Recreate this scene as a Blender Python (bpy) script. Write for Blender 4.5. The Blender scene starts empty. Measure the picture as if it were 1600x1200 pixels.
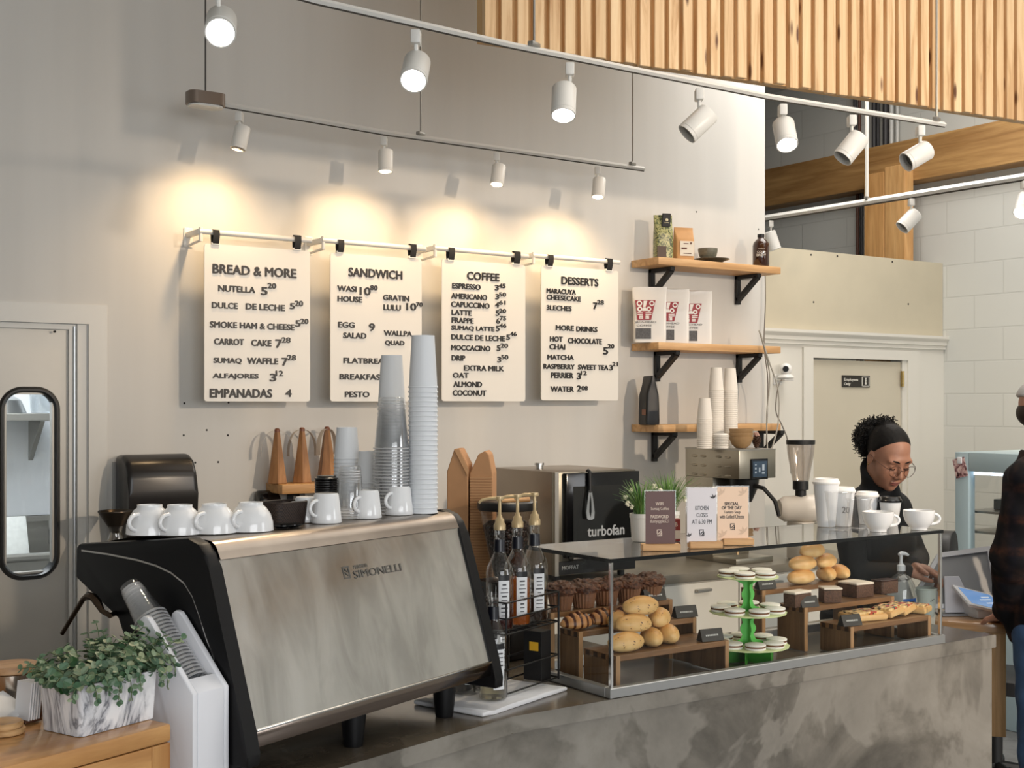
import bpy, bmesh, math, random
import numpy as np
from mathutils import Vector, Matrix, Euler

random.seed(7)
np.random.seed(7)
SC = bpy.context.scene
COL = SC.collection
R = math.radians
PI = math.pi

# ------------------------------------------------------------------ camera
CAM_Z = 1.72
F = 1978.0            # focal length in pixels of a 1600-wide frame
HORIZON = 632.0
YAW = R(34.3)
FW = (math.sin(YAW), math.cos(YAW))
RT = (math.cos(YAW), -math.sin(YAW))
cam_data = bpy.data.cameras.new('camera')
cam = bpy.data.objects.new('camera', cam_data)
COL.objects.link(cam)
cam.location = (0, 0, CAM_Z)
cam.rotation_euler = (R(90), 0, -YAW)
cam_data.sensor_width = 36
cam_data.sensor_fit = 'HORIZONTAL'
cam_data.lens = 36 * F / 1600
cam_data.shift_y = (HORIZON - 600) / 1600
cam_data.clip_start = 0.05
SC.camera = cam

# ------------------------------------------------------------------ world, daylight, exposure
SC.view_settings.view_transform = 'Standard'
SC.view_settings.look = 'None'
SC.view_settings.exposure = 0.0
SC.view_settings.gamma = 1.0
SC.view_settings.use_curve_mapping = False
SC.cycles.transparent_max_bounces = 64
SC.cycles.max_bounces = 10
SC.cycles.sample_clamp_indirect = 6

world = bpy.data.worlds.new('world')
SC.world = world
world.use_nodes = True
wb = world.node_tree.nodes['Background']
wb.inputs[0].default_value = (0.86, 0.92, 1.0, 1)
wb.inputs[1].default_value = 0.55

def area_light(name, loc, target, sx, sy, power, color=(1, 1, 1)):
    d = bpy.data.lights.new(name, 'AREA')
    d.shape = 'RECTANGLE'
    d.size, d.size_y, d.energy, d.color = sx, sy, power, color
    o = bpy.data.objects.new(name, d)
    COL.objects.link(o)
    o.location = loc
    v = Vector(target) - Vector(loc)
    o.rotation_euler = v.to_track_quat('-Z', 'Y').to_euler()
    return o

# daylight through the shop windows behind the camera, added fills at the right and rear, warm lamps of the tracks nearer the door
def spot_light(name, loc, target, power, color, angle, blend, radius):
    d = bpy.data.lights.new(name, 'SPOT')
    d.energy, d.color, d.spot_size, d.spot_blend, d.shadow_soft_size = power, color, R(angle), blend, radius
    o = bpy.data.objects.new(name, d); COL.objects.link(o); o.location = loc
    o.rotation_euler = (Vector(target) - Vector(loc)).to_track_quat('-Z', 'Y').to_euler()
    return o
area_light('window_daylight', (0.5, -6.2, 2.1), (2.2, 5.0, 1.5), 7.0, 3.0, 390, (0.96, 0.98, 1.0))
area_light('side_fill', (7.9, -3.2, 2.4), (3.0, 3.5, 1.2), 4.0, 2.6, 150, (0.97, 0.98, 1.0))  # added fill light for the right side, no known window
area_light('ceiling_lamps', (4.8, 2.2, 4.3), (4.8, 2.2, 0), 4.0, 4.0, 80, (1.0, 0.95, 0.88))
spot_light('front_track_lamp', (5.0, -3.2, 3.3), (3.9, 5.6, 1.45), 1150, (1.0, 0.80, 0.60), 42, 1.0, .11)
area_light('rear_fill', (6.4, 5.0, 4.32), (6.9, 5.2, 0), 1.6, 2.0, 75, (1.0, 0.96, 0.90))  # added fill that brightens the upper block wall and beam, no real fitting

# ------------------------------------------------------------------ pixel -> place helpers
def ray(u, v):
    a = (u - 800) / F
    return Vector((FW[0] + RT[0] * a, FW[1] + RT[1] * a, (HORIZON - v) / F))
CAMP = Vector((0, 0, CAM_Z))
def at_d(u, v, d): return CAMP + ray(u, v) * d
def at_y(u, v, y):
    k = ray(u, v); return CAMP + k * (y / k.y)
def at_x(u, v, x):
    k = ray(u, v); return CAMP + k * (x / k.x)
def at_z(u, v, z):
    k = ray(u, v); return CAMP + k * ((z - CAM_Z) / k.z)
def depth_of(p): return p[0] * FW[0] + p[1] * FW[1]

# ------------------------------------------------------------------ materials
_mats = {}
def srgb(r, g, b):
    f = lambda c: (c / 255 / 12.92) if c <= 10 else ((c / 255 + 0.055) / 1.055) ** 2.4
    return (f(r), f(g), f(b))

class NT:
    def __init__(s, name):
        s.m = bpy.data.materials.new(name); s.m.use_nodes = True
        s.t = s.m.node_tree; s.n = s.t.nodes; s.l = s.t.links
        s.b = s.n['Principled BSDF']; s.out = s.n['Material Output']
    def add(s, kind, **kw):
        n = s.n.new(kind)
        for k, v in kw.items(): setattr(n, k, v)
        return n
    def link(s, a, b): s.l.new(a, b)
    def coords(s, scale=(1, 1, 1), rot=(0, 0, 0), out='Object'):
        c = s.add('ShaderNodeTexCoord'); m = s.add('ShaderNodeMapping')
        m.inputs['Scale'].default_value = scale; m.inputs['Rotation'].default_value = rot
        s.link(c.outputs[out], m.inputs[0]); return m.outputs[0]
    def noise(s, vec, scale, detail=4, rough=.55, dist=0):
        n = s.add('ShaderNodeTexNoise'); s.link(vec, n.inputs['Vector'])
        n.inputs['Scale'].default_value = scale; n.inputs['Detail'].default_value = detail
        n.inputs['Roughness'].default_value = rough; n.inputs['Distortion'].default_value = dist
        return n.outputs['Fac']
    def ramp(s, fac, stops):
        r = s.add('ShaderNodeValToRGB'); s.link(fac, r.inputs[0])
        e = r.color_ramp.elements
        while len(e) < len(stops): e.new(0.5)
        for i, (p, c) in enumerate(stops):
            e[i].position = p; e[i].color = (*c, 1) if len(c) == 3 else c
        return r.outputs[0]
    def bump(s, h, strength=.2, dist=.01):
        b = s.add('ShaderNodeBump'); b.inputs['Strength'].default_value = strength
        b.inputs['Distance'].default_value = dist
        s.link(h, b.inputs['Height']); s.link(b.outputs[0], s.b.inputs['Normal'])
    def mix(s, fac, a, b, blend='MIX'):
        m = s.add('ShaderNodeMix', data_type='RGBA', blend_type=blend)
        for sock, v in ((m.inputs[0], fac), (m.inputs[6], a), (m.inputs[7], b)):
            if isinstance(v, (int, float)): sock.default_value = v
            elif isinstance(v, tuple): sock.default_value = (*v, 1) if len(v) == 3 else v
            else: s.link(v, sock)
        return m.outputs[2]

def P(name, rgb, rough=.5, metal=0.0, noise=None, bump=None, coat=0, spec=None, trans=0, emit=None, sheen=0):
    """plain principled material; rgb in 0-255 sRGB; noise=(scale, amount); bump=(scale, strength, distance)"""
    if name in _mats: return _mats[name]
    t = NT(name); c = srgb(*rgb)
    t.b.inputs['Base Color'].default_value = (*c, 1)
    t.b.inputs['Roughness'].default_value = rough
    t.b.inputs['Metallic'].default_value = metal
    if coat: t.b.inputs['Coat Weight'].default_value = coat; t.b.inputs['Coat Roughness'].default_value = .08
    if spec is not None: t.b.inputs['Specular IOR Level'].default_value = spec
    if trans: t.b.inputs['Transmission Weight'].default_value = trans
    if sheen: t.b.inputs['Sheen Weight'].default_value = sheen
    if emit:
        t.b.inputs['Emission Color'].default_value = (*srgb(*emit[0]), 1); t.b.inputs['Emission Strength'].default_value = emit[1]
    if noise:
        v = t.coords(); n = t.noise(v, noise[0])
        a = tuple(x * (1 - noise[1]) for x in c); b = tuple(min(1, x * (1 + noise[1])) for x in c)
        t.link(t.ramp(n, [(.3, a), (.7, b)]), t.b.inputs['Base Color'])
    if bump:
        v = t.coords(); t.bump(t.noise(v, bump[0], 5), bump[1], bump[2])
    _mats[name] = t.m
    return t.m

def wood(name, light, dark, scale=(1, 1, 1), rough=.5, knots=True, coat=0, axis='x', grain=1.0):
    """grain runs along the given local axis"""
    if name in _mats: return _mats[name]
    t = NT(name)
    sc = {'x': (1.2, 14, 14), 'y': (14, 1.2, 14), 'z': (14, 14, 1.2)}[axis]
    v = t.coords(tuple(a * b for a, b in zip(sc, scale)))
    n1 = t.noise(v, 1.6 * grain, 6, .62, .8); n2 = t.noise(v, 6.0 * grain, 3, .5, .2)
    L, D = srgb(*light), srgb(*dark)
    c1 = t.ramp(n1, [(.32, D), (.5, tuple((a + b) / 2 for a, b in zip(L, D))), (.66, L)])
    c2 = t.ramp(n2, [(.35, (.78, .74, .70)), (.6, (1, 1, 1))])
    c = t.mix(.65, c1, c2, 'MULTIPLY')
    if knots:
        kv = t.coords({'x': (3.2, 9, 9), 'y': (9, 3.2, 9), 'z': (9, 9, 3.2)}[axis])
        vo = t.add('ShaderNodeTexVoronoi'); t.link(kv, vo.inputs['Vector']); vo.inputs['Scale'].default_value = .55
        k = t.ramp(vo.outputs['Distance'], [(.045, (1, 1, 1)), (.10, (0, 0, 0))])
        c = t.mix(k, c, tuple(x * .35 for x in D))
    t.link(c, t.b.inputs['Base Color'])
    t.b.inputs['Roughness'].default_value = rough
    if coat: t.b.inputs['Coat Weight'].default_value = coat; t.b.inputs['Coat Roughness'].default_value = .12
    t.bump(n2, .12, .002)
    _mats[name] = t.m
    return t.m

def clear(name, tint=(1, 1, 1), lo=.04, hi=.5, rough=.02, blend=.25, haze=0):
    """thin clear plastic or pane: see-through with a fresnel gloss"""
    if name in _mats: return _mats[name]
    t = NT(name); t.n.remove(t.b)
    tr = t.add('ShaderNodeBsdfTransparent'); tr.inputs[0].default_value = (*tint, 1)
    gl = t.add('ShaderNodeBsdfGlossy'); gl.inputs['Roughness'].default_value = rough
    lw = t.add('ShaderNodeLayerWeight'); lw.inputs['Blend'].default_value = blend
    mr = t.add('ShaderNodeMapRange'); t.link(lw.outputs['Facing'], mr.inputs[0])
    mr.inputs[3].default_value = lo; mr.inputs[4].default_value = hi
    mx = t.add('ShaderNodeMixShader'); t.link(mr.outputs[0], mx.inputs[0])
    src = tr.outputs[0]
    if haze:
        df = t.add('ShaderNodeBsdfDiffuse'); df.inputs[0].default_value = (.9, .9, .9, 1)
        m0 = t.add('ShaderNodeMixShader'); m0.inputs[0].default_value = haze
        t.link(tr.outputs[0], m0.inputs[1]); t.link(df.outputs[0], m0.inputs[2]); src = m0.outputs[0]
    t.link(src, mx.inputs[1]); t.link(gl.outputs[0], mx.inputs[2])
    t.link(mx.outputs[0], t.out.inputs[0])
    _mats[name] = t.m
    return t.m

def emitter(name, rgb, strength):
    if name in _mats: return _mats[name]
    t = NT(name); t.n.remove(t.b)
    e = t.add('ShaderNodeEmission'); e.inputs[0].default_value = (*srgb(*rgb), 1); e.inputs[1].default_value = strength
    t.link(e.outputs[0], t.out.inputs[0]); _mats[name] = t.m
    return t.m

# ------------------------------------------------------------------ mesh builder
def frame(x, y, z, o=(0, 0, 0)):
    m = Matrix((x, y, z)).transposed().to_4x4(); m.translation = Vector(o); return m
def align(p0, p1):
    d = Vector(p1) - Vector(p0)
    return Matrix.Translation((Vector(p0) + Vector(p1)) / 2) @ d.to_track_quat('Z', 'Y').to_matrix().to_4x4(), d.length

class B:
    def __init__(s): s.bm = bmesh.new()
    def _bev(s, vs, off, seg):
        es = {e for v in vs for e in v.link_edges}
        bmesh.ops.bevel(s.bm, geom=list(es), offset=off, segments=seg, profile=.5, affect='EDGES', clamp_overlap=True)
    def box(s, c, sz, rot=None, bev=0, seg=2):
        m = Matrix.Translation(c)
        if rot is not None: m = m @ (rot if isinstance(rot, Matrix) else Euler(rot).to_matrix().to_4x4())
        r = bmesh.ops.create_cube(s.bm, size=1, matrix=m @ Matrix.Diagonal((*sz, 1)))
        if bev: s._bev(r['verts'], bev, seg)
        return s
    def box2(s, a, b, bev=0, seg=2):
        a, b = Vector(a), Vector(b)
        return s.box((a + b) / 2, tuple(abs(x) for x in (b - a)), None, bev, seg)
    def cyl(s, p0, p1, r0, r1=None, seg=20, caps=True):
        m, L = align(p0, p1)
        bmesh.ops.create_cone(s.bm, cap_ends=caps, segments=seg, radius1=r0, radius2=r0 if r1 is None else r1, depth=L, matrix=m)
        return s
    def sph(s, c, r, seg=16, rings=10, rot=None):
        sz = (r, r, r) if isinstance(r, (int, float)) else r
        m = Matrix.Translation(c)
        if rot is not None: m = m @ Euler(rot).to_matrix().to_4x4()
        bmesh.ops.create_uvsphere(s.bm, u_segments=seg, v_segments=rings, radius=1, matrix=m @ Matrix.Diagonal((*sz, 1)))
        return s
    def ico(s, c, sz, sub=2, rot=None):
        sz = (sz, sz, sz) if isinstance(sz, (int, float)) else sz
        m = Matrix.Translation(c)
        if rot is not None: m = m @ Euler(rot).to_matrix().to_4x4()
        return bmesh.ops.create_icosphere(s.bm, subdivisions=sub, radius=1, matrix=m @ Matrix.Diagonal((*sz, 1)))['verts']
    def lathe(s, prof, c=(0, 0, 0), seg=28, m=None, a0=0, a1=2 * PI):
        M = Matrix.Translation(c) if m is None else m
        full = abs(a1 - a0 - 2 * PI) < 1e-6
        rows = []
        for r, z in prof:
            if r < 1e-6: rows.append([s.bm.verts.new(M @ Vector((0, 0, z)))])
            else:
                n = seg if full else seg + 1
                rows.append([s.bm.verts.new(M @ Vector((r * math.cos(a0 + (a1 - a0) * k / seg), r * math.sin(a0 + (a1 - a0) * k / seg), z))) for k in range(n)])
        for a, b in zip(rows, rows[1:]):
            for k in range(seg):
                k2 = (k + 1) % seg if full else k + 1
                try:
                    if len(a) == 1 and len(b) == 1: continue
                    if len(a) == 1: s.bm.faces.new((a[0], b[k2], b[k]))
                    elif len(b) == 1: s.bm.faces.new((a[k], a[k2], b[0]))
                    else: s.bm.faces.new((a[k], a[k2], b[k2], b[k]))
                except ValueError: pass
        return s
    def prism(s, poly, h0, h1, m=None, bev=0, seg=2):
        """polygon in local xy extruded from z=h0 to h1"""
        M = m or Matrix.Identity(4)
        lo = [s.bm.verts.new(M @ Vector((x, y, h0))) for x, y in poly]
        hi = [s.bm.verts.new(M @ Vector((x, y, h1))) for x, y in poly]
        n = len(poly)
        s.bm.faces.new(lo[::-1]); s.bm.faces.new(hi)
        for k in range(n): s.bm.faces.new((lo[k], lo[(k + 1) % n], hi[(k + 1) % n], hi[k]))
        if bev: s._bev(lo + hi, bev, seg)
        return s
    def tube(s, pts, r, seg=8, closed=False, caps=True, flat=None):
        pts = [Vector(p) for p in pts]; n = len(pts)
        rs = r if isinstance(r, (list, tuple)) else [r] * n
        up = None; rings = []
        for i, p in enumerate(pts):
            a = pts[i - 1] if (i or closed) else p
            b = pts[(i + 1) % n] if (i < n - 1 or closed) else p
            t = (b - a).normalized()
            if up is None:
                up = t.orthogonal().normalized() if flat is None else Vector(flat)
            up = (up - t * up.dot(t))
            up = up.normalized() if up.length > 1e-6 else t.orthogonal().normalized()
            sd = t.cross(up)
            rings.append([s.bm.verts.new(p + (up * math.cos(2 * PI * k / seg) + sd * math.sin(2 * PI * k / seg)) * rs[i]) for k in range(seg)])
        m = n if closed else n - 1
        for i in range(m):
            a, b = rings[i], rings[(i + 1) % n]
            for k in range(seg): s.bm.faces.new((a[k], a[(k + 1) % seg], b[(k + 1) % seg], b[k]))
        if caps and not closed:
            s.bm.faces.new(rings[0][::-1]); s.bm.faces.new(rings[-1])
        return s
    def ribbon(s, pts, wdir, w, th=.001):
        """thin bent strip: centreline pts, width along wdir (vector or list), real thickness th"""
        pts = [Vector(p) for p in pts]; n = len(pts); rows = []
        for i, p in enumerate(pts):
            t = (pts[min(i + 1, n - 1)] - pts[max(i - 1, 0)]).normalized()
            wd = Vector(wdir[i] if isinstance(wdir, list) else wdir).normalized()
            nn = t.cross(wd).normalized() * th / 2
            ww = (w[i] if isinstance(w, list) else w) / 2
            rows.append([s.bm.verts.new(q) for q in (p - wd * ww - nn, p + wd * ww - nn, p + wd * ww + nn, p - wd * ww + nn)])
        for a, b in zip(rows, rows[1:]):
            for k in range(4): s.bm.faces.new((a[k], a[(k + 1) % 4], b[(k + 1) % 4], b[k]))
        s.bm.faces.new(rows[0][::-1]); s.bm.faces.new(rows[-1])
        return s
    def quads(s, grid):
        rows = [[s.bm.verts.new(p) for p in r] for r in grid]
        for a, b in zip(rows, rows[1:]):
            for k in range(len(a) - 1): s.bm.faces.new((a[k], a[k + 1], b[k + 1], b[k]))
        return s
    def text(s, body, o, xd, yd, h, w=None, th=.0015, bold=0.02, align='L', thin=False):
        """lettering on a plane: o = left/centre of the line's mid height, xd/yd unit vectors, h = glyph height"""
        cu = bpy.data.curves.new('t', 'FONT'); cu.body = body; cu.resolution_u = 3
        ob = bpy.data.objects.new('t', cu)
        me = bpy.data.meshes.new_from_object(ob)
        bpy.data.objects.remove(ob); bpy.data.curves.remove(cu)
        n = len(me.vertices)
        if n == 0: return s
        co = np.empty(n * 3); me.vertices.foreach_get('co', co); co = co.reshape(-1, 3)
        x0, x1, y0, y1 = co[:, 0].min(), co[:, 0].max(), co[:, 1].min(), co[:, 1].max()
        sy = h / (y1 - y0); sx = sy if w is None else w / (x1 - x0)
        xd, yd, o = Vector(xd), Vector(yd), Vector(o); nz = xd.cross(yd)
        W = (x1 - x0) * sx; ofs = {'L': 0, 'C': -W / 2, 'R': -W}[align]
        V = [o + xd * ((c[0] - x0) * sx + ofs) + yd * ((c[1] - y0) * sy - h / 2) + nz * th for c in co]
        fs = []
        # a heavier weight is the same outline struck again beside itself
        strikes = [(0, 0)] if bold <= 0 else [(0, 0), (bold, 0), (-bold, 0), (0, bold * .8), (0, -bold * .8)]
        for lay, (dx, dy) in enumerate(strikes):
            vs = [s.bm.verts.new(p + xd * dx * h * 1.1 + yd * dy * h * 1.1 + nz * .00008 * lay) for p in V]
            for p in me.polygons:
                try: fs.append(s.bm.faces.new([vs[i] for i in p.vertices]))
                except ValueError: pass
        bpy.data.meshes.remove(me)
        ret = bmesh.ops.extrude_face_region(s.bm, geom=fs)
        nv = [g for g in ret['geom'] if isinstance(g, bmesh.types.BMVert)]
        bmesh.ops.translate(s.bm, vec=nz * (-th * .98), verts=nv)
        return s
    def jitter(s, amt, scale=20, seed=0):
        from mathutils import noise as nz
        for v in s.bm.verts:
            v.co += nz.noise_vector(v.co * scale + Vector((seed, seed * 1.7, 0))) * amt
        return s
    def obj(s, name, mat, parent=None, smooth=35, loc=None, rz=None, mats=None):
        me = bpy.data.meshes.new(name)
        bmesh.ops.recalc_face_normals(s.bm, faces=s.bm.faces[:])
        s.bm.to_mesh(me); s.bm.free()
        for m in (mats or [mat]): me.materials.append(m)
        if smooth:
            me.polygons.foreach_set('use_smooth', [True] * len(me.polygons))
            me.set_sharp_from_angle(angle=R(smooth))
        o = bpy.data.objects.new(name, me); COL.objects.link(o)
        if parent is not None: o.parent = parent
        if loc is not None: o.location = loc
        if rz is not None: o.rotation_euler = (0, 0, rz)
        return o

def tag(o, label, cat, group=None, kind=None):
    if label: o['label'] = label
    if cat: o['category'] = cat
    if group: o['group'] = group
    if kind: o['kind'] = kind
    return o
def thing(name, label, cat, loc=(0, 0, 0), rz=0, group=None, rot=None):
    o = bpy.data.objects.new(name, None); COL.objects.link(o); o.empty_display_size = .05
    o.location = loc; o.rotation_euler = rot if rot is not None else (0, 0, rz)
    return tag(o, label, cat, group)
def struct(o, label=None):
    o['kind'] = 'structure'
    if label: o['label'] = label
    return o
CH = {}
def kids(o): return [c for c in bpy.data.objects if c.parent == o]
def dup(root, loc=None, rz=None, label=None, group=None, rot=None, scale=None):
    def cp(o, par):
        c = o.copy(); COL.objects.link(c)
        if par is not None: c.parent = par
        for ch in o.children: cp(ch, c)
        return c
    c = cp(root, None)
    if loc is not None: c.location = loc
    if rz is not None: c.rotation_euler = (0, 0, rz)
    if rot is not None: c.rotation_euler = rot
    if scale is not None: c.scale = (scale,) * 3 if isinstance(scale, (int, float)) else scale
    if label: c['label'] = label
    if group: c['group'] = group
    return c
def rounded(w, h, r, n=6, cx=0, cy=0):
    pts = []
    for (sx, sy, a) in ((1, 1, 0), (-1, 1, 90), (-1, -1, 180), (1, -1, 270)):
        for k in range(n + 1):
            t = R(a + 90 * k / n)
            pts.append((cx + sx * (w / 2 - r) + r * math.cos(t), cy + sy * (h / 2 - r) + r * math.sin(t)))
    return pts
def arc(cx, cy, r, a0, a1, n=8):
    return [(cx + r * math.cos(R(a0 + (a1 - a0) * k / n)), cy + r * math.sin(R(a0 + (a1 - a0) * k / n))) for k in range(n + 1)]
X_, Y_, Z_ = Vector((1, 0, 0)), Vector((0, 1, 0)), Vector((0, 0, 1))
# ================================================================== SETTING
YW, YD, XR = 5.65, 6.0, 8.0
CEIL = 4.4
CT = 0.92            # concrete counter top height

def paint_mat(name, rgb, streak=.06, rough=.75):
    t = NT(name); c = srgb(*rgb)
    v = t.coords((3.0, 3.0, .18)); n = t.noise(v, 2.0, 3)
    v2 = t.coords(); n2 = t.noise(v2, 60, 3)
    t.link(t.ramp(n, [(.3, tuple(x * (1 - streak) for x in c)), (.7, c)]), t.b.inputs['Base Color'])
    t.b.inputs['Roughness'].default_value = rough
    t.bump(n2, .06, .002)
    _mats[name] = t.m
    return t.m
M_wall = paint_mat('wall_paint', (208, 206, 201))
M_white = P('white_trim_paint', (222, 218, 208), .5)
M_ceil = P('ceiling_paint', (215, 213, 208), .8)
M_darkwall = P('far_wall_paint', (150, 155, 156), .8)

def block_wall():
    t = NT('painted_block'); c = srgb(206, 206, 200)
    tc = t.add('ShaderNodeTexCoord'); sp = t.add('ShaderNodeSeparateXYZ'); cb = t.add('ShaderNodeCombineXYZ')
    t.link(tc.outputs['Object'], sp.inputs[0]); t.link(sp.outputs[1], cb.inputs[0])
    ad = t.add('ShaderNodeMath', operation='ADD'); ad.inputs[1].default_value = .239 * 20 - 2.036
    t.link(sp.outputs[2], ad.inputs[0]); t.link(ad.outputs[0], cb.inputs[1])
    br = t.add('ShaderNodeTexBrick'); t.link(cb.outputs[0], br.inputs['Vector'])
    br.inputs['Scale'].default_value = 1; br.inputs['Mortar Size'].default_value = .006
    br.inputs['Brick Width'].default_value = .478; br.inputs['Row Height'].default_value = .239
    br.inputs['Mortar Smooth'].default_value = .4
    br.inputs['Color1'].default_value = (*c, 1); br.inputs['Color2'].default_value = (*[x * .97 for x in c], 1)
    br.inputs['Mortar'].default_value = (*[x * .9 for x in c], 1)
    t.link(br.outputs['Color'], t.b.inputs['Base Color']); t.b.inputs['Roughness'].default_value = .7
    iv = t.add('ShaderNodeMath', operation='SUBTRACT'); iv.inputs[0].default_value = 1
    t.link(br.outputs['Fac'], iv.inputs[1]); t.bump(iv.outputs[0], .4, .004)
    return t.m
M_block = block_wall()

def concrete(name, base, dark, light, rough=.55, coat=0.0, sc=1.0):
    t = NT(name); b, d, l = srgb(*base), srgb(*dark), srgb(*light)
    v = t.coords((1, 1, 1))
    n1 = t.noise(v, 2.2 * sc, 6, .6, .6); n2 = t.noise(v, 9 * sc, 5, .65, .3); n3 = t.noise(v, 45 * sc, 3)
    c = t.ramp(n1, [(.34, d), (.5, b), (.66, l)])
    c2 = t.ramp(n2, [(.36, (.72, .71, .69)), (.52, (1, 1, 1)), (.64, (1, 1, 1)), (.72, (1.0, .99, .97))])
    c = t.mix(.8, c, c2, 'MULTIPLY')
    vo = t.noise(v, 1.6 * sc, 5, .6, .5)
    veil = t.ramp(vo, [(.5, (0, 0, 0)), (.53, (.6, .6, .6)), (.7, (.1, .1, .1))])
    c = t.mix(veil, c, l)
    t.link(c, t.b.inputs['Base Color']); t.b.inputs['Roughness'].default_value = rough
    if coat: t.b.inputs['Coat Weight'].default_value = coat; t.b.inputs['Coat Roughness'].default_value = .15
    t.bump(n3, .12, .003)
    return t.m
M_conc = concrete('concrete_front', (120, 115, 106), (90, 86, 79), (148, 143, 134))
M_conctop = concrete('polished_concrete', (94, 84, 71), (70, 62, 52), (116, 106, 91), .24, .4)
M_floor = concrete('floor_concrete', (128, 128, 128), (108, 108, 108), (142, 142, 142), .45)

# floor, ceiling, shell walls
struct(B().box2((-4, -6.5, -.1), (XR, 9.6, 0)).obj('floor', M_floor, smooth=0))
struct(B().box2((-4, -6.5, CEIL), (XR, 9.6, CEIL + .1)).obj('ceiling', M_ceil, smooth=0))
struct(B().box2((XR, -6.5, 0), (XR + .15, 9.6, CEIL)).obj('wall_right', M_block, smooth=0), 'white painted concrete block wall at right')
struct(B().box2((-4.15, -6.5, 0), (-4, 9.6, CEIL)).obj('wall_left', M_wall, smooth=0))
struct(B().box2((-4, -6.65, 0), (XR, -6.5, CEIL)).obj('wall_front', M_wall, smooth=0))
struct(B().box2((-4, 9.6, 0), (XR, 9.75, CEIL)).obj('wall_far', M_darkwall, smooth=0))

XE = at_y(1195, 300, YW).x                 # end of the menu wall
DXR = at_y(148, 500, YW).x                 # door opening, right side
DXL = DXR - 0.86
DTOP = at_y(50, 500, YW).z
g = B()
g.box2((-4, YW, 0), (DXL, YW + .12, CEIL)); g.box2((DXL, YW, DTOP), (DXR, YW + .12, CEIL)); g.box2((DXR, YW, 0), (XE, YW + .12, CEIL))
struct(g.obj('wall_back', M_wall, smooth=0), 'tall white wall behind the counter with the menu boards')
# small screw holes left in the wall
g = B()
for u, v in ((288, 630), (287, 680), (323, 672), (357, 629), (356, 680), (305, 723), (341, 722), (86, 518), (1088, 331), (1185, 358)):
    p = at_y(u, v, YW); g.cyl((p.x, YW - .001, p.z), (p.x, YW + .01, p.z), .005, seg=8)
struct(g.obj('trim_1', P('dark_hole', (40, 38, 36), .9), smooth=0), 'small dark screw holes left in the white wall')

# --- swing door at the far left
M_steel_door = P('brushed_door_steel', (178, 175, 168), .42, .35, noise=(3, .04))
M_frame_met = P('door_frame_steel', (196, 200, 202), .3, .75)
M_rubber = P('black_rubber', (14, 14, 15), .32)
M_glass = clear('window_glass', (.97, .98, .98), .03, .35)
lr = at_y(127, 500, YW).x
wl, wr = at_y(-3, 700, YW + .03).x, at_y(94, 700, YW + .03).x
wt, wbz = at_y(46, 604, YW + .03).z, at_y(46, 906, YW + .03).z
wcx, wcz, ww, wh = (wl + wr) / 2, (wt + wbz) / 2, wr - wl, wt - wbz
dr = thing('door_1', None, None, (0, 0, 0)); struct(dr, 'grey steel swing door with tall rounded window at far left')
g = B(); y0, y1 = YW + .03, YW + .07; i = .034
hl, hr_, hb, ht = wl + i, wr - i, wbz + i, wt - i
g.box2((DXL + .02, y0, .01), (hl, y1, DTOP - .02)); g.box2((hr_, y0, .01), (lr, y1, DTOP - .02))
g.box2((hl, y0, .01), (hr_, y1, hb)); g.box2((hl, y0, ht), (hr_, y1, DTOP - .02))
g.obj('door_leaf', M_steel_door, dr, 0)
g = B(); mfr = frame(X_, Z_, -Y_, (wcx, y0, wcz))
o_, i_ = rounded(ww, wh, .10, 8), rounded(ww - .052, wh - .052, .075, 8)
for a, b in ((-.035, .012),):
    mid = rounded(ww - .02, wh - .02, .09, 8); mi = rounded(ww - .036, wh - .036, .082, 8)
    loops = [[g.bm.verts.new(mfr @ Vector((x, y, z))) for x, y in pts] for pts, z in ((o_, 0.0), (mid, .014), (mi, .014), (i_, 0.0), (i_, -.05), (o_, -.05))]
    n = len(o_)
    for k in range(6):
        A, Bq = loops[k], loops[(k + 1) % 6]
        for q in range(n): g.bm.faces.new((A[q], A[(q + 1) % n], Bq[(q + 1) % n], Bq[q]))
g.obj('window_gasket', M_rubber, dr, 50)
B().prism(rounded(ww - .05, wh - .05, .075, 8), -.022, -.016, mfr).obj('window_pane', M_glass, dr, 0)
g = B()
fr = at_y(166, 500, YW).x; ftop = at_y(100, 475, YW).z
g.box2((DXR - .03, YW - .015, 0), (fr, YW + .03, ftop)); g.box2((DXL - .06, YW - .015, DTOP - .01), (DXR - .03, YW + .03, ftop))
g.box2((DXR - .075, YW + .0, 0), (DXR - .03, YW + .02, DTOP - .01)); g.box2((DXL - .06, YW - .015, 0), (DXL + .02, YW + .03, DTOP - .01))
g.box2((DXR - .108, YW + .012, 0), (DXR - .075, YW + .1, DTOP - .01)); g.box2((DXL, YW + .01, DTOP - .035), (DXR - .06, YW + .1, DTOP - .005))
struct(g.obj('trim_2', P('door_casing', (196, 195, 190), .45, .15), smooth=0), 'steel door casing around the swing door')
B().cyl((DXR - .085, YW + .006, .02), (DXR - .085, YW + .006, DTOP - .02), .006, seg=10).obj('edge_strip', M_frame_met, dr)

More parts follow.
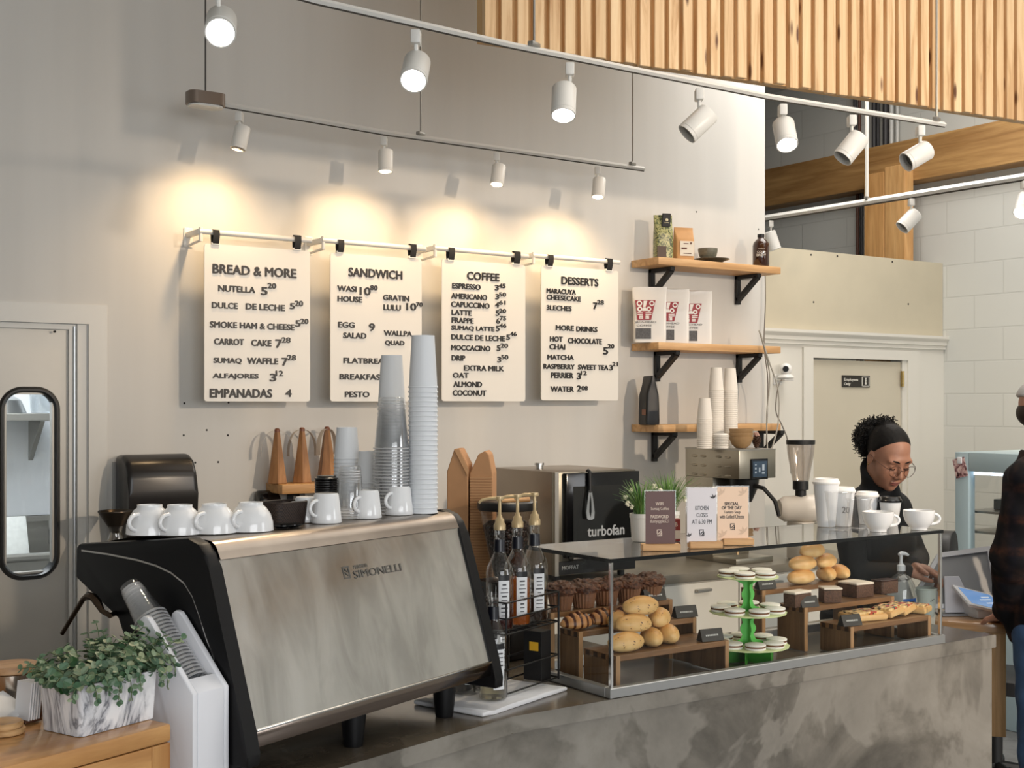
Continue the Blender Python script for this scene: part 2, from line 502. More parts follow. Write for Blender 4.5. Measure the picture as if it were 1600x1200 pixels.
# --- kitchen seen through the door window
M_kw = P('kitchen_white_panel', (226, 229, 232), .35)
KY = 7.3
struct(B().box2((-1.0, KY, 0), (3.3, KY + .1, 2.7)).obj('wall_kitchen', M_kw, smooth=0), 'white kitchen wall seen through the door window')
struct(B().box2((-1.1, YW + .12, 0), (-1, KY + .1, 2.7)).obj('wall_kitchen_left', M_kw, smooth=0))
struct(B().box2((3.3, YW + .12, 0), (3.4, KY + .1, 2.7)).obj('wall_kitchen_right', M_kw, smooth=0))
struct(B().box2((-1.1, YW + .12, 2.71), (3.4, KY + .1, 2.78)).obj('ceiling_kitchen', M_kw, smooth=0))
kd = bpy.data.lights.new('kitchen_ceiling_lamp', 'AREA'); kd.energy = 55; kd.size = 1.2; kd.color = (.93, .97, 1)
ko = bpy.data.objects.new('kitchen_ceiling_lamp', kd); COL.objects.link(ko); ko.location = (1.0, 6.5, 2.65)
M_ss = P('stainless', (190, 190, 188), .28, 1.0, noise=(4, .08))
M_ss_d = P('stainless_dull', (168, 166, 160), .4, .9)
sz = at_y(40, 646, KY - .3).z; sr = at_y(80, 650, KY - .3).x
t = thing('kitchen_shelf', 'stainless wall shelf behind the swing door window', 'shelf', (0, 0, 0))
B().box2((sr - 1.6, KY - .3, sz - .04), (sr, KY - .001, sz), .004).obj('shelf_board', M_ss_d, t, 0)
bx = at_y(55, 700, KY - .1).x
B().prism([(0, 0), (.26, 0), (0, -.22)], -.012, .012, frame(-Y_, Z_, X_, (bx, KY - .001, sz - .042))).obj('bracket', M_ss_d, t, 0)
p = at_y(8, 645, KY - .15)
g = B().lathe([(0, .10), (.05, .10), (.10, .07), (.13, .0), (.125, .002), (.09, .06), (.0, .09)], (p.x - .02, KY - .15, sz + .001))
tag(g.obj('metal_bowl', M_ss, None), 'upturned steel bowl on the kitchen shelf behind the window', 'bowl')
p = at_y(55, 645, KY - .12)
g = B().lathe([(0, .002), (.07, .002), (.075, .02), (.08, .13), (.083, .135), (.083, .145), (0, .147)], (p.x + .045, KY - .15, sz))
tag(g.obj('food_container', clear('milky_plastic', (.82, .85, .87), .15, .5, .2), None), 'clear round food container on the kitchen shelf', 'container')
sk = thing('kitchen_sink', 'stainless kitchen sink below the shelf seen through the window', 'sink', (0, 0, 0))
kz = at_y(50, 870, KY - .62).z
g = B(); g.box2((.0, KY - .66, kz - .02), (2.6, KY - .61, kz + .02), .012); g.box2((.0, KY - .64, 0), (2.6, KY - .62, kz)); g.box2((0, KY - .62, kz - .3), (2.6, KY - .02, kz - .27)); g.box2((0, KY - .05, kz - .3), (2.6, KY - .02, kz + .16)); g.box2((0, KY - .07, kz + .13), (2.6, KY - .01, kz + .16))
g.obj('basin', M_ss_d, sk, 0)
p = at_y(80, 835, KY - .05)
B().tube([(p.x, KY - .05, p.z - .05), (p.x, KY - .05, p.z + .05), (p.x - .01, KY - .09, p.z + .075), (p.x - .02, KY - .15, p.z + .04)], .016, 10).obj('faucet', M_ss, sk)
p0, p1 = at_y(4, 866, KY - .35), at_y(49, 820, KY - .35)
tag(B().box(((p0.x + p1.x) / 2, KY - .3, (p0.z + p1.z) / 2 - .06), (p1.x - p0.x, .02, .36), (R(-18), 0, R(4)), .004).obj('cutting_board', P('white_board', (222, 224, 220), .5, noise=(30, .08)), None), 'white cutting board leaning in the kitchen sink', 'cutting board')

# --- partition with the employees door
M_beige = P('door_beige', (203, 194, 174), .55, noise=(2, .03))
M_ply = P('unpainted_panel', (196, 186, 163), .7, noise=(2.5, .05))
d0, d1 = at_y(1268, 600, YD).x, at_y(1409, 600, YD).x
dz = at_y(1340, 561, YD).z
zt0, zt1 = at_y(1300, 540, YD).z, at_y(1300, 518, YD).z
zp = 2.775
px1 = at_y(1474, 500, YD).x
g = B()
g.box2((XE - .4, YD, 0), (d0, YD + .1, zt0)); g.box2((d0, YD, dz), (d1, YD + .1, zt0)); g.box2((d1, YD, 0), (XR, YD + .1, zt0))
g.box2((XE - .4, YD + .03, zt0), (XR, YD + .1, zp - .01))
struct(g.obj('wall_partition', M_white, smooth=0), 'white partition wall with the employees door')
struct(B().box2((XE - .4, YD + .005, zt1), (px1, YD + .03, zp)).obj('trim_3', M_ply, smooth=0), 'bare beige plywood panel above the door trim')
g = B()
for u, v in ((1268, 398), (1309, 400), (1395, 409), (1272, 472), (1420, 475)):
    p = at_y(u, v, YD); g.cyl((p.x, YD + .003, p.z), (p.x, YD + .01, p.z), .007, seg=8)
struct(g.obj('trim_4', _mats['dark_hole'], smooth=0), 'screw heads in the plywood panel')
g = B(); H = zt1 - zt0
prof = [(0, 0), (.018, 0), (.018, .25 * H), (.03, .3 * H), (.03, .55 * H), (.045, .72 * H), (.05, .8 * H), (.05, H), (0, H)]
g.prism(prof, XE - .4, px1 + .02, frame(-Y_, Z_, -X_, (0, YD, zt0)) if False else Matrix(((0, 0, 1, 0), (-1, 0, 0, YD), (0, 1, 0, zt0), (0, 0, 0, 1))))
struct(g.obj('trim_5', M_white, smooth=0), 'white moulded trim across the top of the employees door wall')
g = B(); c0, c1 = at_y(1253, 600, YD).x, at_y(1434, 600, YD).x
g.box2((c0, YD - .018, 0), (d0, YD, dz + .07)); g.box2((d1 + .05, YD - .018, 0), (c1, YD, dz + .07)); g.box2((d0, YD - .018, dz), (d1 + .05, YD, dz + .07))
g.box2((d1, YD - .004, 0), (d1 + .05, YD + .05, dz))
struct(g.obj('trim_6', M_white, smooth=0), 'white casing around the employees door')
dr2 = thing('door_2', None, None); struct(dr2, 'beige door with a black employees only sign')
B().box2((d0, YD + .012, .01), (d1, YD + .05, dz - .012)).obj('door_leaf', M_beige, dr2, 0)
hz0, hz1 = at_y(1408, 604, YD).z, at_y(1408, 580, YD).z
B().cyl((d1 - .004, YD - .01, hz0), (d1 - .004, YD - .01, hz1), .013, seg=12).obj('hinge', P('brass', (168, 146, 96), .3, 1), dr2)
sg = thing('door_sign', 'black employees only sign on the beige door', 'sign')
s0, s1 = at_y(1317, 605, YD), at_y(1360, 587, YD)
B().box2((s0.x, YD + .004, s0.z), (s1.x, YD + .012, s1.z), .002).obj('sign_plate', P('sign_black', (38, 34, 30), .4), sg, 0)
g = B(); w = s1.x - s0.x; h = s1.z - s0.z
g.text('Employees', (s0.x + w * .06, YD + .004, s0.z + h * .62), X_, Z_, h * .28, w * .5)
g.text('Only', (s0.x + w * .06, YD + .004, s0.z + h * .25), X_, Z_, h * .28, w * .22)
for a, b in (((.70, .1), (.97, .14)), ((.70, .86), (.97, .9)), ((.70, .1), (.72, .9)), ((.95, .1), (.97, .9))):
    g.box2((s0.x + w * a[0], YD + .002, s0.z + h * a[1]), (s0.x + w * b[0], YD + .005, s0.z + h * b[1]))
g.sph((s0.x + w * .845, YD + .003, s0.z + h * .74), (w * .025, .001, h * .07)); g.box((s0.x + w * .84, YD + .003, s0.z + h * .45), (w * .05, .002, h * .4), (0, R(8), 0)); g.box((s0.x + w * .86, YD + .003, s0.z + h * .42), (w * .02, .002, h * .3), (0, R(-14), 0))
g.obj('sign_lettering', P('sign_white', (226, 222, 212), .5), sg, 0)

# --- timber beam, post and conduits at the right wall
M_beam = wood('beam_timber', (186, 146, 92), (146, 106, 60), (.5, .5, .5), .55, True, axis='y')
M_post = wood('post_timber', (222, 172, 112), (184, 130, 72), (.5, .5, .5), .5, True, axis='z')
bt, bb = at_x(1195, 266, 7.84).z, at_x(1195, 324, 7.84).z
tag(B().box2((7.82, -3, bb), (XR - .001, 9.59, bt), .006).obj('timber_beam', M_beam, smooth=0), 'long timber beam running along the right block wall', 'beam')
py0, py1 = at_x(1350, 330, 7.72).y, at_x(1414, 330, 7.72).y
tp = thing('timber_post', 'pale timber post standing under the beam beside the door partition', 'post')
ptop = at_x(1380, 268, 7.72).z
B().box2((7.72, (py0 + py1) / 2 + .002, 0), (7.819, py0, ptop), .006).obj('post_plank', M_post, tp, 0)
B().box2((7.72, py1, 0), (7.819, (py0 + py1) / 2 - .002, ptop + .03), .006).obj('post_plank', wood('post_timber_pale', (228, 184, 126), (194, 142, 84), (.5, .5, .5), .5, True, axis='z'), tp, 0)
cdk, cwh, cbr = P('conduit_dark', (52, 50, 52), .5), P('conduit_white', (206, 206, 202), .5), P('conduit_brown', (92, 58, 44), .5)
for u, m, rr, nm in ((1336, cdk, .014, 'dark'), (1343, cbr, .012, 'brown'), (1366, cdk, .02, 'dark'), (1372, cdk, .012, 'dark'), (1384, cdk, .024, 'dark'), (1393, cwh, .016, 'white'), (1402, cwh, .012, 'white')):
    y = at_x(u, 200, 7.95).y
    lab = {'dark': 'dark vertical conduit on the block wall above the timber beam', 'brown': 'brown vertical conduit beside a dark one above the timber beam', 'white': 'white vertical conduit on the block wall above the timber beam'}[nm]
    tag(B().cyl((7.95, y, bt + .002), (7.95, y, CEIL - .001), rr, seg=10).obj('conduit', m), lab, 'pipe', 'conduits above the beam')
for u, m in ((1340, cbr), (1346, cdk)):
    y = at_x(u, 330, 7.95).y
    tag(B().cyl((7.95, y, 2.0), (7.95, y, bb - .002), .013, seg=10).obj('conduit', m), ('brown' if m is cbr else 'dark') + ' vertical conduit beside the timber post under the beam', 'pipe', 'conduits beside the post')

# --- slatted wooden bulkhead hanging from the ceiling
def slat_mat():
    t = NT('slat_pine'); v = t.coords((16, 16, 1.1))
    n1 = t.noise(v, 1.5, 6, .6, .9); L, D = srgb(222, 188, 144), srgb(190, 148, 100)
    c = t.ramp(n1, [(.32, D), (.52, L), (.7, srgb(230, 202, 160))])
    gm = t.add('ShaderNodeNewGeometry')
    rv = t.ramp(gm.outputs['Random Per Island'], [(0, (.86, .83, .78)), (1, (1, 1, 1))])
    c = t.mix(1, c, rv, 'MULTIPLY')
    kv = t.coords((15, 15, 3.6)); vo = t.add('ShaderNodeTexVoronoi'); t.link(kv, vo.inputs['Vector']); vo.inputs['Scale'].default_value = 1.0
    c = t.mix(t.ramp(vo.outputs['Distance'], [(.08, (1, 1, 1)), (.17, (0, 0, 0))]), c, srgb(96, 58, 30))
    t.link(c, t.b.inputs['Base Color']); t.b.inputs['Roughness'].default_value = .5
    return t.m
M_slat = slat_mat()
ZB = 3.0
P1, P2 = at_z(760, 65, ZB), at_z(1660, 198.5, ZB)
dv = (P2 - P1); L = dv.length; ang = math.atan2(dv.y, dv.x)
bk = thing('slatted_bulkhead', 'pale pine slatted bulkhead hanging over the counter at top right', 'wood panel', (P1.x, P1.y, ZB), ang)
B().box2((0, .035, .01), (L, .075, CEIL - ZB - .002)).obj('backing_panel', P('backing_board', (206, 166, 114), .6), bk, 0)
g = B(); pitch = .0655; k = 0; x = 0
while x < L - .05:
    g.box2((x, .012, random.uniform(0, .012)), (x + .045, .036, CEIL - ZB - .002), .002, 1); x += pitch
g.obj('slats', M_slat, bk, 0)

# --- concrete counter
LA = R(16.3)
Ld = Vector((math.cos(LA), math.sin(LA), 0)); Ln = Vector((-math.sin(LA), math.cos(LA), 0))
Bp = Vector((1.83, 2.685, 0)); Ap = Bp - Ld * 1.03
CR = 3.87
YBK = 3.24
poly = [(Ap.x, Ap.y), (Bp.x, Bp.y), (CR, Bp.y), (CR, YBK), (2.62, YBK), (2.62, 3.56), (1.25, 3.56), ((Ap + Ln * .95).x, (Ap + Ln * .95).y)]
inset = [(Ap.x + .01, Ap.y + .012), (Bp.x, Bp.y + .01), (CR - .01, Bp.y + .01), (CR - .01, YBK - .03), (2.6, YBK - .03), (2.6, 3.53), (1.26, 3.53), ((Ap + Ln * .93).x + .01, (Ap + Ln * .93).y)]
ct = thing('concrete_counter', 'long bent concrete service counter with polished top', 'counter', (0, 0, 0))
o = B().prism(poly, CT - .045, CT, None, .004, 2).obj('counter_top', None, ct, 30, mats=[M_conctop, M_conc])
for p in o.data.polygons:
    if p.normal.z < .7: p.material_index = 1
B().prism(inset, 0, CT - .046, None, .003, 1).obj('counter_front', M_conc, ct, 30)

# --- back worktop along the menu wall
WT, WYF = 0.87, 4.76
wk = thing('back_worktop', 'back worktop with grey slab and white cabinet fronts along the menu wall', 'counter', (0, 0, 0))
B().box2((2.6, WYF, WT - .045), (XE - .05, YW - .002, WT), .004).obj('slab', P('grey_slab', (122, 116, 104), .35, noise=(6, .15)), wk, 30)
B().box2((2.62, WYF + .03, .1), (XE - .07, YW - .002, WT - .046)).obj('cabinet_body', P('cabinet_white', (222, 220, 212), .45), wk, 0)
B().box2((2.64, WYF + .08, 0), (XE - .09, YW - .01, .1)).obj('plinth', P('plinth_dark', (50, 48, 46), .6), wk, 0)
for k in range(6):
    x = 2.63 + k * .515
    d_ = B().box2((x, WYF + .012, .11), (x + .505, WYF + .029, WT - .055), .002, 1).obj('cabinet_door', _mats['cabinet_white'], wk, 0)
    B().box2((x + .2, WYF - .012, WT - .1), (x + .3, WYF + .011, WT - .085), .003).obj('handle', M_ss_d, d_, 0)
# ================================================================== TRACK LIGHTING
M_trk = P('track_white', (222, 221, 216), .35)
M_wire = P('hanging_wire', (150, 148, 142), .35, .6)
M_lens_off = P('lamp_inner', (120, 118, 112), .3, .4)
M_lit = emitter('lamp_lens_lit', (255, 244, 224), 22)
M_dim = emitter('lamp_lens_warm', (255, 236, 205), 5)

def rail(name, label, pts, r=.017, wires=(), clampm=None):
    t = thing(name, label, 'track rail', pts[0])
    o = Vector(pts[0]); q = [Vector(p) - o for p in pts]
    B().tube(q, r * 1.25, 4, flat=(0, 0, 1)).obj('rail', M_trk, t, 0)
    g = B()
    g.tube([p - Vector((0, 0, r * .95)) for p in q], r * .42, 4, flat=(0, 0, 1))
    g.obj('conductor_slot', P('slot_dark', (70, 66, 60), .5), t, 0)
    for w, m, rr in wires:
        w = Vector(w) - o
        b = B().cyl(w + Vector((0, 0, r)), (w.x, w.y, CEIL - .001 - o.z), rr, seg=8).obj('hanging_wire', m, t)
        B().box((w.x, w.y, w.z + r + .008), (.05, .022, .016), (0, 0, .4), .003).obj('clamp', M_wire, b, 30)
    return t
def on_rail(u, pts, z=None):
    """place on a rail right above image column u"""
    best = None
    for a, b in zip(pts, pts[1:]):
        a, b = Vector(a), Vector(b)
        for k in range(41):
            p = a.lerp(b, k / 40); d = depth_of(p); uu = 800 + F * (p.x * RT[0] + p.y * RT[1]) / d
            if best is None or abs(uu - u) < best[0]: best = (abs(uu - u), p)
    return best[1]
def head(rp, dx, dy, tow, label, group, lit=None, L=.115, r=.04, drop=.10, side=0):
    """spot head under rail point rp; its axis as seen: dx right, dy down, tow towards the viewer"""
    ax = (Vector((RT[0], RT[1], 0)) * dx - Z_ * dy - Vector((FW[0], FW[1], 0)) * tow).normalized()
    t = thing('track_spotlight', label, 'track light', (rp.x, rp.y, rp.z - .022), 0, group)
    B().box((0, 0, -.022), (.03, .05, .042), (0, 0, R(-35)), .004).obj('adapter', M_trk, t, 30)
    c = Vector((0, 0, -drop)) + Vector((RT[0], RT[1], 0)) * side
    B().tube([(0, 0, -.04), (0, 0, -.06), c * .7 + Vector((0, 0, -.012)), c - ax * .02], .007, 8).obj('stem', M_trk, t)
    m = align(c - ax * L * .35, c + ax * L * .65)[0]
    g = B(); h = L / 2
    g.lathe([(0, -h), (r * .9, -h), (r, -h + .006), (r, h * .72), (r * 1.02, h * .73), (r * 1.02, h * .76), (r, h * .77), (r, h), (r * .9, h), (r * .86, h - .018)], m=m, seg=24)
    g.obj('lamp_housing', M_trk, t)
    g = B(); g.lathe([(0, h - .012 if lit else h - .03), (r * .86, h - .014 if lit else h - .03)], m=m, seg=24)
    g.obj('lens', M_lit if lit == 'hot' else (M_dim if lit else M_lens_off), t, 0)
    return t, c + ax * L * .65 + Vector(t.location), ax

# rail along the menu wall
YT = 5.31
wp = [at_y(347, 163, YT), at_y(600, 207, YT), at_y(1006, 264, YT)]
rail('track_rail', 'thin white track rail hung along the wall above the menu boards', wp, .011,
     [(on_rail(657, wp), M_wire, .004), (on_rail(990, wp), M_wire, .004)])
cp = at_y(321, 157, YT)
t = thing('track_feed_box', 'rounded brown and white feed box at the left end of the wall track', 'ceiling fitting', (cp.x, cp.y, cp.z))
B().prism(rounded(.165, .10, .035, 5), -.022, .03, None, 0).obj('box_rim', P('feed_brown', (122, 108, 96), .4, .3), t, 40)
B().prism(rounded(.15, .085, .03, 5), -.032, -.0225, None, .006).obj('box_base', M_trk, t, 40)
B().cyl((0, 0, .03), (0, 0, CEIL - cp.z - .001), .004, seg=8).obj('hanging_wire', P('wire_dark', (70, 66, 62), .5), t)
WHL = {378: 'leftmost of the four spots on the wall track, nearest the brown feed box', 606: 'white track spot pointing straight down above the sandwich board',
       778: 'white track spot over the coffee board with its lens just showing', 927: 'rightmost white spot on the wall track, above the desserts board'}
for u, dx, dy, tow, lit in ((372, -.18, 1, .15, None), (605, 0.0, 1, .12, 'dim'), (781, -.12, 1, .25, 'dim'), (929, -.1, 1, .2, 'dim')):
    key = min(WHL, key=lambda k: abs(k - u))
    t, lp, ax = head(on_rail(u, wp), dx, dy, tow, WHL[key], 'spots on the wall track', lit, L=.105, r=.035, drop=.098, side=.008)
    ld = bpy.data.lights.new('wall_spot', 'SPOT'); ld.energy = 17; ld.color = (1, .68, .36); ld.spot_size = R(120); ld.spot_blend = 1.0; ld.shadow_soft_size = .03
    lo = bpy.data.objects.new('wall_spot', ld); COL.objects.link(lo); lo.location = lp - Vector((0, 0, .012))
    lo.rotation_euler = Vector((-.06, .75, -1)).to_track_quat('-Z', 'Y').to_euler()

# main rail crossing over the counter
ZT = 2.9
mp = [at_z(300, -52, ZT), at_z(492, 1, ZT), at_z(650, 37, ZT), at_z(800, 71, ZT), at_z(1200, 151, ZT), at_z(1476, 195, ZT)]
rail('track_rail', 'long white track rail crossing in front of the slatted bulkhead', mp, .0095,
     [(on_rail(836, mp), M_wire, .004), (on_rail(1462, mp), M_wire, .005)])
for u, dx, dy, tow, lit, lab in (
        (343, .15, .55, .8, 'hot', 'bright spotlight nearest the upper left corner of the photo'),
        (650, -.05, .7, .7, 'hot', 'bright spotlight left of the slatted bulkhead, over the sandwich board'),
        (889, -.05, 1, .45, 'hot', 'lit spotlight tilted slightly under the left end of the slatted bulkhead'),
        (1089, -.75, .72, .1, None, 'unlit white spotlight tilted left, just left of the wall end'),
        (1221, .02, .85, .55, 'hot', 'bright spotlight just right of the white wall end'),
        (1331, -.62, .75, .12, None, 'unlit white spotlight, second from the right end of the main rail'),
        (1441, -.85, .5, .2, None, 'unlit white spotlight at the right end of the main rail')):
    sd = {889: -.02, 650: 0, 1441: 0}.get(u, .008)
    t, lp, ax = head(on_rail(u, mp), dx, dy, tow, lab, 'spots on the main track rail', lit, L=.118, r=.042, drop=.115 if u != 1221 else .1, side=sd)
    if lit:
        ld = bpy.data.lights.new('track_spot', 'SPOT'); ld.energy = 30; ld.color = (1, .80, .56); ld.spot_size = R(80); ld.spot_blend = .9; ld.shadow_soft_size = .04
        lo = bpy.data.objects.new('track_spot', ld); COL.objects.link(lo); lo.location = lp + ax * .012
        lo.rotation_euler = ax.to_track_quat('-Z', 'Y').to_euler()

# rail parallel to the block wall
rp = [at_z(1196, 341, 2.95), at_z(1590, 278, 2.95), at_z(1680, 263, 2.95)]
rail('track_rail', 'white track rail running along the block wall at right', rp, .017, [(on_rail(1357, rp), M_trk, .011)])
for u, dx, dy, tow, lit, lab in ((1427, -.7, .7, .1, None, 'white spotlight pointing left in front of the timber post'),
                                 (1601, -.4, .8, .5, 'hot', 'lit spotlight cut by the right edge of the photo'),
                                 (1204, .3, .9, 0, None, 'white spotlight half hidden behind the end of the menu wall')):
    t, lp, ax = head(on_rail(u, rp), dx, dy, tow, lab, 'spots on the right track rail', lit, L=.125, r=.045, drop=.115)
    if lit:
        ld = bpy.data.lights.new('track_spot', 'SPOT'); ld.energy = 70; ld.color = (1, .84, .62); ld.spot_size = R(95); ld.spot_blend = .9; ld.shadow_soft_size = .04
        lo = bpy.data.objects.new('track_spot', ld); COL.objects.link(lo); lo.location = lp + ax * .012
        lo.rotation_euler = Vector((.75, .25, -.75)).to_track_quat('-Z', 'Y').to_euler()

# ================================================================== MENU BOARDS
YB = 5.48
M_board = P('board_white', (224, 221, 214), .38)
M_letter = P('letter_black', (18, 16, 16), .45)
M_rod = P('rod_white', (226, 224, 218), .35)
M_strap = P('strap_black', (16, 15, 15), .6)
def z3(x, y): return at_y(280 + x / 2.2857, 340 + y / 2.2857, YB)
PXM = 2.2857
def menu_board(nm, rect, rod, straps, lines, nudge):
    (xl, yt, xr, yb) = rect
    a = z3(xl, yt); b = z3(xr, yb); zt = a.z
    o = Vector((a.x, YB, b.z))
    t = thing('menu_board', nm, 'menu board', o)
    w, h = b.x - a.x, zt - b.z
    B().prism(rounded(w, h, .012, 4, w / 2, h / 2), 0, .006, frame(X_, Z_, -Y_, (0, .006, 0))).obj('panel', M_board, t, 0)
    for sx0, sx1, sy0, sy1 in straps:
        p0, p1 = z3(sx0, sy0), z3(sx1, sy1)
        zt_, zb_ = p0.z - o.z, p1.z - o.z
        B().ribbon([((p0.x + p1.x) / 2 - o.x, y, z) for y, z in ((-.006, zb_), (-.018, zt_ - .03), (-.016, zt_), (.006, zt_ + .004), (.017, zt_ - .01), (.016, zt_ - .035), (.010, zb_))], X_, p1.x - p0.x, .002).obj('strap', M_strap, t, 40)
        B().box(((p0.x + p1.x) / 2 - o.x, .001, zb_ + .004), ((p1.x - p0.x) * 1.25, .018, .012), None, .002).obj('clip', P('clip_white', (235, 235, 232), .3), t, 0)
    for s, x0, x1, y, hh, *_ in lines:
        p0, p1 = z3(x0, y), z3(x1, y)
        k = depth_of(p0) / F / PXM
        g = B(); g.text(s, (p0.x - o.x, -.0002, p0.z - o.z), X_, Z_, hh * k * .86, (p1.x - p0.x), .004, .042)
        g.obj('menu_lettering', M_letter, t, 0)
    # hanging rail: rod with its wall bracket at the left end
    r0, r1 = z3(rod[0], rod[1]), z3(rod[2], rod[3])
    rt = thing('hanging_rail', nm.split(' menu')[0].replace('white ', 'white rod and bracket carrying the ') + ' board', 'rail', (r0.x, YB + .003, r0.z))
    B().cyl((0, 0, 0), (r1.x - r0.x, 0, r1.z - r0.z), .0125, seg=14).obj('rod', M_rod, rt)
    g = B(); d = YW - YB - .004
    g.box2((-.012, d - .006, -.055), (.03, d, .035), .003); g.box2((-.004, .0, -.012), (.02, d, .012), .003)
    g.cyl((.008, 0, -.045), (.008, 0, .018), .009, seg=10); g.tube([(.008, .0, -.04), (.008, d * .6, -.045), (.008, d, -.05)], .006, 6)
    g.obj('bracket', M_rod, rt, 30)
def price(a, ax0, ax1, ay, ah, b, bx0, bx1, by, bh): return [(a, ax0, ax1, ay, ah), (b, bx0, bx1, by, bh)]
L1 = [('BREAD & MORE', 120, 417, 182, 38), ('NUTELLA', 140, 270, 252, 25), ('5', 292, 314, 262, 32), ('20', 316, 345, 243, 22),
      ('DULCE', 117, 208, 312, 24), ('DE LECHE', 238, 376, 317, 25), ('5', 395, 412, 316, 24), ('20', 413, 441, 306, 22),
      ('SMOKE HAM & CHEESE', 110, 410, 381, 25), ('5', 415, 432, 378, 26), ('20', 433, 460, 370, 21),
      ('CARROT', 125, 230, 442, 25), ('CAKE', 258, 328, 447, 26), ('7', 344, 366, 450, 34), ('28', 366, 396, 437, 22),
      ('SUMAQ', 123, 222, 511, 25), ('WAFFLE', 243, 352, 511, 25), ('7', 367, 386, 515, 32), ('28', 386, 416, 500, 22),
      ('ALFAJORES', 120, 282, 567, 25), ('3', 324, 345, 571, 31), ('12', 345, 370, 556, 22), ('EMPANADAS', 110, 330, 627, 36), ('4', 379, 400, 627, 30)]
L2 = [('SANDWICH', 605, 795, 194, 35), ('WASI', 565, 632, 252, 23), ('10', 645, 682, 262, 32), ('80', 682, 707, 250, 20), ('HOUSE', 566, 652, 289, 23),
      ('GRATIN', 728, 820, 285, 22), ('LULU', 730, 790, 320, 23), ('10', 811, 845, 318, 29), ('70', 846, 868, 310, 18), ('EGG', 568, 625, 382, 23), ('9', 678, 697, 391, 31),
      ('SALAD', 586, 667, 420, 23), ('WALLPA', 731, 830, 412, 21), ('QUAD', 735, 803, 448, 22), ('FLATBREAD', 587, 752, 510, 22), ('BREAKFAST', 573, 735, 568, 23), ('PESTO', 592, 678, 631, 23)]
L3 = [('COFFEE', 1028, 1142, 207, 32), ('ESPRESSO', 975, 1075, 243, 22), ('3', 1127, 1140, 250, 22), ('45', 1141, 1164, 243, 18),
      ('AMERICANO', 971, 1098, 279, 22), ('3', 1129, 1141, 282, 22), ('50', 1142, 1166, 274, 17), ('CAPUCCINO', 971, 1107, 309, 22), ('4', 1128, 1141, 311, 22), ('61', 1142, 1164, 303, 17),
      ('LATTE', 973, 1043, 338, 21), ('5', 1130, 1142, 341, 22), ('20', 1142, 1166, 333, 17), ('FRAPPE', 973, 1050, 366, 21), ('6', 1132, 1144, 369, 22), ('75', 1145, 1166, 359, 17),
      ('SUMAQ LATTE', 972, 1124, 394, 21), ('5', 1131, 1143, 396, 22), ('46', 1143, 1167, 385, 17), ('DULCE DE LECHE', 972, 1162, 426, 22), ('5', 1168, 1180, 427, 21), ('46', 1181, 1204, 415, 17),
      ('MOCCACINO', 971, 1110, 464, 22), ('5', 1134, 1146, 466, 23), ('20', 1147, 1173, 457, 18), ('DRIP', 973, 1020, 501, 22), ('3', 1136, 1148, 507, 23), ('50', 1150, 1174, 498, 18),
      ('EXTRA MILK', 1017, 1158, 537, 21), ('OAT', 977, 1032, 563, 21), ('ALMOND', 979, 1080, 595, 22), ('COCONUT', 977, 1095, 626, 23)]
L4 = [('DESSERTS', 1365, 1495, 224, 31), ('MARACUYA', 1312, 1415, 261, 20), ('CHEESECAKE', 1312, 1433, 284, 20), ('3LECHES', 1312, 1400, 321, 20), ('7', 1478, 1492, 315, 27), ('28', 1493, 1515, 302, 18),
      ('MORE', 1345, 1408, 393, 21), ('DRINKS', 1418, 1492, 397, 21), ('HOT', 1324, 1368, 433, 21), ('CHOCOLATE', 1388, 1508, 439, 22), ('CHAI', 1322, 1377, 461, 22), ('5', 1514, 1530, 476, 29), ('20', 1530, 1552, 459, 18),
      ('MATCHA', 1315, 1408, 498, 20), ('RASPBERRY', 1301, 1411, 531, 20), ('SWEET TEA', 1424, 1531, 534, 20), ('3', 1536, 1547, 536, 21), ('21', 1547, 1565, 523, 16),
      ('PERRIER', 1328, 1406, 563, 22), ('3', 1420, 1433, 566, 26), ('12', 1434, 1454, 555, 17), ('WATER', 1326, 1408, 612, 22), ('2', 1420, 1434, 610, 24), ('08', 1436, 1458, 609, 17)]
menu_board('white bread and more menu board with black letters, leftmost of the four', (90, 92, 467, 657), (72, 48, 472, 82), ((117, 140, 45, 97), (409, 431, 65, 117)), L1, 0)
menu_board('white sandwich menu board with black letters, half hidden by the tall cups', (540, 125, 866, 657), (510, 80, 880, 112), ((564, 584, 80, 127), (822, 842, 96, 145)), L2, 0)
menu_board('white coffee menu board with black letters, third from left', (938, 148, 1236, 656), (910, 108, 1246, 138), ((959, 979, 108, 154), (1192, 1213, 122, 168)), L3, 0)
menu_board('white desserts menu board with black letters, nearest the shelves', (1293, 170, 1568, 653), (1262, 135, 1572, 160), ((1313, 1331, 134, 176), (1524, 1542, 147, 191)), L4, 0)

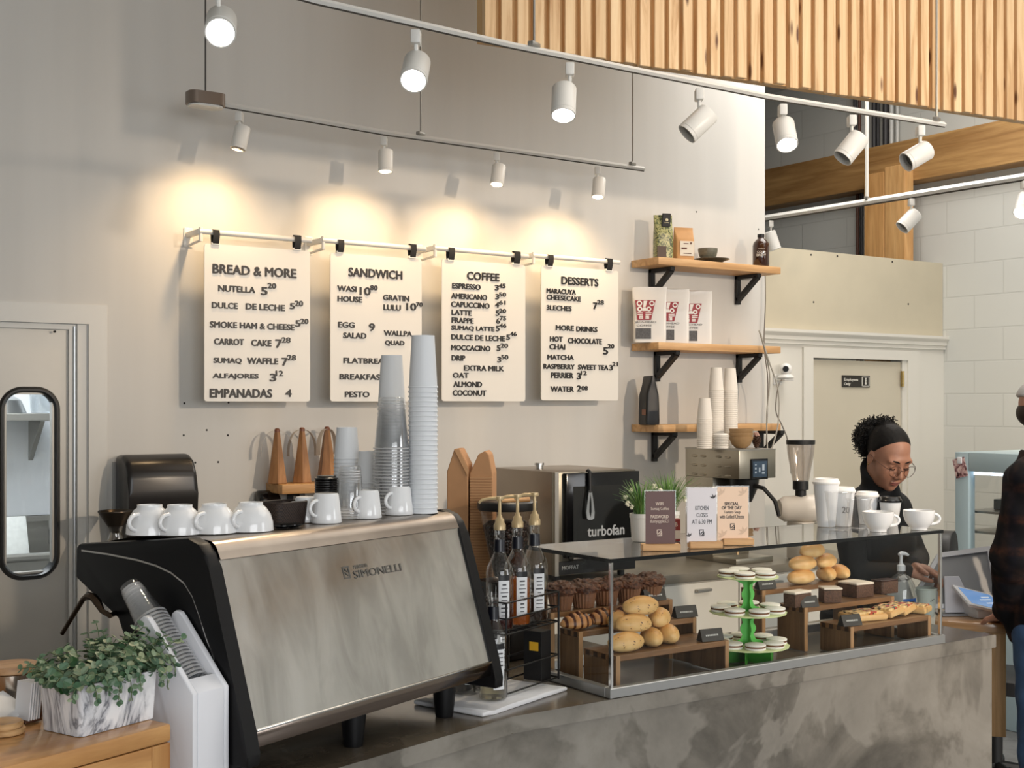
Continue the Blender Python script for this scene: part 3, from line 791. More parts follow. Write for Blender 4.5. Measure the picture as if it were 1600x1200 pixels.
# ================================================================== WALL SHELVES
M_shelf = wood('shelf_pine', (226, 186, 136), (196, 148, 96), (.6, .6, .6), .5, False, axis='x')
M_iron = P('black_iron', (20, 20, 21), .5)
SD = .24; YF = YW - SD
SX0, SX1 = at_y(1029, 500, YF).x, at_y(1220, 500, YF).x
def shelf(label, zt, bu, th=.042):
    t = thing('wall_shelf', label, 'shelf', (SX0, YW, zt))
    B().box2((0, -SD, -th), (SX1 - SX0, -.002, 0), .003).obj('shelf_board', M_shelf, t, 30)
    for u in bu:
        x = at_y(u, 500, YW).x - SX0; g = B()
        g.box2((x - .016, -.028, -th - .175), (x + .016, -.003, -th - .001), .002, 1)
        g.box2((x - .016, -.2, -th - .024), (x + .016, -.003, -th - .001), .002, 1)
        a, b = Vector((x, -.018, -th - .15)), Vector((x, -.185, -th - .02))
        m, ln = align(a, b); g.box((0, 0, 0), (1, 1, 1)) if False else None
        bmesh.ops.create_cube(g.bm, size=1, matrix=frame(X_, (b - a).normalized().cross(X_), (b - a).normalized(), (a + b) / 2) @ Matrix.Diagonal((.032, .024, ln, 1)))
        g.obj('bracket', M_iron, t, 0)
    return t
Z1, Z2, Z3 = at_y(1029, 401, YF).z, at_y(1031, 534.5, YF).z, at_y(1033, 664, YF).z
shelf('top pine wall shelf carrying two coffee bags, a bowl and a brown bottle', Z1, (1016, 1150))
shelf('middle pine wall shelf carrying three white coffee bags', Z2, (1024, 1152))
shelf('lowest pine wall shelf with a black bag, behind the paper cups', Z3, (1020, 1186))

# ---- coffee bags
def bag_mesh(w, d, h, seed, top=.93, lean=0, roll=0, crinkle=.006):
    g = B(); rows = []; n = 22
    for k in range(n + 1):
        f = k / n; z = h * f
        if f < .62: dd = d * (1 - .12 * f / .62); wd = w * (1 + .0 * f)
        else:
            q = min(1, (f - .62) / (top - .62)); dd = d * .88 * (1 - q) + .007 * q; wd = w * (1 + .04 * q)
        if f < .06: dd *= .96 + f * .6; wd *= .97 + f * .5
        ring = rounded(wd, max(dd, .007), min(.014, dd * .3, .4 * dd), 3)
        seg = []
        for j in range(len(ring)):
            p, q2 = ring[j], ring[(j + 1) % len(ring)]
            L_ = math.hypot(p[0] - q2[0], p[1] - q2[1]); m_ = max(1, int(L_ / .022))
            seg += [(p, q2, m_)]
        rows.append((seg, z, f))
    cnt = [s_[2] for s_ in rows[0][0]]
    loops = []
    for seg, z, f in rows:
        pts = []
        for (p, q2, _), m_ in zip(seg, cnt):
            for i in range(m_): pts.append(Vector((p[0] + (q2[0] - p[0]) * i / m_, p[1] + (q2[1] - p[1]) * i / m_ + lean * f, z)))
        loops.append([g.bm.verts.new(p) for p in pts])
    for a, b in zip(loops, loops[1:]):
        n_ = len(a)
        for k in range(n_): g.bm.faces.new((a[k], a[(k + 1) % n_], b[(k + 1) % n_], b[k]))
    g.bm.faces.new(loops[0][::-1]); g.bm.faces.new(loops[-1])
    from mathutils import noise as nz
    for v in g.bm.verts:
        f = v.co.z / h; am = crinkle * (0.15 + 1.2 * max(0, f - .3)) if f > .02 else 0
        v.co += nz.noise_vector(v.co * 16 + Vector((seed * 3.1, 0, 0))) * am
    return g
M_bagw = P('white_foil_bag', (226, 224, 220), .32)
M_red = P('emblem_red', (150, 26, 34), .4)
M_grey = P('print_grey', (92, 90, 90), .5)
M_pw = P('print_white', (238, 235, 230), .5)
def emblem(parent, w, d, h):
    yf = -d / 2 - .0012
    tr = [(-.058, .135), (-.046, .03), (.026, .03), (.05, .135)]
    cx, s = -.022, 1.05 * h / .31
    z0 = .30 * h
    P2 = lambda x, z: (cx + x * s, z0 + z * s)
    fr_ = frame(X_, Z_, -Y_, (0, yf - .0012, 0))
    em = B().prism([P2(*q) for q in tr], 0, .001, fr_).obj('emblem', M_red, parent, 0)
    g = B()
    for (x, z, ro, ri) in ((-.036, .118, .015, .008), (.03, .118, .014, .008), (-.034, .088, .014, .006), (.014, .088, .013, .006)):
        c = P2(x, z); n = 16
        oo = [(c[0] + ro * s * math.cos(2 * PI * k / n), c[1] + ro * s * math.sin(2 * PI * k / n)) for k in range(n)]
        ii = [(c[0] + ri * s * math.cos(2 * PI * k / n), c[1] + ri * s * math.sin(2 * PI * k / n)) for k in range(n)]
        a = [g.bm.verts.new(fr_ @ Vector((*q, .0022))) for q in oo]; b = [g.bm.verts.new(fr_ @ Vector((*q, .0022))) for q in ii]
        for k in range(n): g.bm.faces.new((a[k], a[(k + 1) % n], b[(k + 1) % n], b[k]))
    pl = lambda pts: g.prism([P2(*q) for q in pts], .001, .0022, fr_)
    pl([(-.014, .132), (.006, .132), (-.004, .098), (-.016, .098)]); pl([(-.017, .096), (-.002, .096), (.004, .078), (-.022, .078)])
    for z in (.066, .057):
        pl([(-.046, z), (-.018, z - .002), (-.018, z + .003), (-.046, z + .004)]); pl([(-.004, z - .002), (.028, z), (.028, z + .004), (-.004, z + .003)])
    for x in (-.036, -.004):
        for q in (0, .007, .014): pl([(x + q, .036), (x + q + .005, .036), (x + q + .005, .05), (x + q, .05)])
        pl([(x, .048), (x + .019, .048), (x + .019, .052), (x, .052)])
    g.obj('emblem_figure', M_pw, em, 0)
    g = B()
    g.text('JAGS-HEAD', (cx - .062 * s, yf - .0005, z0 + .018 * s), X_, Z_, .013 * s, .115 * s, .001, .0)
    g.text('COFFEE', (cx - .05 * s, yf - .0005, z0 + .001 * s), X_, Z_, .011 * s, .08 * s, .001, .0)
    g.obj('brand_lettering', M_grey, parent, 0)
    B().prism([P2(-.056, -.07), (P2(.026, -.07)), P2(.026, -.014), P2(-.056, -.014)], 0, .001, frame(X_, Z_, -Y_, (0, yf, 0))).obj('label_patch', P('label_charcoal', (82, 82, 84), .5, noise=(120, .3)), parent, 0)
for k, (u, Y, rz, lab, sd) in enumerate(((1015, 5.505, -36, 'white coffee bag with a red emblem, frontmost left of three on the middle shelf', 1),
                                     (1051, 5.525, -36, 'white coffee bag in the middle of the three on the middle shelf', 4),
                                     (1087, 5.54, -36, 'white coffee bag at the right end of the three on the middle shelf', 9))):
    x = at_y(u, 500, Y).x + (.0 if k == 0 else -.0)
    w, d, h = .185, .068, .315
    t = thing('coffee_bag', lab, 'coffee bag', (x, Y, Z2 + .001), R(rz), 'white coffee bags on the middle shelf')
    bag_mesh(w, d, h, sd, lean=.0).obj('bag_body', M_bagw, t, 40)
    emblem(t, w, d, h)
def foliage_bag():
    t = NT('jungle_print'); v = t.coords(); n = t.noise(v, 38, 4, .7, 1.2)
    c = t.ramp(n, [(.36, srgb(28, 34, 24)), (.47, srgb(96, 108, 60)), (.54, srgb(206, 200, 140)), (.62, srgb(70, 84, 48)), (.7, srgb(30, 34, 26))])
    t.link(c, t.b.inputs['Base Color']); t.b.inputs['Roughness'].default_value = .35
    return t.m
x = at_y(1036, 400, 5.47).x
t = thing('coffee_bag', 'tall coffee bag with green jungle print and black flap on the top shelf', 'coffee bag', (x, 5.47, Z1 + .001), R(-20))
bag_mesh(.105, .07, .245, 3, crinkle=.004).obj('bag_body', foliage_bag(), t, 40)
B().box((.008, -.028, .215), (.05, .012, .075), (R(12), 0, 0), .003).obj('black_flap', P('flap_black', (16, 16, 17), .4), t, 0)
g = B(); g.sph((.008, -.038, .215), (.009, .002, .009)); g.text('COFFEE', (-.008, -.0395, .198), X_, Z_, .006, .03, .001); g.obj('flap_print', P('print_cream', (220, 212, 180), .5), t)
B().box((-.022, -.037, .035), (.055, .004, .062), None, .001).obj('label_patch', P('label_brown', (70, 48, 34), .5), t, 0)
x = at_y(1068, 400, 5.46).x
t = thing('coffee_bag', 'small brown kraft coffee bag with a white label on the top shelf', 'coffee bag', (x, 5.46, Z1 + .001), R(-18))
bag_mesh(.115, .065, .185, 6, crinkle=.003).obj('bag_body', P('kraft_paper', (205, 156, 104), .7, noise=(30, .05)), t, 40)
B().box((.006, -.0345, .062), (.085, .003, .085), None, .001).obj('label_patch', P('label_cream', (232, 222, 206), .6), t, 0)
g = B(); g.box((-.012, -.0365, .062), (.034, .001, .010)); g.box((.008, -.0365, .034), (.05, .001, .005)); g.box((-.0, -.0365, .09), (.03, .001, .004)); g.box((.03, -.0365, .093), (.01, .001, .012), (0, R(30), 0))
g.obj('label_print', P('print_brown', (96, 56, 44), .6), t, 0)
pp = at_y(1112, 404, 5.5)
M_stone = P('speckled_stoneware', (112, 110, 96), .45, noise=(60, .25)); M_stone2 = P('dark_stoneware', (86, 80, 66), .4, noise=(40, .25))
g = B().lathe([(0, 0), (.05, 0), (.075, .012), (.105, .022), (.104, .026), (.07, .017), (.0, .008)], (pp.x, 5.5, Z1 + .001))
tag(g.obj('stoneware_plate', M_stone2), 'dark stoneware plate under a bowl on the top shelf', 'plate')
pb = at_y(1106, 390, 5.5)
g = B().lathe([(0, 0), (.032, 0), (.036, .008), (.05, .022), (.057, .05), (.058, .066), (.054, .066), (.05, .04), (.03, .014), (0, .012)], (pb.x, 5.5, Z1 + .0195))
tag(g.obj('stoneware_bowl', M_stone), 'small grey stoneware bowl standing on the plate on the top shelf', 'bowl')
px = at_y(1189, 400, 5.47)
t = thing('growler_bottle', 'brown glass bottle with white print at the right end of the top shelf', 'bottle', (px.x, 5.47, Z1 + .001))
B().lathe([(0, 0), (.046, 0), (.05, .006), (.05, .125), (.045, .145), (.03, .162), (.02, .17), (.019, .178), (0, .178)], seg=32).obj('bottle_body', P('amber_glass', (58, 30, 16), .08, coat=.5), t, 50)
B().lathe([(0, .1785), (.021, .1785), (.021, .196), (0, .197)], seg=24).obj('cap', M_iron, t)
g = B(); cdir = Vector((-.68, -.73, 0)); xd = Vector((.73, -.68, 0))
g.text('COLD', cdir * .0505 + Vector((0, 0, .085)), xd, Z_, .012, .05, .001, .03, 'C'); g.text('BREW', cdir * .0505 + Vector((0, 0, .066)), xd, Z_, .014, .055, .001, .03, 'C'); g.text('coffee', cdir * .0505 + Vector((0, 0, .105)), xd, Z_, .008, .04, .001, .0, 'C')
g.obj('bottle_print', P('print_pale', (214, 204, 190), .5), t, 0)
xb = at_y(1014, 620, 5.5).x
t = thing('coffee_bag', 'matte black coffee bag at the left end of the lowest shelf', 'coffee bag', (xb, 5.5, Z3 + .001), R(-108))
bag_mesh(.125, .088, .275, 12, top=1.05, crinkle=.003).obj('bag_body', P('black_foil', (22, 22, 23), .45), t, 40)
B().box((.03, -.0445, .07), (.05, .003, .032), None, .001).obj('label_patch', P('label_tan', (128, 84, 60), .5), t, 0)

# ---- paper towel and soap dispensers, fly-fan shelf
u0 = at_y(236, 790, YW)
ztop = at_y(245, 711, YW - .1).z
t = thing('paper_towel_dispenser', 'big glossy black paper towel dispenser on the wall beside the swing door', 'dispenser', (at_y(222, 790, YW).x + .02, YW, ztop - .42))
xs = .30
pf = [(0, .42), (.10, .425), (.16, .40), (.2, .34), (.205, .25), (.195, .15), (.17, .06), (.15, 0), (0, 0)]
pf2 = []
for i in range(len(pf) - 1): pf2 += [pf[i], tuple((a + b) / 2 for a, b in zip(pf[i], pf[i + 1]))]
B().prism([(.006 + x * .99, z) for x, z in pf], -.145, .165, Matrix(((0, 0, 1, 0), (-1, 0, 0, 0), (0, 1, 0, 0), (0, 0, 0, 1))), .022, 4).obj('cover', P('dispenser_black', (26, 24, 24), .28), t, 40)
B().box((.01, -.004, .19), (.33, .006, .40), None, .002).obj('back_plate', P('dispenser_grey', (150, 150, 148), .4), t, 0)
p = at_y(412, 790, YW)
t = thing('soap_dispenser', 'small black rounded soap dispenser on the wall under the fly fan shelf', 'dispenser', (p.x, YW, at_y(412, 800, YW - .06).z - .1))
B().prism([(0, .2), (.05, .2), (.085, .17), (.095, .12), (.08, 0), (0, 0)], -.055, .055, Matrix(((0, 0, 1, 0), (-1, 0, 0, -.004), (0, 1, 0, 0), (0, 0, 0, 1))), .02, 4).obj('cover', P('soap_black', (16, 16, 17), .12), t, 40)
B().box((0, -.045, -.008), (.05, .05, .014), None, .004).obj('nozzle', M_iron, t)
fz = at_y(440, 757, YW - .17).z
fx0, fx1 = at_y(441, 757, YW - .19).x, at_y(560, 757, YW - .19).x
t = thing('wall_shelf', 'short thick pine shelf carrying the wooden fly fans', 'shelf', (fx0, YW, fz))
B().box2((0, -.19, -.045), (fx1 - fx0, -.002, 0), .003).obj('shelf_board', wood('shelf_fir', (218, 172, 114), (180, 130, 76), (.6, .6, .6), .5, False, axis='x'), t, 30)
for xx in (.12, fx1 - fx0 - .06):
    g = B(); g.box2((xx - .014, -.02, -.2), (xx + .014, -.003, -.046)); g.box2((xx - .014, -.15, -.062), (xx + .014, -.003, -.046)); g.tube([(xx, -.02, -.16), (xx, -.06, -.13), (xx, -.1, -.08), (xx, -.13, -.062)], .01, 8); g.obj('bracket', M_iron, t, 30)
M_fan = wood('fan_walnut', (172, 126, 82), (128, 88, 54), (1, 1, 1), .4, False, axis='z')
M_blade = P('fan_blade', (178, 166, 152), .3)
FANL = ['left wooden fly fan with drooping blades on the short shelf', 'middle wooden fly fan with drooping blades on the short shelf', 'right wooden fly fan on the short shelf, beside the white cups']
for k, (u, rot) in enumerate(((433, .2), (472, 1.2), (511, .5))):
    px_ = at_y(u, 752, YW - .1)
    fh = (752 - 668) * depth_of(at_y(u, 700, YW - .1)) / F
    t = thing('fly_fan', FANL[k], 'fly fan', (px_.x, YW - .1, fz + .001), 0, 'wooden fly fans on the short shelf')
    g = B(); g.lathe([(0, 0), (.048, 0), (.05, .004), (.014, fh - .012), (0, fh - .012)], seg=6, m=Matrix.Rotation(rot, 4, 'Z')); g.obj('fan_base', M_fan, t, 20)
    B().lathe([(0, fh - .0118), (.013, fh - .0118), (.013, fh), (.008, fh + .006), (0, fh + .007)], seg=16).obj('motor_cap', P('cap_brown', (120, 70, 46), .4), t)
    for s in (1, -1):
        a = R(-20 + 25 * k); dv_ = Vector((math.cos(a) * s, math.sin(a) * s, 0)); pts = []
        for q in range(11):
            f = q / 10; ang_ = PI * .55 * f
            pts.append(dv_ * (.012 + .062 * math.sin(min(ang_, PI / 2)) ) + Vector((0, 0, fh - .006 - .055 * (1 - math.cos(ang_)) - .06 * f * f)))
        B().ribbon(pts, Vector((-dv_.y, dv_.x, 0)), [.016 + .010 * (q / 10) for q in range(11)], .0014).obj('fan_blade', M_blade, t, 50)

# ---- security camera and loose cables
pc = at_y(1226, 580, YD - .06)
t = thing('security_camera', 'white dome security camera on the white wall beside the employees door', 'camera', (pc.x, YD, pc.z))
M_camw = P('camera_white', (232, 230, 226), .25)
g = B(); g.box2((-.05, -.012, -.09), (.03, -.001, -.02), .006); g.box2((-.04, -.1, -.065), (.05, -.01, -.05), .005); g.obj('mount', M_camw, t)
B().lathe([(0, -.048), (.05, -.048), (.055, -.04), (.05, -.03), (.035, -.02), (0, -.02)], (0.0, -.07, 0)).obj('base', M_camw, t)
B().sph((0, -.07, .012), .042, 24, 16).obj('head', M_camw, t)
vd = -(Vector((pc.x, YD - .07, 0)).normalized())
B().cyl(Vector((0, -.07, .014)) + vd * .036, Vector((0, -.07, .014)) + vd * .044, .02, seg=20).obj('lens', P('lens_black', (12, 12, 14), .1), t)
M_cab = P('cable_grey', (176, 172, 162), .5); M_cabd = P('cable_dark', (120, 112, 102), .5)
def cable(lab, px, y0, y1, m, r=.004):
    n = len(px); pts = [at_y(u, v, y0 + (y1 - y0) * k / (n - 1)) for k, (u, v) in enumerate(px)]
    fine = []
    for a, b, c, d in zip([pts[0]] + pts[:-2], pts[:-1], pts[1:], pts[2:] + [pts[-1]]):
        for q in range(5):
            s = q / 5; fine.append(.5 * ((2 * b) + (-a + c) * s + (2 * a - 5 * b + 4 * c - d) * s * s + (-a + 3 * b - 3 * c + d) * s ** 3))
    fine.append(pts[-1])
    tag(B().tube(fine, r, 6).obj('loose_cable', m), lab, 'cable', 'cables hanging by the wall end')
cable('grey cable hanging straight at the end of the menu wall', [(1195, 400), (1196, 470), (1194, 540), (1200, 600), (1197, 700)], 5.62, 5.6, M_cabd)
cable('pale cable curving down behind the lowest shelf end', [(1186, 516), (1193, 540), (1203, 590), (1198, 650), (1199, 701)], 5.38, 5.36, M_cab, .005)
cable('pale cable bowing right from the shelf end towards the brewer', [(1188, 520), (1200, 560), (1216, 610), (1216, 660), (1206, 702)], 5.36, 5.35, M_cab, .005)
cable('long grey cable running from the camera down to the grinder', [(1226, 592), (1217, 600), (1212, 640), (1222, 665), (1231, 690), (1236, 740)], 5.93, 5.9, M_cabd)
# ================================================================== ESPRESSO MACHINE
MO = Vector((1.0243, 2.4277, CT)); MA = R(21.6)
md = Vector((math.cos(MA), math.sin(MA), 0)); nd = Vector((-math.sin(MA), math.cos(MA), 0))
def mloc(p):
    q = Vector(p) - MO; return Vector((q.dot(md), q.dot(nd), q.z))
def mworld(m, n, z=0): return MO + md * m + nd * n + Vector((0, 0, z))
def hit(u, v, p, nrm):
    k = ray(u, v); return CAMP + k * ((Vector(p) - CAMP).dot(nrm) / k.dot(nrm))
MT = .515
M_mach = P('machine_black', (11, 11, 13), .45, spec=.3)
def brushed():
    t = NT('polished_panel'); v = t.coords((6, 6, .8)); n = t.noise(v, 2, 4)
    n9 = t.noise(t.coords((9, 9, 1.2)), 1.4, 5, .6, .6); t.link(t.ramp(n9, [(.35, srgb(196, 194, 190)), (.6, srgb(222, 220, 216))]), t.b.inputs['Base Color']); t.b.inputs['Metallic'].default_value = 1
    t.link(t.ramp(n, [(.3, (.17, .17, .17)), (.7, (.26, .26, .26))]), t.b.inputs['Roughness'])
    return t.m
M_panel = brushed()
M_chrome = P('chrome', (216, 214, 210), .12, 1.0)
em = thing('espresso_machine', 'large espresso machine with polished steel back and black side panels', 'espresso machine', MO, MA)
W = .836
side = [(-.014, .065), (-.012, .09), (.0, .14), (.1, .462), (.112, .49), (.132, .51), (.165, .521), (.523, .487), (.532, .476), (.534, .41), (.38, .338), (.345, .27), (.35, .065)]
msd = Matrix(((0, 0, 1, 0), (1, 0, 0, 0), (0, 1, 0, 0), (0, 0, 0, 1)))
for a, b in ((-.036, 0), (W, W + .036)):
    sp = B().prism(side, a, b, msd, .006, 2).obj('side_panel', M_mach, em, 30)
    if a < 0:
        pts = []
        for u, v in ((128, 860), (170, 866), (215, 875), (245, 884), (268, 895), (288, 911), (301, 932), (311, 960), (323, 998), (335, 1030)):
            q = mloc(hit(u, v, mworld(-.036, 0), md)); pts.append((-.0365, q.y, q.z))
        B().ribbon(pts, Vector((0, 0, 1)), .004, .002).obj('silver_inlay', M_chrome, sp, 0)
    # inner bright edge lip
g = B(); prof = [(.004, .135), (.112, .478)]
rows = []
for k in range(9):
    f = k / 8; rows.append((.004 + .106 * f, .135 + .345 * f))
cap = [(.104, .476)] + [(.146 - .036 * math.cos(a), .482 + .033 * math.sin(a)) for a in [PI / 2 * q / 6 for q in range(1, 7)]]
xs_ = [W * k / 24 for k in range(25)]
rows = [(.004 + .106 * k / 20, .135 + .345 * k / 20, k / 20) for k in range(21)]
bul = lambda x, f: -.005 * (1 - (2 * x / W - 1) ** 2) * 4 * f * (1 - f)
g = B(); g.quads([[(x, n + bul(x, f), z) for x in xs_] for n, z, f in rows])
g.obj('back_panel', M_panel, em, 60)
g = B(); cp2 = cap + [(.53, .487 + .028 - .03)] ; g.quads([[(x, n, z) for x in (0.0005, W - .0005)] for n, z in cap] ); g.quads([[(x, n, z) for x in (0.0005, W - .0005)] for n, z in [cap[-1], (.35, MT - .002), (.52, .484), (.525, .43)]])
g.obj('top_tray', P('tray_steel', (158, 148, 138), .3, 1, noise=(5, .15)), em, 40)
B().prism([(.0, .098), (.0, .134), (.02, .134), (.02, .098)], 0.001, W - .001, msd, .003).obj('chrome_strip', P('dark_chrome', (140, 128, 120), .14, 1), em, 30)
B().box2((.0005, -.003, .131), (W - .0005, .004, .136), .001).obj('bright_edge', M_chrome, em, 30)
g = B(); g.prism([(.06, .0985), (.06, .12), (.13, .47), (.5, .46), (.5, .4), (.36, .36), (.33, .28), (.33, .0985)], .002, W - .002, msd)
g.obj('machine_body', P('machine_grey', (46, 46, 48), .4), em, 0)
g = B(); g.box2((.02, .3, .05), (W - .02, .52, .1), .006); g.obj('drip_tray', M_ss_d, em, 0)
for x in (.25, .58):
    g = B(); g.cyl((x, .43, .40), (x, .43, .32), .038, seg=20); g.cyl((x, .43, .318), (x, .43, .295), .034, seg=20); g.tube([(x, .46, .305), (x, .55, .30), (x, .62, .295)], .012, 8); g.obj('group_head', M_chrome, em)
for x, y in ((.03, .1), (.404, .0925), (.746, .085), (.05, .44), (.78, .44)):
    B().lathe([(0, 0), (.022, 0), (.024, .01), (.030, .07), (.030, .098), (0, .098)], (x, y, .0005), 20).obj('foot', M_mach, em)
pts = []
for k, (u, v) in enumerate(((186, 945), (182, 957), (172, 962), (160, 955), (153, 942), (146, 933), (138, 931), (130, 936), (97, 990))):
    q = mloc(hit(u, v, mworld(-.07 if k > 1 else -.03, 0), md)); pts.append(tuple(q))
B().tube(pts, [.006] * 4 + [.009, .009, .009, .006, .005], 10).obj('steam_wand', P('steam_wand_steel', (88, 74, 62), .18, 1), em)
# maker's lettering, outlined on the panel
pn = Vector((0, -.345, .106)).normalized(); pnw = (md * pn.x + nd * pn.y + Z_ * pn.z)
pp0 = mworld(0, .004, .135)
yd = Vector((0, .106, .345)).normalized()
def onp(u, v):
    q = mloc(hit(u, v, pp0 + pnw * .0042, pnw)); return q
M_etch = P('etched_steel', (128, 126, 122), .4, 1)
a, b = onp(553, 898), onp(627, 888)
g = B(); g.text('SIMONELLI', a, X_, yd, .0185, b.x - a.x, .001, .0)
a2, b2 = onp(553, 886), onp(574, 883.5); g.text('NUOVA', a2, X_, yd, .009, b2.x - a2.x, .001, .0)
g.obj('maker_lettering', M_etch, em, 0)
a3 = onp(538, 895); g = B(); s_ = .026
for (x, y, w_, h_) in ((0, 0, s_ * .72, .003), (0, s_, s_ * .72, .003), (-s_ * .36, s_ / 2, .003, s_ + .003), (s_ * .36, s_ / 2, .003, s_ + .003)):
    c = a3 + X_ * (x + .008) + yd * (y - s_ / 2); bmesh.ops.create_cube(g.bm, size=1, matrix=frame(X_, yd, pn, c) @ Matrix.Diagonal((w_, h_, .001, 1)))
for sgn, yy in ((1, .7), (1, .35)):
    c = a3 + X_ * .008 + yd * (s_ * yy - s_ / 2 + .0); bmesh.ops.create_cube(g.bm, size=1, matrix=frame(X_, yd, pn, c) @ Matrix.Rotation(R(-40), 4, 'Z') @ Matrix.Diagonal((s_ * .5, .003, .001, 1)))
g.obj('maker_emblem', M_etch, em, 0)

# ---- cups
M_porc = P('white_porcelain', (234, 235, 236), .12, coat=.3)
M_paper = P('white_paper_cup', (224, 227, 230), .5)
M_paperw = P('ivory_paper_cup', (236, 230, 220), .5)
M_clr = clear('clear_plastic', (.97, .975, .98), .06, .5, .05, .3, .025)
M_clrim = clear('clear_plastic_rim', (.97, .975, .98), .2, .7, .1, .3, .4)
ZM = CT + MT + .001
def handle(g, r_, z0, z1, out, th, ang=PI, seg=8):
    d_ = Vector((math.cos(ang), math.sin(ang), 0)); pts = []
    for k in range(11):
        t_ = -PI / 2 + PI * k / 10; pts.append(d_ * (r_ + out * math.cos(t_)) + Z_ * ((z0 + z1) / 2 + (z1 - z0) / 2 * math.sin(t_)))
    pts[0] -= d_ * r_ * .12; pts[-1] -= d_ * r_ * .12
    g.tube(pts, th, seg); return g
def cap_cup(label, loc, ang, group, s=1, up=False, parent=None):
    """round cappuccino cup, mouth down unless up"""
    t = thing('cappuccino_cup', label, 'cup', loc, 0, group)
    pr = [(.049, 0), (.051, .001), (.0505, .006), (.0495, .02), (.044, .038), (.034, .052), (.027, .058), (.027, .064), (.024, .064), (.023, .060), (0, .060)]
    inn = [(0, .055), (.022, .055), (.032, .049), (.042, .036), (.047, .02), (.048, .004), (.049, 0)]
    if up: pr = [(r_, .064 - z) for r_, z in pr]; inn = [(r_, .064 - z) for r_, z in inn]
    B().lathe([(r_ * s, z * s) for r_, z in inn + pr[1:]], seg=36).obj('bowl', M_porc, t, 50)
    z0, z1 = (.012, .046) if not up else (.018, .052)
    handle(B(), .044 * s, z0 * s, z1 * s, .026 * s, .0048 * s, ang).obj('handle', M_porc, t, 50)
    return t
lab4 = ['leftmost upturned cappuccino cup on the espresso machine', 'second upturned cappuccino cup from the left on the espresso machine', 'third upturned cappuccino cup from the left, standing nearest the front rim', 'rightmost upturned cappuccino cup of the row, beside the dark basket']
for (u, v), lb in zip(((234, 834), (281, 834), (335, 832), (392, 829)), lab4):
    p = at_z(u, v, ZM); cap_cup(lb, p, R(214), 'upturned cappuccino cups on the machine', 1.0)
def mug(label, loc, ang, group, s=1.0):
    t = thing('coffee_mug', label, 'mug', loc, 0, group)
    B().lathe([(r_ * s, z * s) for r_, z in [(0, .060), (.026, .060), (.0335, .004), (.036, .0), (.0375, .002), (.036, .012), (.030, .066), (.027, .071), (0, .0715)]], seg=32).obj('cup_body', M_porc, t, 50)
    handle(B(), .031 * s, .018 * s, .055 * s, .024 * s, .0045 * s, ang).obj('handle', M_porc, t, 50)
for u, v, a_, lb, sc in ((510, 816.5, 200, 'upturned white mug nearest the middle of the espresso machine top', 1.0),
                         (478, 815, 160, 'upturned white mug half hidden behind the middle mug', .85),
                         (574, 809, 205, 'upturned white mug just left of the rightmost mug', .98),
                         (623, 803.5, 205, 'upturned white mug at the right, in front of the tall cups', 1.03)):
    mug(lb, at_z(u, v, ZM), R(a_), 'upturned mugs on the machine', sc)

def cup_proto(rim, base, h, mat, th=.0012, lip=.0022):
    """mouth-down tapered cup: z=0 at the rim"""
    g = B(); rb = base + .0005
    g.lathe([(0, h - .008), (base - .002, h - .008), (rim - th, .004), (rim - .0005, .0015), (rim + lip * .6, 0), (rim + lip, lip), (rim + lip * .6, lip * 2), (rim, lip * 2), (base, h), (base - .003, h), (base - .003, h - .005), (0, h - .005)], seg=30)
    return g
def clear_proto(rim, base, h, ribs=3):
    g = B(); pr = [(0, h), (base - .004, h), (base, h - .003)]
    for k in range(ribs):
        z = h - .012 - k * .006; pr += [(base + (rim - base) * (1 - z / h), z), (base + (rim - base) * (1 - z / h) + .0012, z - .002)]
    pr += [(rim - .001, .006), (rim + .0025, .004), (rim + .003, .0015), (rim, 0)]
    g.lathe(pr, seg=30); return g
def clear_obj(g):
    o = g.obj('plastic_cup', None, mats=[M_clr, M_clrim]); me = o.data
    zm = max(v.co.z for v in me.vertices)
    for p in me.polygons:
        if p.center.z < .0052 or (zm - .032 < p.center.z < zm - .004 and p.area < 2.2e-5): p.material_index = 1
    return o
def stack(name, proto_mesh_obj, n, step, base, axis, label, top_label, group, cat='cup'):
    """n nested cups piled from base along axis; the first object is proto itself"""
    for k in range(n):
        o = proto_mesh_obj if k == 0 else proto_mesh_obj.copy()
        if k: COL.objects.link(o)
        o.location = Vector(base) + Vector(axis) * step * k
        o.rotation_euler = Z_.rotation_difference(Vector(axis)).to_euler()
        tag(o, top_label if k == n - 1 else label, cat, group)
def mtop(u, d): # a spot on the machine top at image column u and distance d
    p = at_d(u, 700, d); return Vector((p.x, p.y, ZM))
stack('paper_cup', cup_proto(.0375, .030, .137, M_paper).obj('paper_cup', M_paper), 27, .0126, mtop(661, 3.32), Z_,
      'white paper cup in the tallest stack on the espresso machine', 'topmost cup of the tallest white stack on the espresso machine', 'tallest paper cup stack')
stack('paper_cup', cup_proto(.0375, .029, .137, M_paper).obj('paper_cup', M_paper), 23, .0128, mtop(612, 3.47), Z_,
      'white paper cup in the tall stack behind the clear cups', 'topmost cup of the white stack behind the clear cups', 'second tall paper cup stack')
stack('plastic_cup', clear_obj(clear_proto(.046, .031, .135)), 21, .0084, mtop(612, 3.3), Z_,
      'clear plastic cup in the tall clear stack on the espresso machine', 'topmost cup of the tall clear stack on the espresso machine', 'tall clear cup stack')
stack('paper_cup', cup_proto(.034, .0275, .086, M_paper).obj('paper_cup', M_paper), 14, .0105, mtop(542, 3.42), Z_,
      'white paper cup in the short stack in front of the right fly fan', 'topmost cup of the short stack beside the right fly fan', 'short paper cup stack')
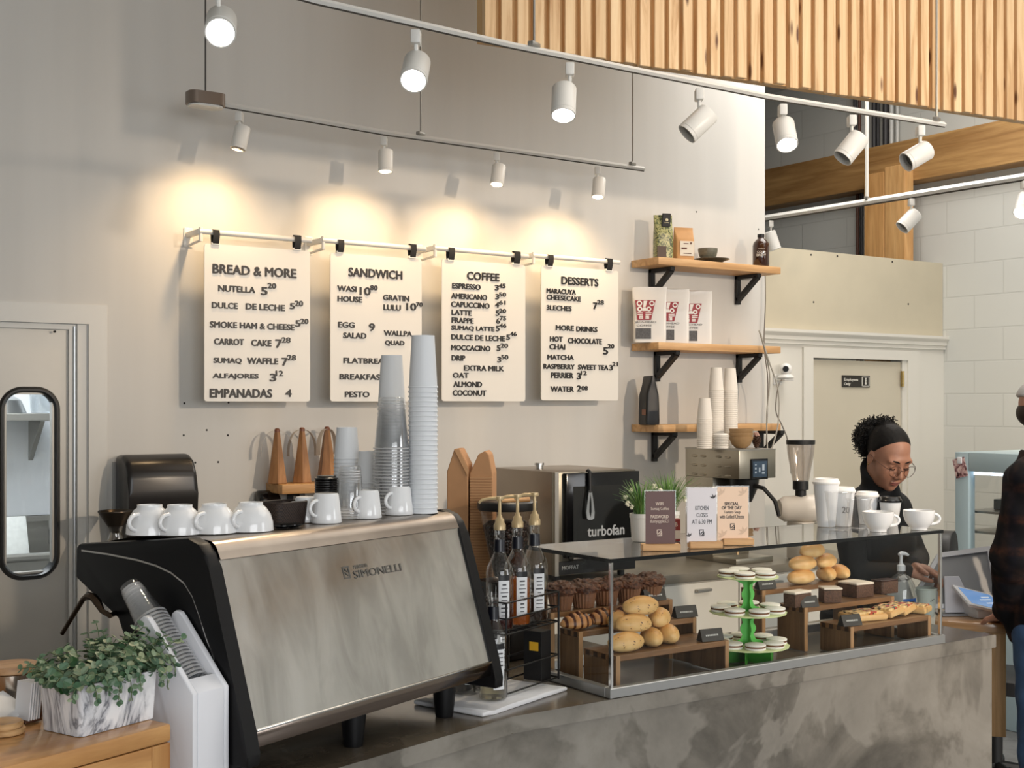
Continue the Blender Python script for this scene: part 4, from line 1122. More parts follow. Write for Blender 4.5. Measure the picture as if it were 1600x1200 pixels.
stack('paper_cup', cup_proto(.033, .0265, .086, M_paper).obj('paper_cup', M_paper), 8, .0105, mtop(576, 3.38), Z_,
      'white paper cup in the lowest stack, left of the tall clear cups', 'topmost cup of the lowest stack, left of the tall clear cups', 'lowest paper cup stack')
stack('plastic_cup', clear_obj(clear_proto(.0335, .027, .11, 2)), 4, .007, mtop(547, 3.17), Z_,
      'clear plastic tumbler in the short clear stack behind the mugs', 'topmost tumbler of the short clear stack behind the mugs', 'short clear tumbler stack')
g = B().lathe([(0, .007), (.022, .007), (.024, .002), (.029, 0), (.030, .002), (.0295, .0045), (.0255, .0065), (.024, .010), (0, .010)], seg=28)
stack('cup_lid', g.obj('takeaway_cover', P('lid_black', (14, 14, 15), .25)), 16, .0062, mtop(510, 3.22), Z_, 'black plastic lid in the pile behind the middle mug', 'topmost black lid of the pile behind the middle mug', 'pile of black lids', 'lid')
# woven basket and black saucers
pb = mtop(441, 3.02)
def weave():
    t = NT('woven_rattan'); v = t.coords((1, 1, 1)); w1 = t.add('ShaderNodeTexChecker'); t.link(v, w1.inputs[0]); w1.inputs['Scale'].default_value = 260
    w1.inputs[1].default_value = (*srgb(58, 42, 34), 1); w1.inputs[2].default_value = (*srgb(26, 19, 16), 1)
    t.link(w1.outputs[0], t.b.inputs['Base Color']); t.b.inputs['Roughness'].default_value = .6; t.bump(w1.outputs[1], .6, .002); return t.m
t = thing('woven_basket', 'small dark woven basket on the espresso machine beside the cups', 'basket', pb, MA)
g = B(); o1, o2, o3 = rounded(.098, .075, .018, 4), rounded(.108, .085, .02, 4), rounded(.100, .077, .018, 4)
lo = [[g.bm.verts.new((x, y, z)) for x, y in q] for q, z in ((o1, 0), (o2, .05), (o3, .05), (rounded(.092, .07, .016, 4), .004))]
for a, b in zip(lo, lo[1:]):
    for k in range(len(a)): g.bm.faces.new((a[k], a[(k + 1) % len(a)], b[(k + 1) % len(b)], b[k]))
g.bm.faces.new(lo[0][::-1]); g.bm.faces.new(lo[-1]); g.obj('basket_body', weave(), t, 40)
B().tube([(x, y, .0515) for x, y in rounded(.104, .081, .019, 4)], .0028, 6, True).obj('basket_rim', P('rattan_rim', (40, 29, 24), .6), t)
for k, (u, d) in enumerate(((442, 2.9), (457, 2.92))):
    g = B().lathe([(0, 0), (.016, 0), (.017, .003), (.027, .007), (.027, .009), (.016, .005), (0, .005)], mtop(u, d))
    tag(g.obj('black_dish', P('dish_black', (15, 15, 16), .15)), ['left black dish in front of the dark basket on the machine', 'right black dish in front of the dark basket on the machine'][k], 'dish')

# ---- side table and pour-over carafe behind the machine
tx = DXR + .17
t = thing('prep_table', 'narrow steel prep table against the wall behind the espresso machine', 'table', (tx, YW, 0))
B().box2((0, -.45, 1.0), (.72, -.02, 1.03), .003).obj('table_top', M_ss_d, t, 0)
for x in (.03, .69):
    for y in (-.42, -.05): B().box2((x - .015, y - .015, 0), (x + .015, y + .015, .999)).obj('leg', M_ss_d, t, 0)
p = at_y(191, 850, YW - .33); 
t = thing('pour_over_carafe', 'hourglass glass carafe with a dark metal cone filter behind the machine', 'carafe', (p.x, YW - .24, 1.031))
B().lathe([(0, 0), (.06, 0), (.064, .01), (.058, .06), (.024, .14), (.026, .155), (.05, .215), (.052, .215), (.028, .153), (.026, .14), (.061, .06), (.067, .008), (.062, -.0)], seg=28).obj('glass_body', clear('carafe_glass', (.90, .87, .82), .08, .7, .03, .35), t)
B().lathe([(.012, .145), (.07, .235), (.073, .237), (.074, .232), (.015, .14), (0, .14)], seg=28).obj('cone_filter', P('filter_dark', (64, 56, 48), .3, .8), t)

# ---- white sloping cup dispenser with clear cups
DM0, DM1, DN = -.138, -.042, .034
M_disp = P('dispenser_white', (232, 233, 238), .3)
t = thing('cup_dispenser', 'tall white sloping cup dispenser at the near end of the counter', 'cup dispenser', mworld(DM0, DN), MA)
wd = DM1 - DM0; th_ = .013
sidep = [(0, 0), (0, .23)] + [(.125, .36)] + [(.142 + .018 * math.cos(a), .354 + .018 * math.sin(a)) for a in [R(125), R(80), R(35), R(0)]] + [(.16, .3), (.16, 0)]
for a, b in ((0, th_), (wd - th_, wd)): B().prism(sidep, a, b, msd, .003, 2).obj('side_wall', M_disp, t, 30)
B().prism([(0, 0), (0, .23), (.028, .255), (.036, .245), (.02, .22), (.02, 0)], th_ + .0003, wd - th_ - .0003, msd, .002).obj('front_wall', M_disp, t, 30)
B().prism([(.148, 0), (.148, .28), (.158, .29), (.158, 0)], th_ + .0003, wd - th_ - .0003, msd).obj('rear_wall', M_disp, t, 30)
th2 = R(44); ax_l = Vector((0, math.cos(th2), math.sin(th2)))
axw = nd * ax_l.y + Z_ * ax_l.z
base_l = Vector((wd / 2, .058, .236))
bw = mworld(DM0, DN) + md * base_l.x + nd * base_l.y + Z_ * base_l.z
stack('plastic_cup', clear_obj(clear_proto(.0335, .0205, .098, 5)), 20, .0089, bw, axw, 'clear plastic cup nested in the sloping white dispenser', 'outermost clear plastic cup sticking up out of the dispenser', 'clear cups in the dispenser')

# ---- slatted wooden stand with planter at the lower left
SZ = 1.11
M_pine = wood('stand_pine', (214, 164, 104), (176, 122, 68), (.6, .6, .6), .32, True, .35, axis='x')
M_pinez = wood('stand_pine_upright', (210, 160, 100), (170, 116, 62), (.7, .7, .7), .4, True, .1, axis='z')
SR = -.205; SN = .018
t = thing('slatted_stand', 'pine slatted condiment stand at the near end of the counter', 'stand', mworld(SR, SN, -CT), MA)
B().box2((-1.3, 0, SZ - .035), (0, .42, SZ), .006).obj('stand_top', M_pine, t, 30)
B().box2((-1.298, .001, SZ - .085), (-.046, .021, SZ - .036), .002).obj('front_rail', M_pine, t, 0)
B().box2((-.045, .001, 0), (-.001, .03, SZ - .036), .003).obj('corner_post', M_pinez, t, 0)
B().box2((-1.298, .001, 0), (-1.255, .03, SZ - .036), .003).obj('corner_post', M_pinez, t, 0)
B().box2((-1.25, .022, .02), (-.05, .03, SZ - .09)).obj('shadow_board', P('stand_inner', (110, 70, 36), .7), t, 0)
B().box2((-1.298, .04, 0), (-.002, .419, SZ - .04)).obj('stand_body', M_pinez, t, 0)
g = B(); x = -.062
while x > -1.25: g.box2((x - .042, .004, .02), (x, .0215, SZ - .087), .002, 1); x -= .052
g.obj('slats', M_pinez, t, 0)
def marble():
    t = NT('veined_marble'); v = t.coords((1.0, 1.0, .55), (0, .35, .4))
    n = t.noise(v, 8, 5, .6, 1.4); n2 = t.noise(v, 9, 3, .5, 1.0)
    c = t.ramp(n, [(.40, srgb(238, 238, 240)), (.47, srgb(196, 198, 204)), (.5, srgb(112, 114, 122)), (.53, srgb(206, 207, 212)), (.6, srgb(240, 240, 242))])
    m2 = t.ramp(n2, [(.48, (0, 0, 0)), (.6, (.9, .9, .9))])
    c = t.mix(m2, c, srgb(240, 240, 242)); t.link(c, t.b.inputs['Base Color']); t.b.inputs['Roughness'].default_value = .3
    return t.m
p0 = at_z(126, 1155, SZ); p1 = at_z(249, 1122, SZ)
pl_x = (p1 - p0); PLW = Vector((pl_x.x, pl_x.y, 0)).length; PA = math.atan2(pl_x.y, pl_x.x)
PLD, PLH = .125, .094
t = thing('marble_planter', 'white marble patterned planter with eucalyptus on the pine stand', 'planter', (p0.x, p0.y, SZ + .001), PA)
g = B()
lo = [[g.bm.verts.new((x, y, z)) for x, y in q] for q, z in ((rounded(PLW - .008, PLD - .012, .012, 4, PLW / 2, PLD / 2), 0), (rounded(PLW, PLD, .012, 4, PLW / 2, PLD / 2), PLH), (rounded(PLW - .01, PLD - .01, .01, 4, PLW / 2, PLD / 2), PLH), (rounded(PLW - .014, PLD - .014, .01, 4, PLW / 2, PLD / 2), PLH - .02))]
for a, b in zip(lo, lo[1:]):
    for k in range(len(a)): g.bm.faces.new((a[k], a[(k + 1) % len(a)], b[(k + 1) % len(b)], b[k]))
g.bm.faces.new(lo[0][::-1]); g.bm.faces.new(lo[-1]); g.obj('pot', marble(), t, 40)
def leafmat(name, cols, rough=.5):
    t = NT(name); gm = t.add('ShaderNodeNewGeometry')
    t.link(t.ramp(gm.outputs['Random Per Island'], [(i / (len(cols) - 1), srgb(*c)) for i, c in enumerate(cols)]), t.b.inputs['Base Color'])
    t.b.inputs['Roughness'].default_value = rough; return t.m
M_euc = leafmat('eucalyptus_leaf', [(66, 100, 70), (104, 132, 104), (52, 84, 60), (138, 156, 130), (84, 118, 82), (154, 162, 128), (78, 112, 88), (48, 88, 44)])
rnd = random.Random(11)
gl, gs = B(), B()
def leaf_disc(g, c, nrm, r, along):
    nrm = nrm.normalized(); a = (along - nrm * along.dot(nrm)).normalized(); b = nrm.cross(a)
    top = [c + a * (r * x) + b * (r * y) + nrm * (r * z) for x, y, z in ((0, 0, 0), (.35, .62, .16), (.95, .78, .2), (1.55, .5, .16), (1.9, 0, .02), (1.55, -.5, .16), (.95, -.78, .2), (.35, -.62, .16))]
    mid = c + a * r * .95 - nrm * r * .02
    tv = [g.bm.verts.new(p) for p in top]; mv = g.bm.verts.new(mid); bv = g.bm.verts.new(mid - nrm * .0012)
    for k in range(8):
        g.bm.faces.new((tv[k], tv[(k + 1) % 8], mv)); g.bm.faces.new((tv[(k + 1) % 8], tv[k], bv))
def sprig(base, d0, ln, droop, rl, n):
    pts = [Vector(base)]; d = Vector(d0).normalized(); st = ln / n
    for k in range(n):
        d = (d + Vector((rnd.uniform(-.18, .18), rnd.uniform(-.18, .18), rnd.uniform(-.1, .12) - droop * k / n))).normalized()
        pts.append(pts[-1] + d * st)
        for s in (1, -1):
            sd_ = d.cross(Vector((rnd.uniform(-1, 1), rnd.uniform(-1, 1), rnd.uniform(-.2, 1)))).normalized()
            al = (sd_ * s + d * .35).normalized(); nn = (d * .6 + Z_ * .55 + Vector((rnd.uniform(-.5, .5), rnd.uniform(-.5, .5) - .25, 0)))
            leaf_disc(gl, pts[-1] + al * .001, nn, rl * rnd.uniform(.75, 1.15) * (1 - .45 * k / n), al)
    gs.tube(pts, .0009, 5)
for k in range(92):
    x = rnd.uniform(.008, PLW - .008); y = rnd.uniform(.015, PLD - .015)
    out = Vector(((x - PLW / 2) / PLW * 1.6, (y - PLD / 2) / PLD * 1.3, rnd.uniform(.5, 1.5)))
    hgt = rnd.uniform(.045, .085) * (1.25 if x > PLW * .6 else 1)
    sprig((x, y, PLH - .012), out, hgt, .35, .0130, 6)
for (x, dx, dy, ln, dr) in ((.10, -.05, -.9, .09, 1.5), (.085, -.2, -.9, .075, 1.6), (.175, .2, -.8, .085, 1.5), (.165, .05, -.9, .06, 1.4), (.02, -.8, -.5, .075, .9), (.18, .9, -.1, .1, .35), (.185, .9, -.4, .07, .8), (.03, -.5, -.9, .06, 1.2), (.13, .0, -.9, .05, 1.4), (.06, -.3, -.8, .05, 1.2)):
    sprig((x, .014 if dy < -.3 else .06, PLH - .004), (dx, dy, .75), ln, dr, .0098, 8)
gl.obj('foliage', M_euc, t, 0); gs.obj('stems', P('stem_green', (86, 104, 66), .6), t)

# things left of the planter on the stand
p = at_z(20, 1108, SZ)
t = thing('steel_canister', 'round stainless canister with a wooden lid left of the planter', 'canister', (p.x, p.y, SZ + .001))
B().lathe([(0, 0), (.045, 0), (.047, .003), (.047, .074), (.045, .076), (0, .076)], seg=32).obj('canister_body', P('canister_steel', (178, 170, 160), .2, 1), t, 40)
B().lathe([(0, .0765), (.049, .0765), (.05, .08), (.048, .09), (0, .092)], seg=32).obj('lid', wood('lid_wood', (206, 168, 128), (168, 126, 86), (1, 1, 1), .5, False), t, 40)
M_pack = P('paper_packet', (226, 226, 226), .55); M_packd = P('packet_shade', (214, 214, 216), .55)
t = thing('packet_holder', 'small dark wooden holder beside the marble planter', 'holder', (*at_z(46, 1128, SZ).xy, SZ + .001), PA)
B().box2((-.018, -.012, 0), (.02, .03, .006), .001).obj('holder_base', P('holder_brown', (92, 58, 38), .5), t, 0)
B().box2((.017, -.012, .0062), (.021, .03, .05), .001).obj('holder_side', _mats['holder_brown'], t, 0)
hb = at_z(46, 1128, SZ)
for k in range(5):
    q = Vector((hb.x, hb.y, SZ + .0075)) + Vector((math.cos(PA), math.sin(PA), 0)) * (-.013 + .0056 * k)
    o = B().box((0, 0, .036), (.003, .045, .072), (0, R(6), 0), .001, 1).obj('sugar_packet', M_pack if k % 2 else M_packd, smooth=0, loc=q, rz=PA)
    tag(o, 'white paper sugar packet standing in the small dark holder', 'packet', 'packets in the dark holder')
for k, (u, v, rx, rz_, w_, h_, lb) in enumerate(((2, 1128, -62, 18, .09, .075, 'white folded napkin leaning at the left edge behind the wooden coaster'), (26, 1118, -74, -18, .085, .06, 'white folded napkin lying against the planter end'))):
    p = at_z(u, v + 2, SZ)
    g = B().box((0, 0, 0), (w_, h_, .004), None, .0015, 1); g.box((.004, .003, .005), (w_, h_, .004), None, .0015, 1)
    o = g.obj('paper_napkin', M_pack, smooth=0, loc=(p.x, p.y, SZ + .004 + h_ / 2 * abs(math.sin(R(90 + rx))) + .004))
    o.rotation_euler = (R(90 + rx), 0, PA + R(rz_)); tag(o, lb, 'napkin')
p = at_z(8, 1146, SZ)
for k in range(2):
    o = B().lathe([(0, 0), (.034, 0), (.036, .003), (.036, .008), (.033, .011), (0, .011)], seg=32).obj('wooden_coaster', wood('coaster_wood', (214, 176, 128), (178, 136, 88), (1, 1, 1), .4, False), loc=(p.x - .004 * k, p.y, SZ + .001 + .0115 * k))
    tag(o, ['round wooden coaster at the left edge, the lower of two', 'round wooden coaster at the left edge, the upper of two'][k], 'coaster', 'round coasters on the stand')

# ================================================================== SYRUPS
c4 = [at_z(622, 1106, CT), at_z(748, 1126, CT), at_z(887, 1079, CT)]
c4.append(c4[0] + (c4[2] - c4[1]))
def inset_m(p): return p
t0 = c4[1]
M_towel = P('white_towel', (230, 230, 232), .9, bump=(160, .5, .002), sheen=.2)
# keep the towel clear of the machine foot
g = B(); tw = []
q0 = mloc(c4[1]); q2 = mloc(c4[2])
corners = [(.79, -.005), (.835, -.012), (q2.x, q2.y), (q2.x - .02, q2.y + .23), (.80, .23)]
cs = [(m_, n_) for m_, n_ in corners]
g.prism(cs, .0006, .012, None, .0045, 2)
bmesh.ops.subdivide_edges(g.bm, edges=g.bm.edges[:], cuts=5, use_grid_fill=True)
from mathutils import noise as _nz
for v in g.bm.verts:
    if v.co.z > .008: v.co.z += .0035 * _nz.noise(v.co * 28)
    v.co.x += .002 * _nz.noise(v.co * 22 + Vector((5, 0, 0))); v.co.y += .003 * _nz.noise(v.co * 18 + Vector((0, 7, 0)))
tag(g.obj('folded_towel', M_towel, None, 60, MO, MA), 'white folded towel under the syrup rack beside the espresso machine', 'towel')
TZ = CT + .0165
M_rack = P('rack_black_wire', (16, 16, 17), .4)
r0 = at_z(791, 1098, CT); RK = Vector((r0.x, r0.y, TZ)); RL, RWD = .265, .105
UT = .165
t = thing('syrup_rack', 'black wire rack holding three syrup bottles on the towel', 'rack', RK, MA)
for x in (0, RL):
    for y in (0, RWD): B().tube([(x, y, 0), (x, y, UT + .085)], .0032, 8).obj('post', M_rack, t)
g = B()
for z in (.006, .07, UT, UT + .042, UT + .085): g.tube([(0, 0, z), (RL, 0, z), (RL, RWD, z), (0, RWD, z)], .0026, 6, True)
g.obj('rails', M_rack, t)
g = B()
for k in range(1, 8): g.tube([(RL * k / 8, 0, UT), (RL * k / 8, RWD, UT)], .0018, 6)
for k in range(1, 4): g.tube([(0, RWD * k / 4, UT + .0026), (RL, RWD * k / 4, UT + .0026)], .0018, 6)
g.obj('tier_wires', M_rack, t)
M_gl = clear('bottle_glass', (.90, .90, .88), .06, .6, .03, .3)
M_lab = P('label_white', (226, 228, 230), .5); M_labk = P('label_black', (20, 20, 22), .4)
M_pump = P('pump_gold', (190, 168, 128), .3, .3)
def liquid(name, rgb, dens=.6):
    t = NT(name); t.b.inputs['Base Color'].default_value = (*srgb(*rgb), 1); t.b.inputs['Roughness'].default_value = .08
    t.b.inputs['Transmission Weight'].default_value = dens; t.b.inputs['IOR'].default_value = 1.33; return t.m
def syrup(loc, label, liq, fill, pump=True, lab_ang=0, group=None, dark=False, name='syrup_bottle', h=.285):
    t = thing(name, label, 'bottle', loc, 0, group); s = h / .285
    R0 = .0375
    prof = [(0, .001), (R0 - .004, 0), (R0, .004), (R0, .155 * s), (.034, .172 * s), (.02, .198 * s), (.0155, .21 * s), (.0135, .25 * s), (.0145, .252 * s), (.0145, .27 * s), (.012, .27 * s)]
    B().lathe(prof, seg=32).obj('glass_body', M_gl if not dark else P('dark_bottle', (22, 19, 18), .1, coat=.3), t, 50)
    if liq is not None:
        B().lathe([(0, .004), (R0 - .004, .004), (R0 - .003, .008), (R0 - .003, fill), (0, fill)], seg=32).obj('syrup', liq, t, 40)
    a = math.atan2(-FW[1], -FW[0]) + lab_ang
    lb = B().lathe([(R0 + .0004, .03 * s), (R0 + .0008, .03 * s), (R0 + .0008, .15 * s), (R0 + .0004, .15 * s), (R0 + .0004, .03 * s)], seg=10, a0=a - .42, a1=a + .42).obj('label', M_lab, t, 0)
    B().lathe([(R0 + .001, .136 * s), (R0 + .0014, .136 * s), (R0 + .0014, .151 * s), (R0 + .001, .151 * s), (R0 + .001, .136 * s)], seg=10, a0=a - .42, a1=a + .42).obj('label_band', M_labk, lb, 0)
    g = B(); rr = random.Random(len(label))
    dr_, tg = Vector((math.cos(a), math.sin(a), 0)), Vector((-math.sin(a), math.cos(a), 0))
    for k in range(9):
        z = (.125 - .0105 * k) * s; wl_ = rr.uniform(.010, .022)
        g.box(dr_ * (R0 + .0014) + tg * 0 + Z_ * z, (.0008, wl_, .0022 if k % 3 else .004), Matrix.Rotation(a, 4, 'Z'))
    g.obj('label_print', P('print_dark', (70, 70, 74), .6), lb, 0)
    B().lathe([(.0148, .212 * s), (.0165, .212 * s), (.015, .245 * s), (.0142, .245 * s)], seg=24).obj('neck_band', P('band_navy', (18, 20, 30), .3), t)
    if pump:
        B().lathe([(0, .2705), (.0165, .2705), (.0165, .285), (.013, .29), (.012, .3), (.008, .303), (.006, .31), (.0045, .312), (.0045, .352), (0, .352)], seg=20).obj('pump_collar', M_pump, t, 50)
        dl = (Vector((RT[0], RT[1], 0)) * -1 - Vector((FW[0], FW[1], 0)) * .35).normalized()
        hd = B().lathe([(0, .3522), (.011, .3522), (.012, .357), (.011, .362), (0, .3625)], seg=16).obj('pump_head', M_pump, t)
        B().tube([Vector((0, 0, .357)) + dl * .008, Vector((0, 0, .357)) + dl * .03, Vector((0, 0, .353)) + dl * .052, Vector((0, 0, .345)) + dl * .06], [.005, .0045, .004, .0035], 8).obj('spout', M_pump, hd)
    return t
amber, honey, dkred = liquid('syrup_amber', (196, 104, 34), .5), liquid('syrup_honey', (206, 124, 48), .5), liquid('syrup_dark', (70, 20, 16), .2)
def rk(m_, n_, z_): return RK + md * m_ + nd * n_ + Z_ * z_
UZ = UT + .0052
for k, (lq, fl, lb) in enumerate(((dkred, .075, 'clear pump bottle with a little dark red syrup, nearest in the wire rack'), (amber, .13, 'clear pump bottle of amber syrup in the middle of the wire rack'), (P('coffee_syrup', (40, 24, 18), .1), .075, 'clear pump bottle of dark brown syrup, farthest in the wire rack'))):
    syrup(rk(.045 + .0875 * k, RWD / 2, UZ), lb, lq, fl, True, .35, 'pump bottles in the wire rack')
for k, (m_, lb) in enumerate(((.0, 'dark syrup bottle with white label standing behind the rack, nearest'), (.09, 'dark syrup bottle with white label standing behind the rack, second'), (.18, 'dark syrup bottle with white label standing behind the rack, farthest'))):
    syrup(Vector((*rk(m_, RWD + .052, 0).xy, TZ)), lb, None, 0, False, .5, 'dark bottles behind the rack', True)
bx = rk(.215, .02, 0)
t = thing('black_carton', 'narrow black carton with a yellow sticker below the rack', 'carton', (*rk(RL - .04, .05, 0).xy, TZ), MA)
B().box2((-.02, -.03, 0), (.03, .03, .14), .001).obj('carton_body', P('carton_black', (24, 23, 23), .5), t, 0)
B().box2((-.021, -.02, .085), (-.0201, .01, .11)).obj('sticker', P('sticker_yellow', (226, 174, 44), .5), t, 0)
syrup(mworld(.923, .055, .0165), 'clear syrup bottle without pump standing in front beside the machine', liquid('syrup_pale', (196, 186, 150), .9), .05, False, .45, None, False)
syrup(mworld(.935, .15, .0165), 'clear syrup bottle without pump, hidden behind the front one', None, 0, False, .3, None, False)

# ---- bean grinder behind the syrups
gp = at_z(793, 778, 1.43)
gz = CT + .001
gc = at_d(793, 700, 4.04)
t = thing('coffee_grinder', 'coffee grinder with a large clear hopper of beans behind the syrups', 'grinder', (gc.x, gc.y, gz), R(10))
H0 = 1.72 - 155 * 4.04 / F - gz
B().box2((-.07, -.09, 0), (.07, .09, .24), .012).obj('grinder_body', P('grinder_black', (30, 28, 27), .35), t, 30)
B().lathe([(.035, .241), (.045, .25), (.086, H0 - .03), (.09, H0 - .02), (.092, H0 - .02), (.088, H0 - .035), (.047, .246), (.036, .239)], seg=36).obj('hopper', clear('hopper_plastic', (.92, .9, .88), .02, .3, .05, .2), t)
B().lathe([(0, H0 - .0195), (.093, H0 - .0195), (.096, H0 - .015), (.096, H0 + .006), (.09, H0 + .01), (.05, H0 + .004), (0, H0 + .004)], seg=36).obj('lid', P('lid_rubber', (26, 25, 25), .4), t, 40)
def beans():
    t = NT('coffee_beans'); v = t.coords(); vo = t.add('ShaderNodeTexVoronoi'); t.link(v, vo.inputs['Vector']); vo.inputs['Scale'].default_value = 110
    t.link(t.ramp(vo.outputs['Distance'], [(.1, srgb(74, 48, 38)), (.5, srgb(30, 19, 16)), (.8, srgb(8, 5, 4))]), t.b.inputs['Base Color']); t.b.inputs['Roughness'].default_value = .35
    iv = t.add('ShaderNodeMath', operation='SUBTRACT'); iv.inputs[0].default_value = 1; t.link(vo.outputs['Distance'], iv.inputs[1]); t.bump(iv.outputs[0], 1, .006); return t.m
bo = B().lathe([(0, .252), (.042, .252), (.08, H0 - .07), (.06, H0 - .055), (0, H0 - .05)], seg=36).obj('beans', beans(), t, 40); bo['kind'] = 'stuff'
tag(B().tube([(gc.x - .045, gc.y - .03, gz + H0 + .0125), (gc.x - .01, gc.y - .035, gz + H0 + .013), (gc.x + .05, gc.y - .05, gz + H0 + .0145)], [.006, .007, .008], 10).obj('wooden_brush', wood('brush_wood', (214, 170, 118), (176, 128, 78), (1, 1, 1), .5, False)), 'short pale wooden brush lying on the grinder lid', 'brush')

# ---- kraft takeout boxes
kc = at_d(733, 700, 4.16)
M_kraft = P('kraft_board', (176, 132, 92), .75, noise=(12, .06)); M_kraft2 = P('kraft_board_inner', (190, 146, 104), .75)
ktop = 1.72 - 70 * 4.16 / F
for k, (u, dz, rz_, lb) in enumerate(((715, 0.0, -6, 'smooth nest of kraft takeout boxes standing behind the machine, left one'), (752, -.006, -6, 'ridged nest of kraft takeout boxes standing behind the machine, right one'))):
    c = at_d(u, 700, 4.17)
    t = thing('takeout_box_nest', lb, 'takeout boxes', (c.x, c.y, CT + .001), R(rz_) - YAW, 'kraft takeout boxes')
    h = ktop + dz - CT
    w_ = .07 if k == 0 else .076
    pf = [(-w_ / 2, 0), (w_ / 2, 0), (w_ / 2, h - .075), (w_ * .33, h - .012), (w_ * .18, h), (-w_ * .12, h - .012), (-w_ / 2, h - .075)] if k else [(-w_ / 2, 0), (w_ / 2, 0), (w_ / 2, h - .055), (w_ * .1, h), (-w_ * .15, h), (-w_ / 2, h - .075)]
    B().prism(pf, -.004, .11, frame(X_, Z_, -Y_, (0, .004, 0)) if False else Matrix(((1, 0, 0, 0), (0, 0, 1, 0), (0, 1, 0, 0), (0, 0, 0, 1))), .003).obj('outer_box', M_kraft, t, 0)
    if k:
        g = B(); n = 60
        for i in range(n):
            z = .02 + (h - .1) * i / n; g.box((0, -.006, z), (w_ * .98, .004, (h - .1) / n * .55), (R(10), 0, 0))
        g.obj('box_edges', M_kraft2, t, 0)
    else:
        B().prism([(-w_ * .15, h - .002), (w_ * .1, h - .002), (w_ * .55, h - .07), (w_ * .5, h - .09)], -.002, .0, Matrix(((1, 0, 0, 0), (0, 0, 1, -.008), (0, 1, 0, 0), (0, 0, 0, 1)))).obj('box_flap', M_kraft2, t, 0)
# ================================================================== DISPLAY CASE
CX0, CX1, CY0, CY1, CZ0, CZ1 = 2.165, 3.575, 2.695, 3.085, CT + .001, 1.30
M_case = clear('case_glass', (.98, .985, .98), .0, .3, .0, .06)
M_casetop = clear('case_top_glass', (.94, .96, .95), .06, 1.0, .0, .28)
M_edge = P('glass_edge_black', (12, 14, 14), .15)
M_alu = P('case_aluminium', (176, 177, 176), .35, .8)
dc = thing('display_case', 'long glass pastry display case standing on the concrete counter', 'display case', (CX0, CY0, CZ0))
cw, cd, ch = CX1 - CX0, CY1 - CY0, CZ1 - CZ0
g = B(); g.box2((-.012, -.012, 0), (cw + .012, .012, .028), .002, 1); g.box2((-.012, cd - .012, 0), (cw + .012, cd + .012, .028), .002, 1)
g.box2((-.012, .0125, 0), (.012, cd - .0125, .028), .002, 1); g.box2((cw - .012, .0125, 0), (cw + .012, cd - .0125, .028), .002, 1)
g.obj('base_rail', M_alu, dc, 0)
B().box2((-.003, 0, .0285), (cw + .003, .006, ch - .009)).obj('front_pane', M_case, dc, 0)
B().box2((-.003, .0062, .0285), (.003, cd, ch - .009)).obj('side_pane', M_case, dc, 0)
B().box2((cw - .003, .0062, .0285), (cw + .003, cd, ch - .009)).obj('side_pane', M_case, dc, 0)
tp_ = B().box2((-.006, -.006, ch - .0085), (cw + .006, cd + .006, ch)).obj('top_pane', M_casetop, dc, 0)
g = B(); e = .0035
for a, b in (((-.0075, -.0078, ch - .0105), (cw + .0075, -.0062, ch + .0003)), ((-.0078, -.0062, ch - .0105), (-.0062, cd + .006, ch + .0003)), ((cw + .0062, -.0062, ch - .0105), (cw + .0078, cd + .006, ch + .0003)), ((-.0075, cd + .0062, ch - .0105), (cw + .0075, cd + .0078, ch + .0003))): g.box2(a, b)
g.obj('black_edge', M_edge, dc, 0)
for x in (0, cw): B().box2((x - .0045, -.0045, .028), (x + .0045, .0065, ch - .011), .001, 1).obj('corner_post', M_chrome, dc, 0)
B().box2((cw * .34, .0065, ch - .022), (cw * .345, .01, ch - .0105)).obj('price_clip', P('clip_tan', (206, 170, 120), .5), dc, 0)
FZ = CZ0 + .0005

M_acacia = wood('acacia_board', (146, 108, 70), (92, 64, 40), (1, 1, 1), .4, False, .2, axis='x')
M_acaciaz = wood('acacia_side', (136, 104, 72), (84, 62, 42), (1, 1, 1), .45, False, .1, axis='z')
M_endgr = wood('acacia_edge', (186, 150, 110), (142, 106, 70), (1, 1, 1), .5, False, axis='z')
M_joint = P('finger_joint', (58, 38, 24), .5)
def crate(label, x0, x1, y0, y1, zt):
    t = thing('wooden_riser', label, 'riser', (x0, y0, FZ), 0, 'wooden risers in the case'); w, d, h = x1 - x0, y1 - y0, zt - FZ; th = .016
    B().box2((0, 0, h - th), (w, d, h), .001, 1).obj('top_board', M_acacia, t, 0)
    for a in (0, w - th):
        s = B().box2((a, .0005, 0), (a + th, d - .0005, h - th - .0002), .001, 1).obj('side_board', M_acaciaz, t, 0)
        g = B(); g.box2((a + .001, -.0006, 0), (a + th - .001, .0004, h - .0005)); g.obj('front_edge', M_endgr, s, 0)
    g = B(); n = max(3, int(d / .03))
    for k in range(n):
        y = d * (k + .25) / n; g.box2((-.0006, y, h - th * 1.0), (.0006, y + d / n * .5, h - .0015)); g.box2((w - .0006, y, h - th), (w + .0006, y + d / n * .5, h - .0015))
    g.obj('finger_joints', M_joint, t, 0)
    return t
F1 = (2.228, 2.66, 2.752, 2.90, 1.018); F2 = (2.215, 2.672, 2.906, 2.998, 1.064); F3 = (2.185, 2.66, 3.003, 3.072, 1.108)
R1 = (3.153, 3.553, 2.715, 2.842, 1.013); R2 = (3.087, 3.53, 2.848, 2.968, 1.0625); R3 = (3.024, 3.49, 2.974, 3.072, 1.108)
crate('low wooden riser under the seeded bread rolls in the case', *F1)
crate('middle wooden riser under the scored pastries at the left of the case', *F2)
crate('tall wooden riser under the chocolate muffins at the back left of the case', *F3)
crate('low wooden riser under the topped savoury pastries in the case', *R1)
crate('middle wooden riser under the iced cake slices in the case', *R2)
crate('tall wooden riser under the bun pile at the back right of the case', *R3)

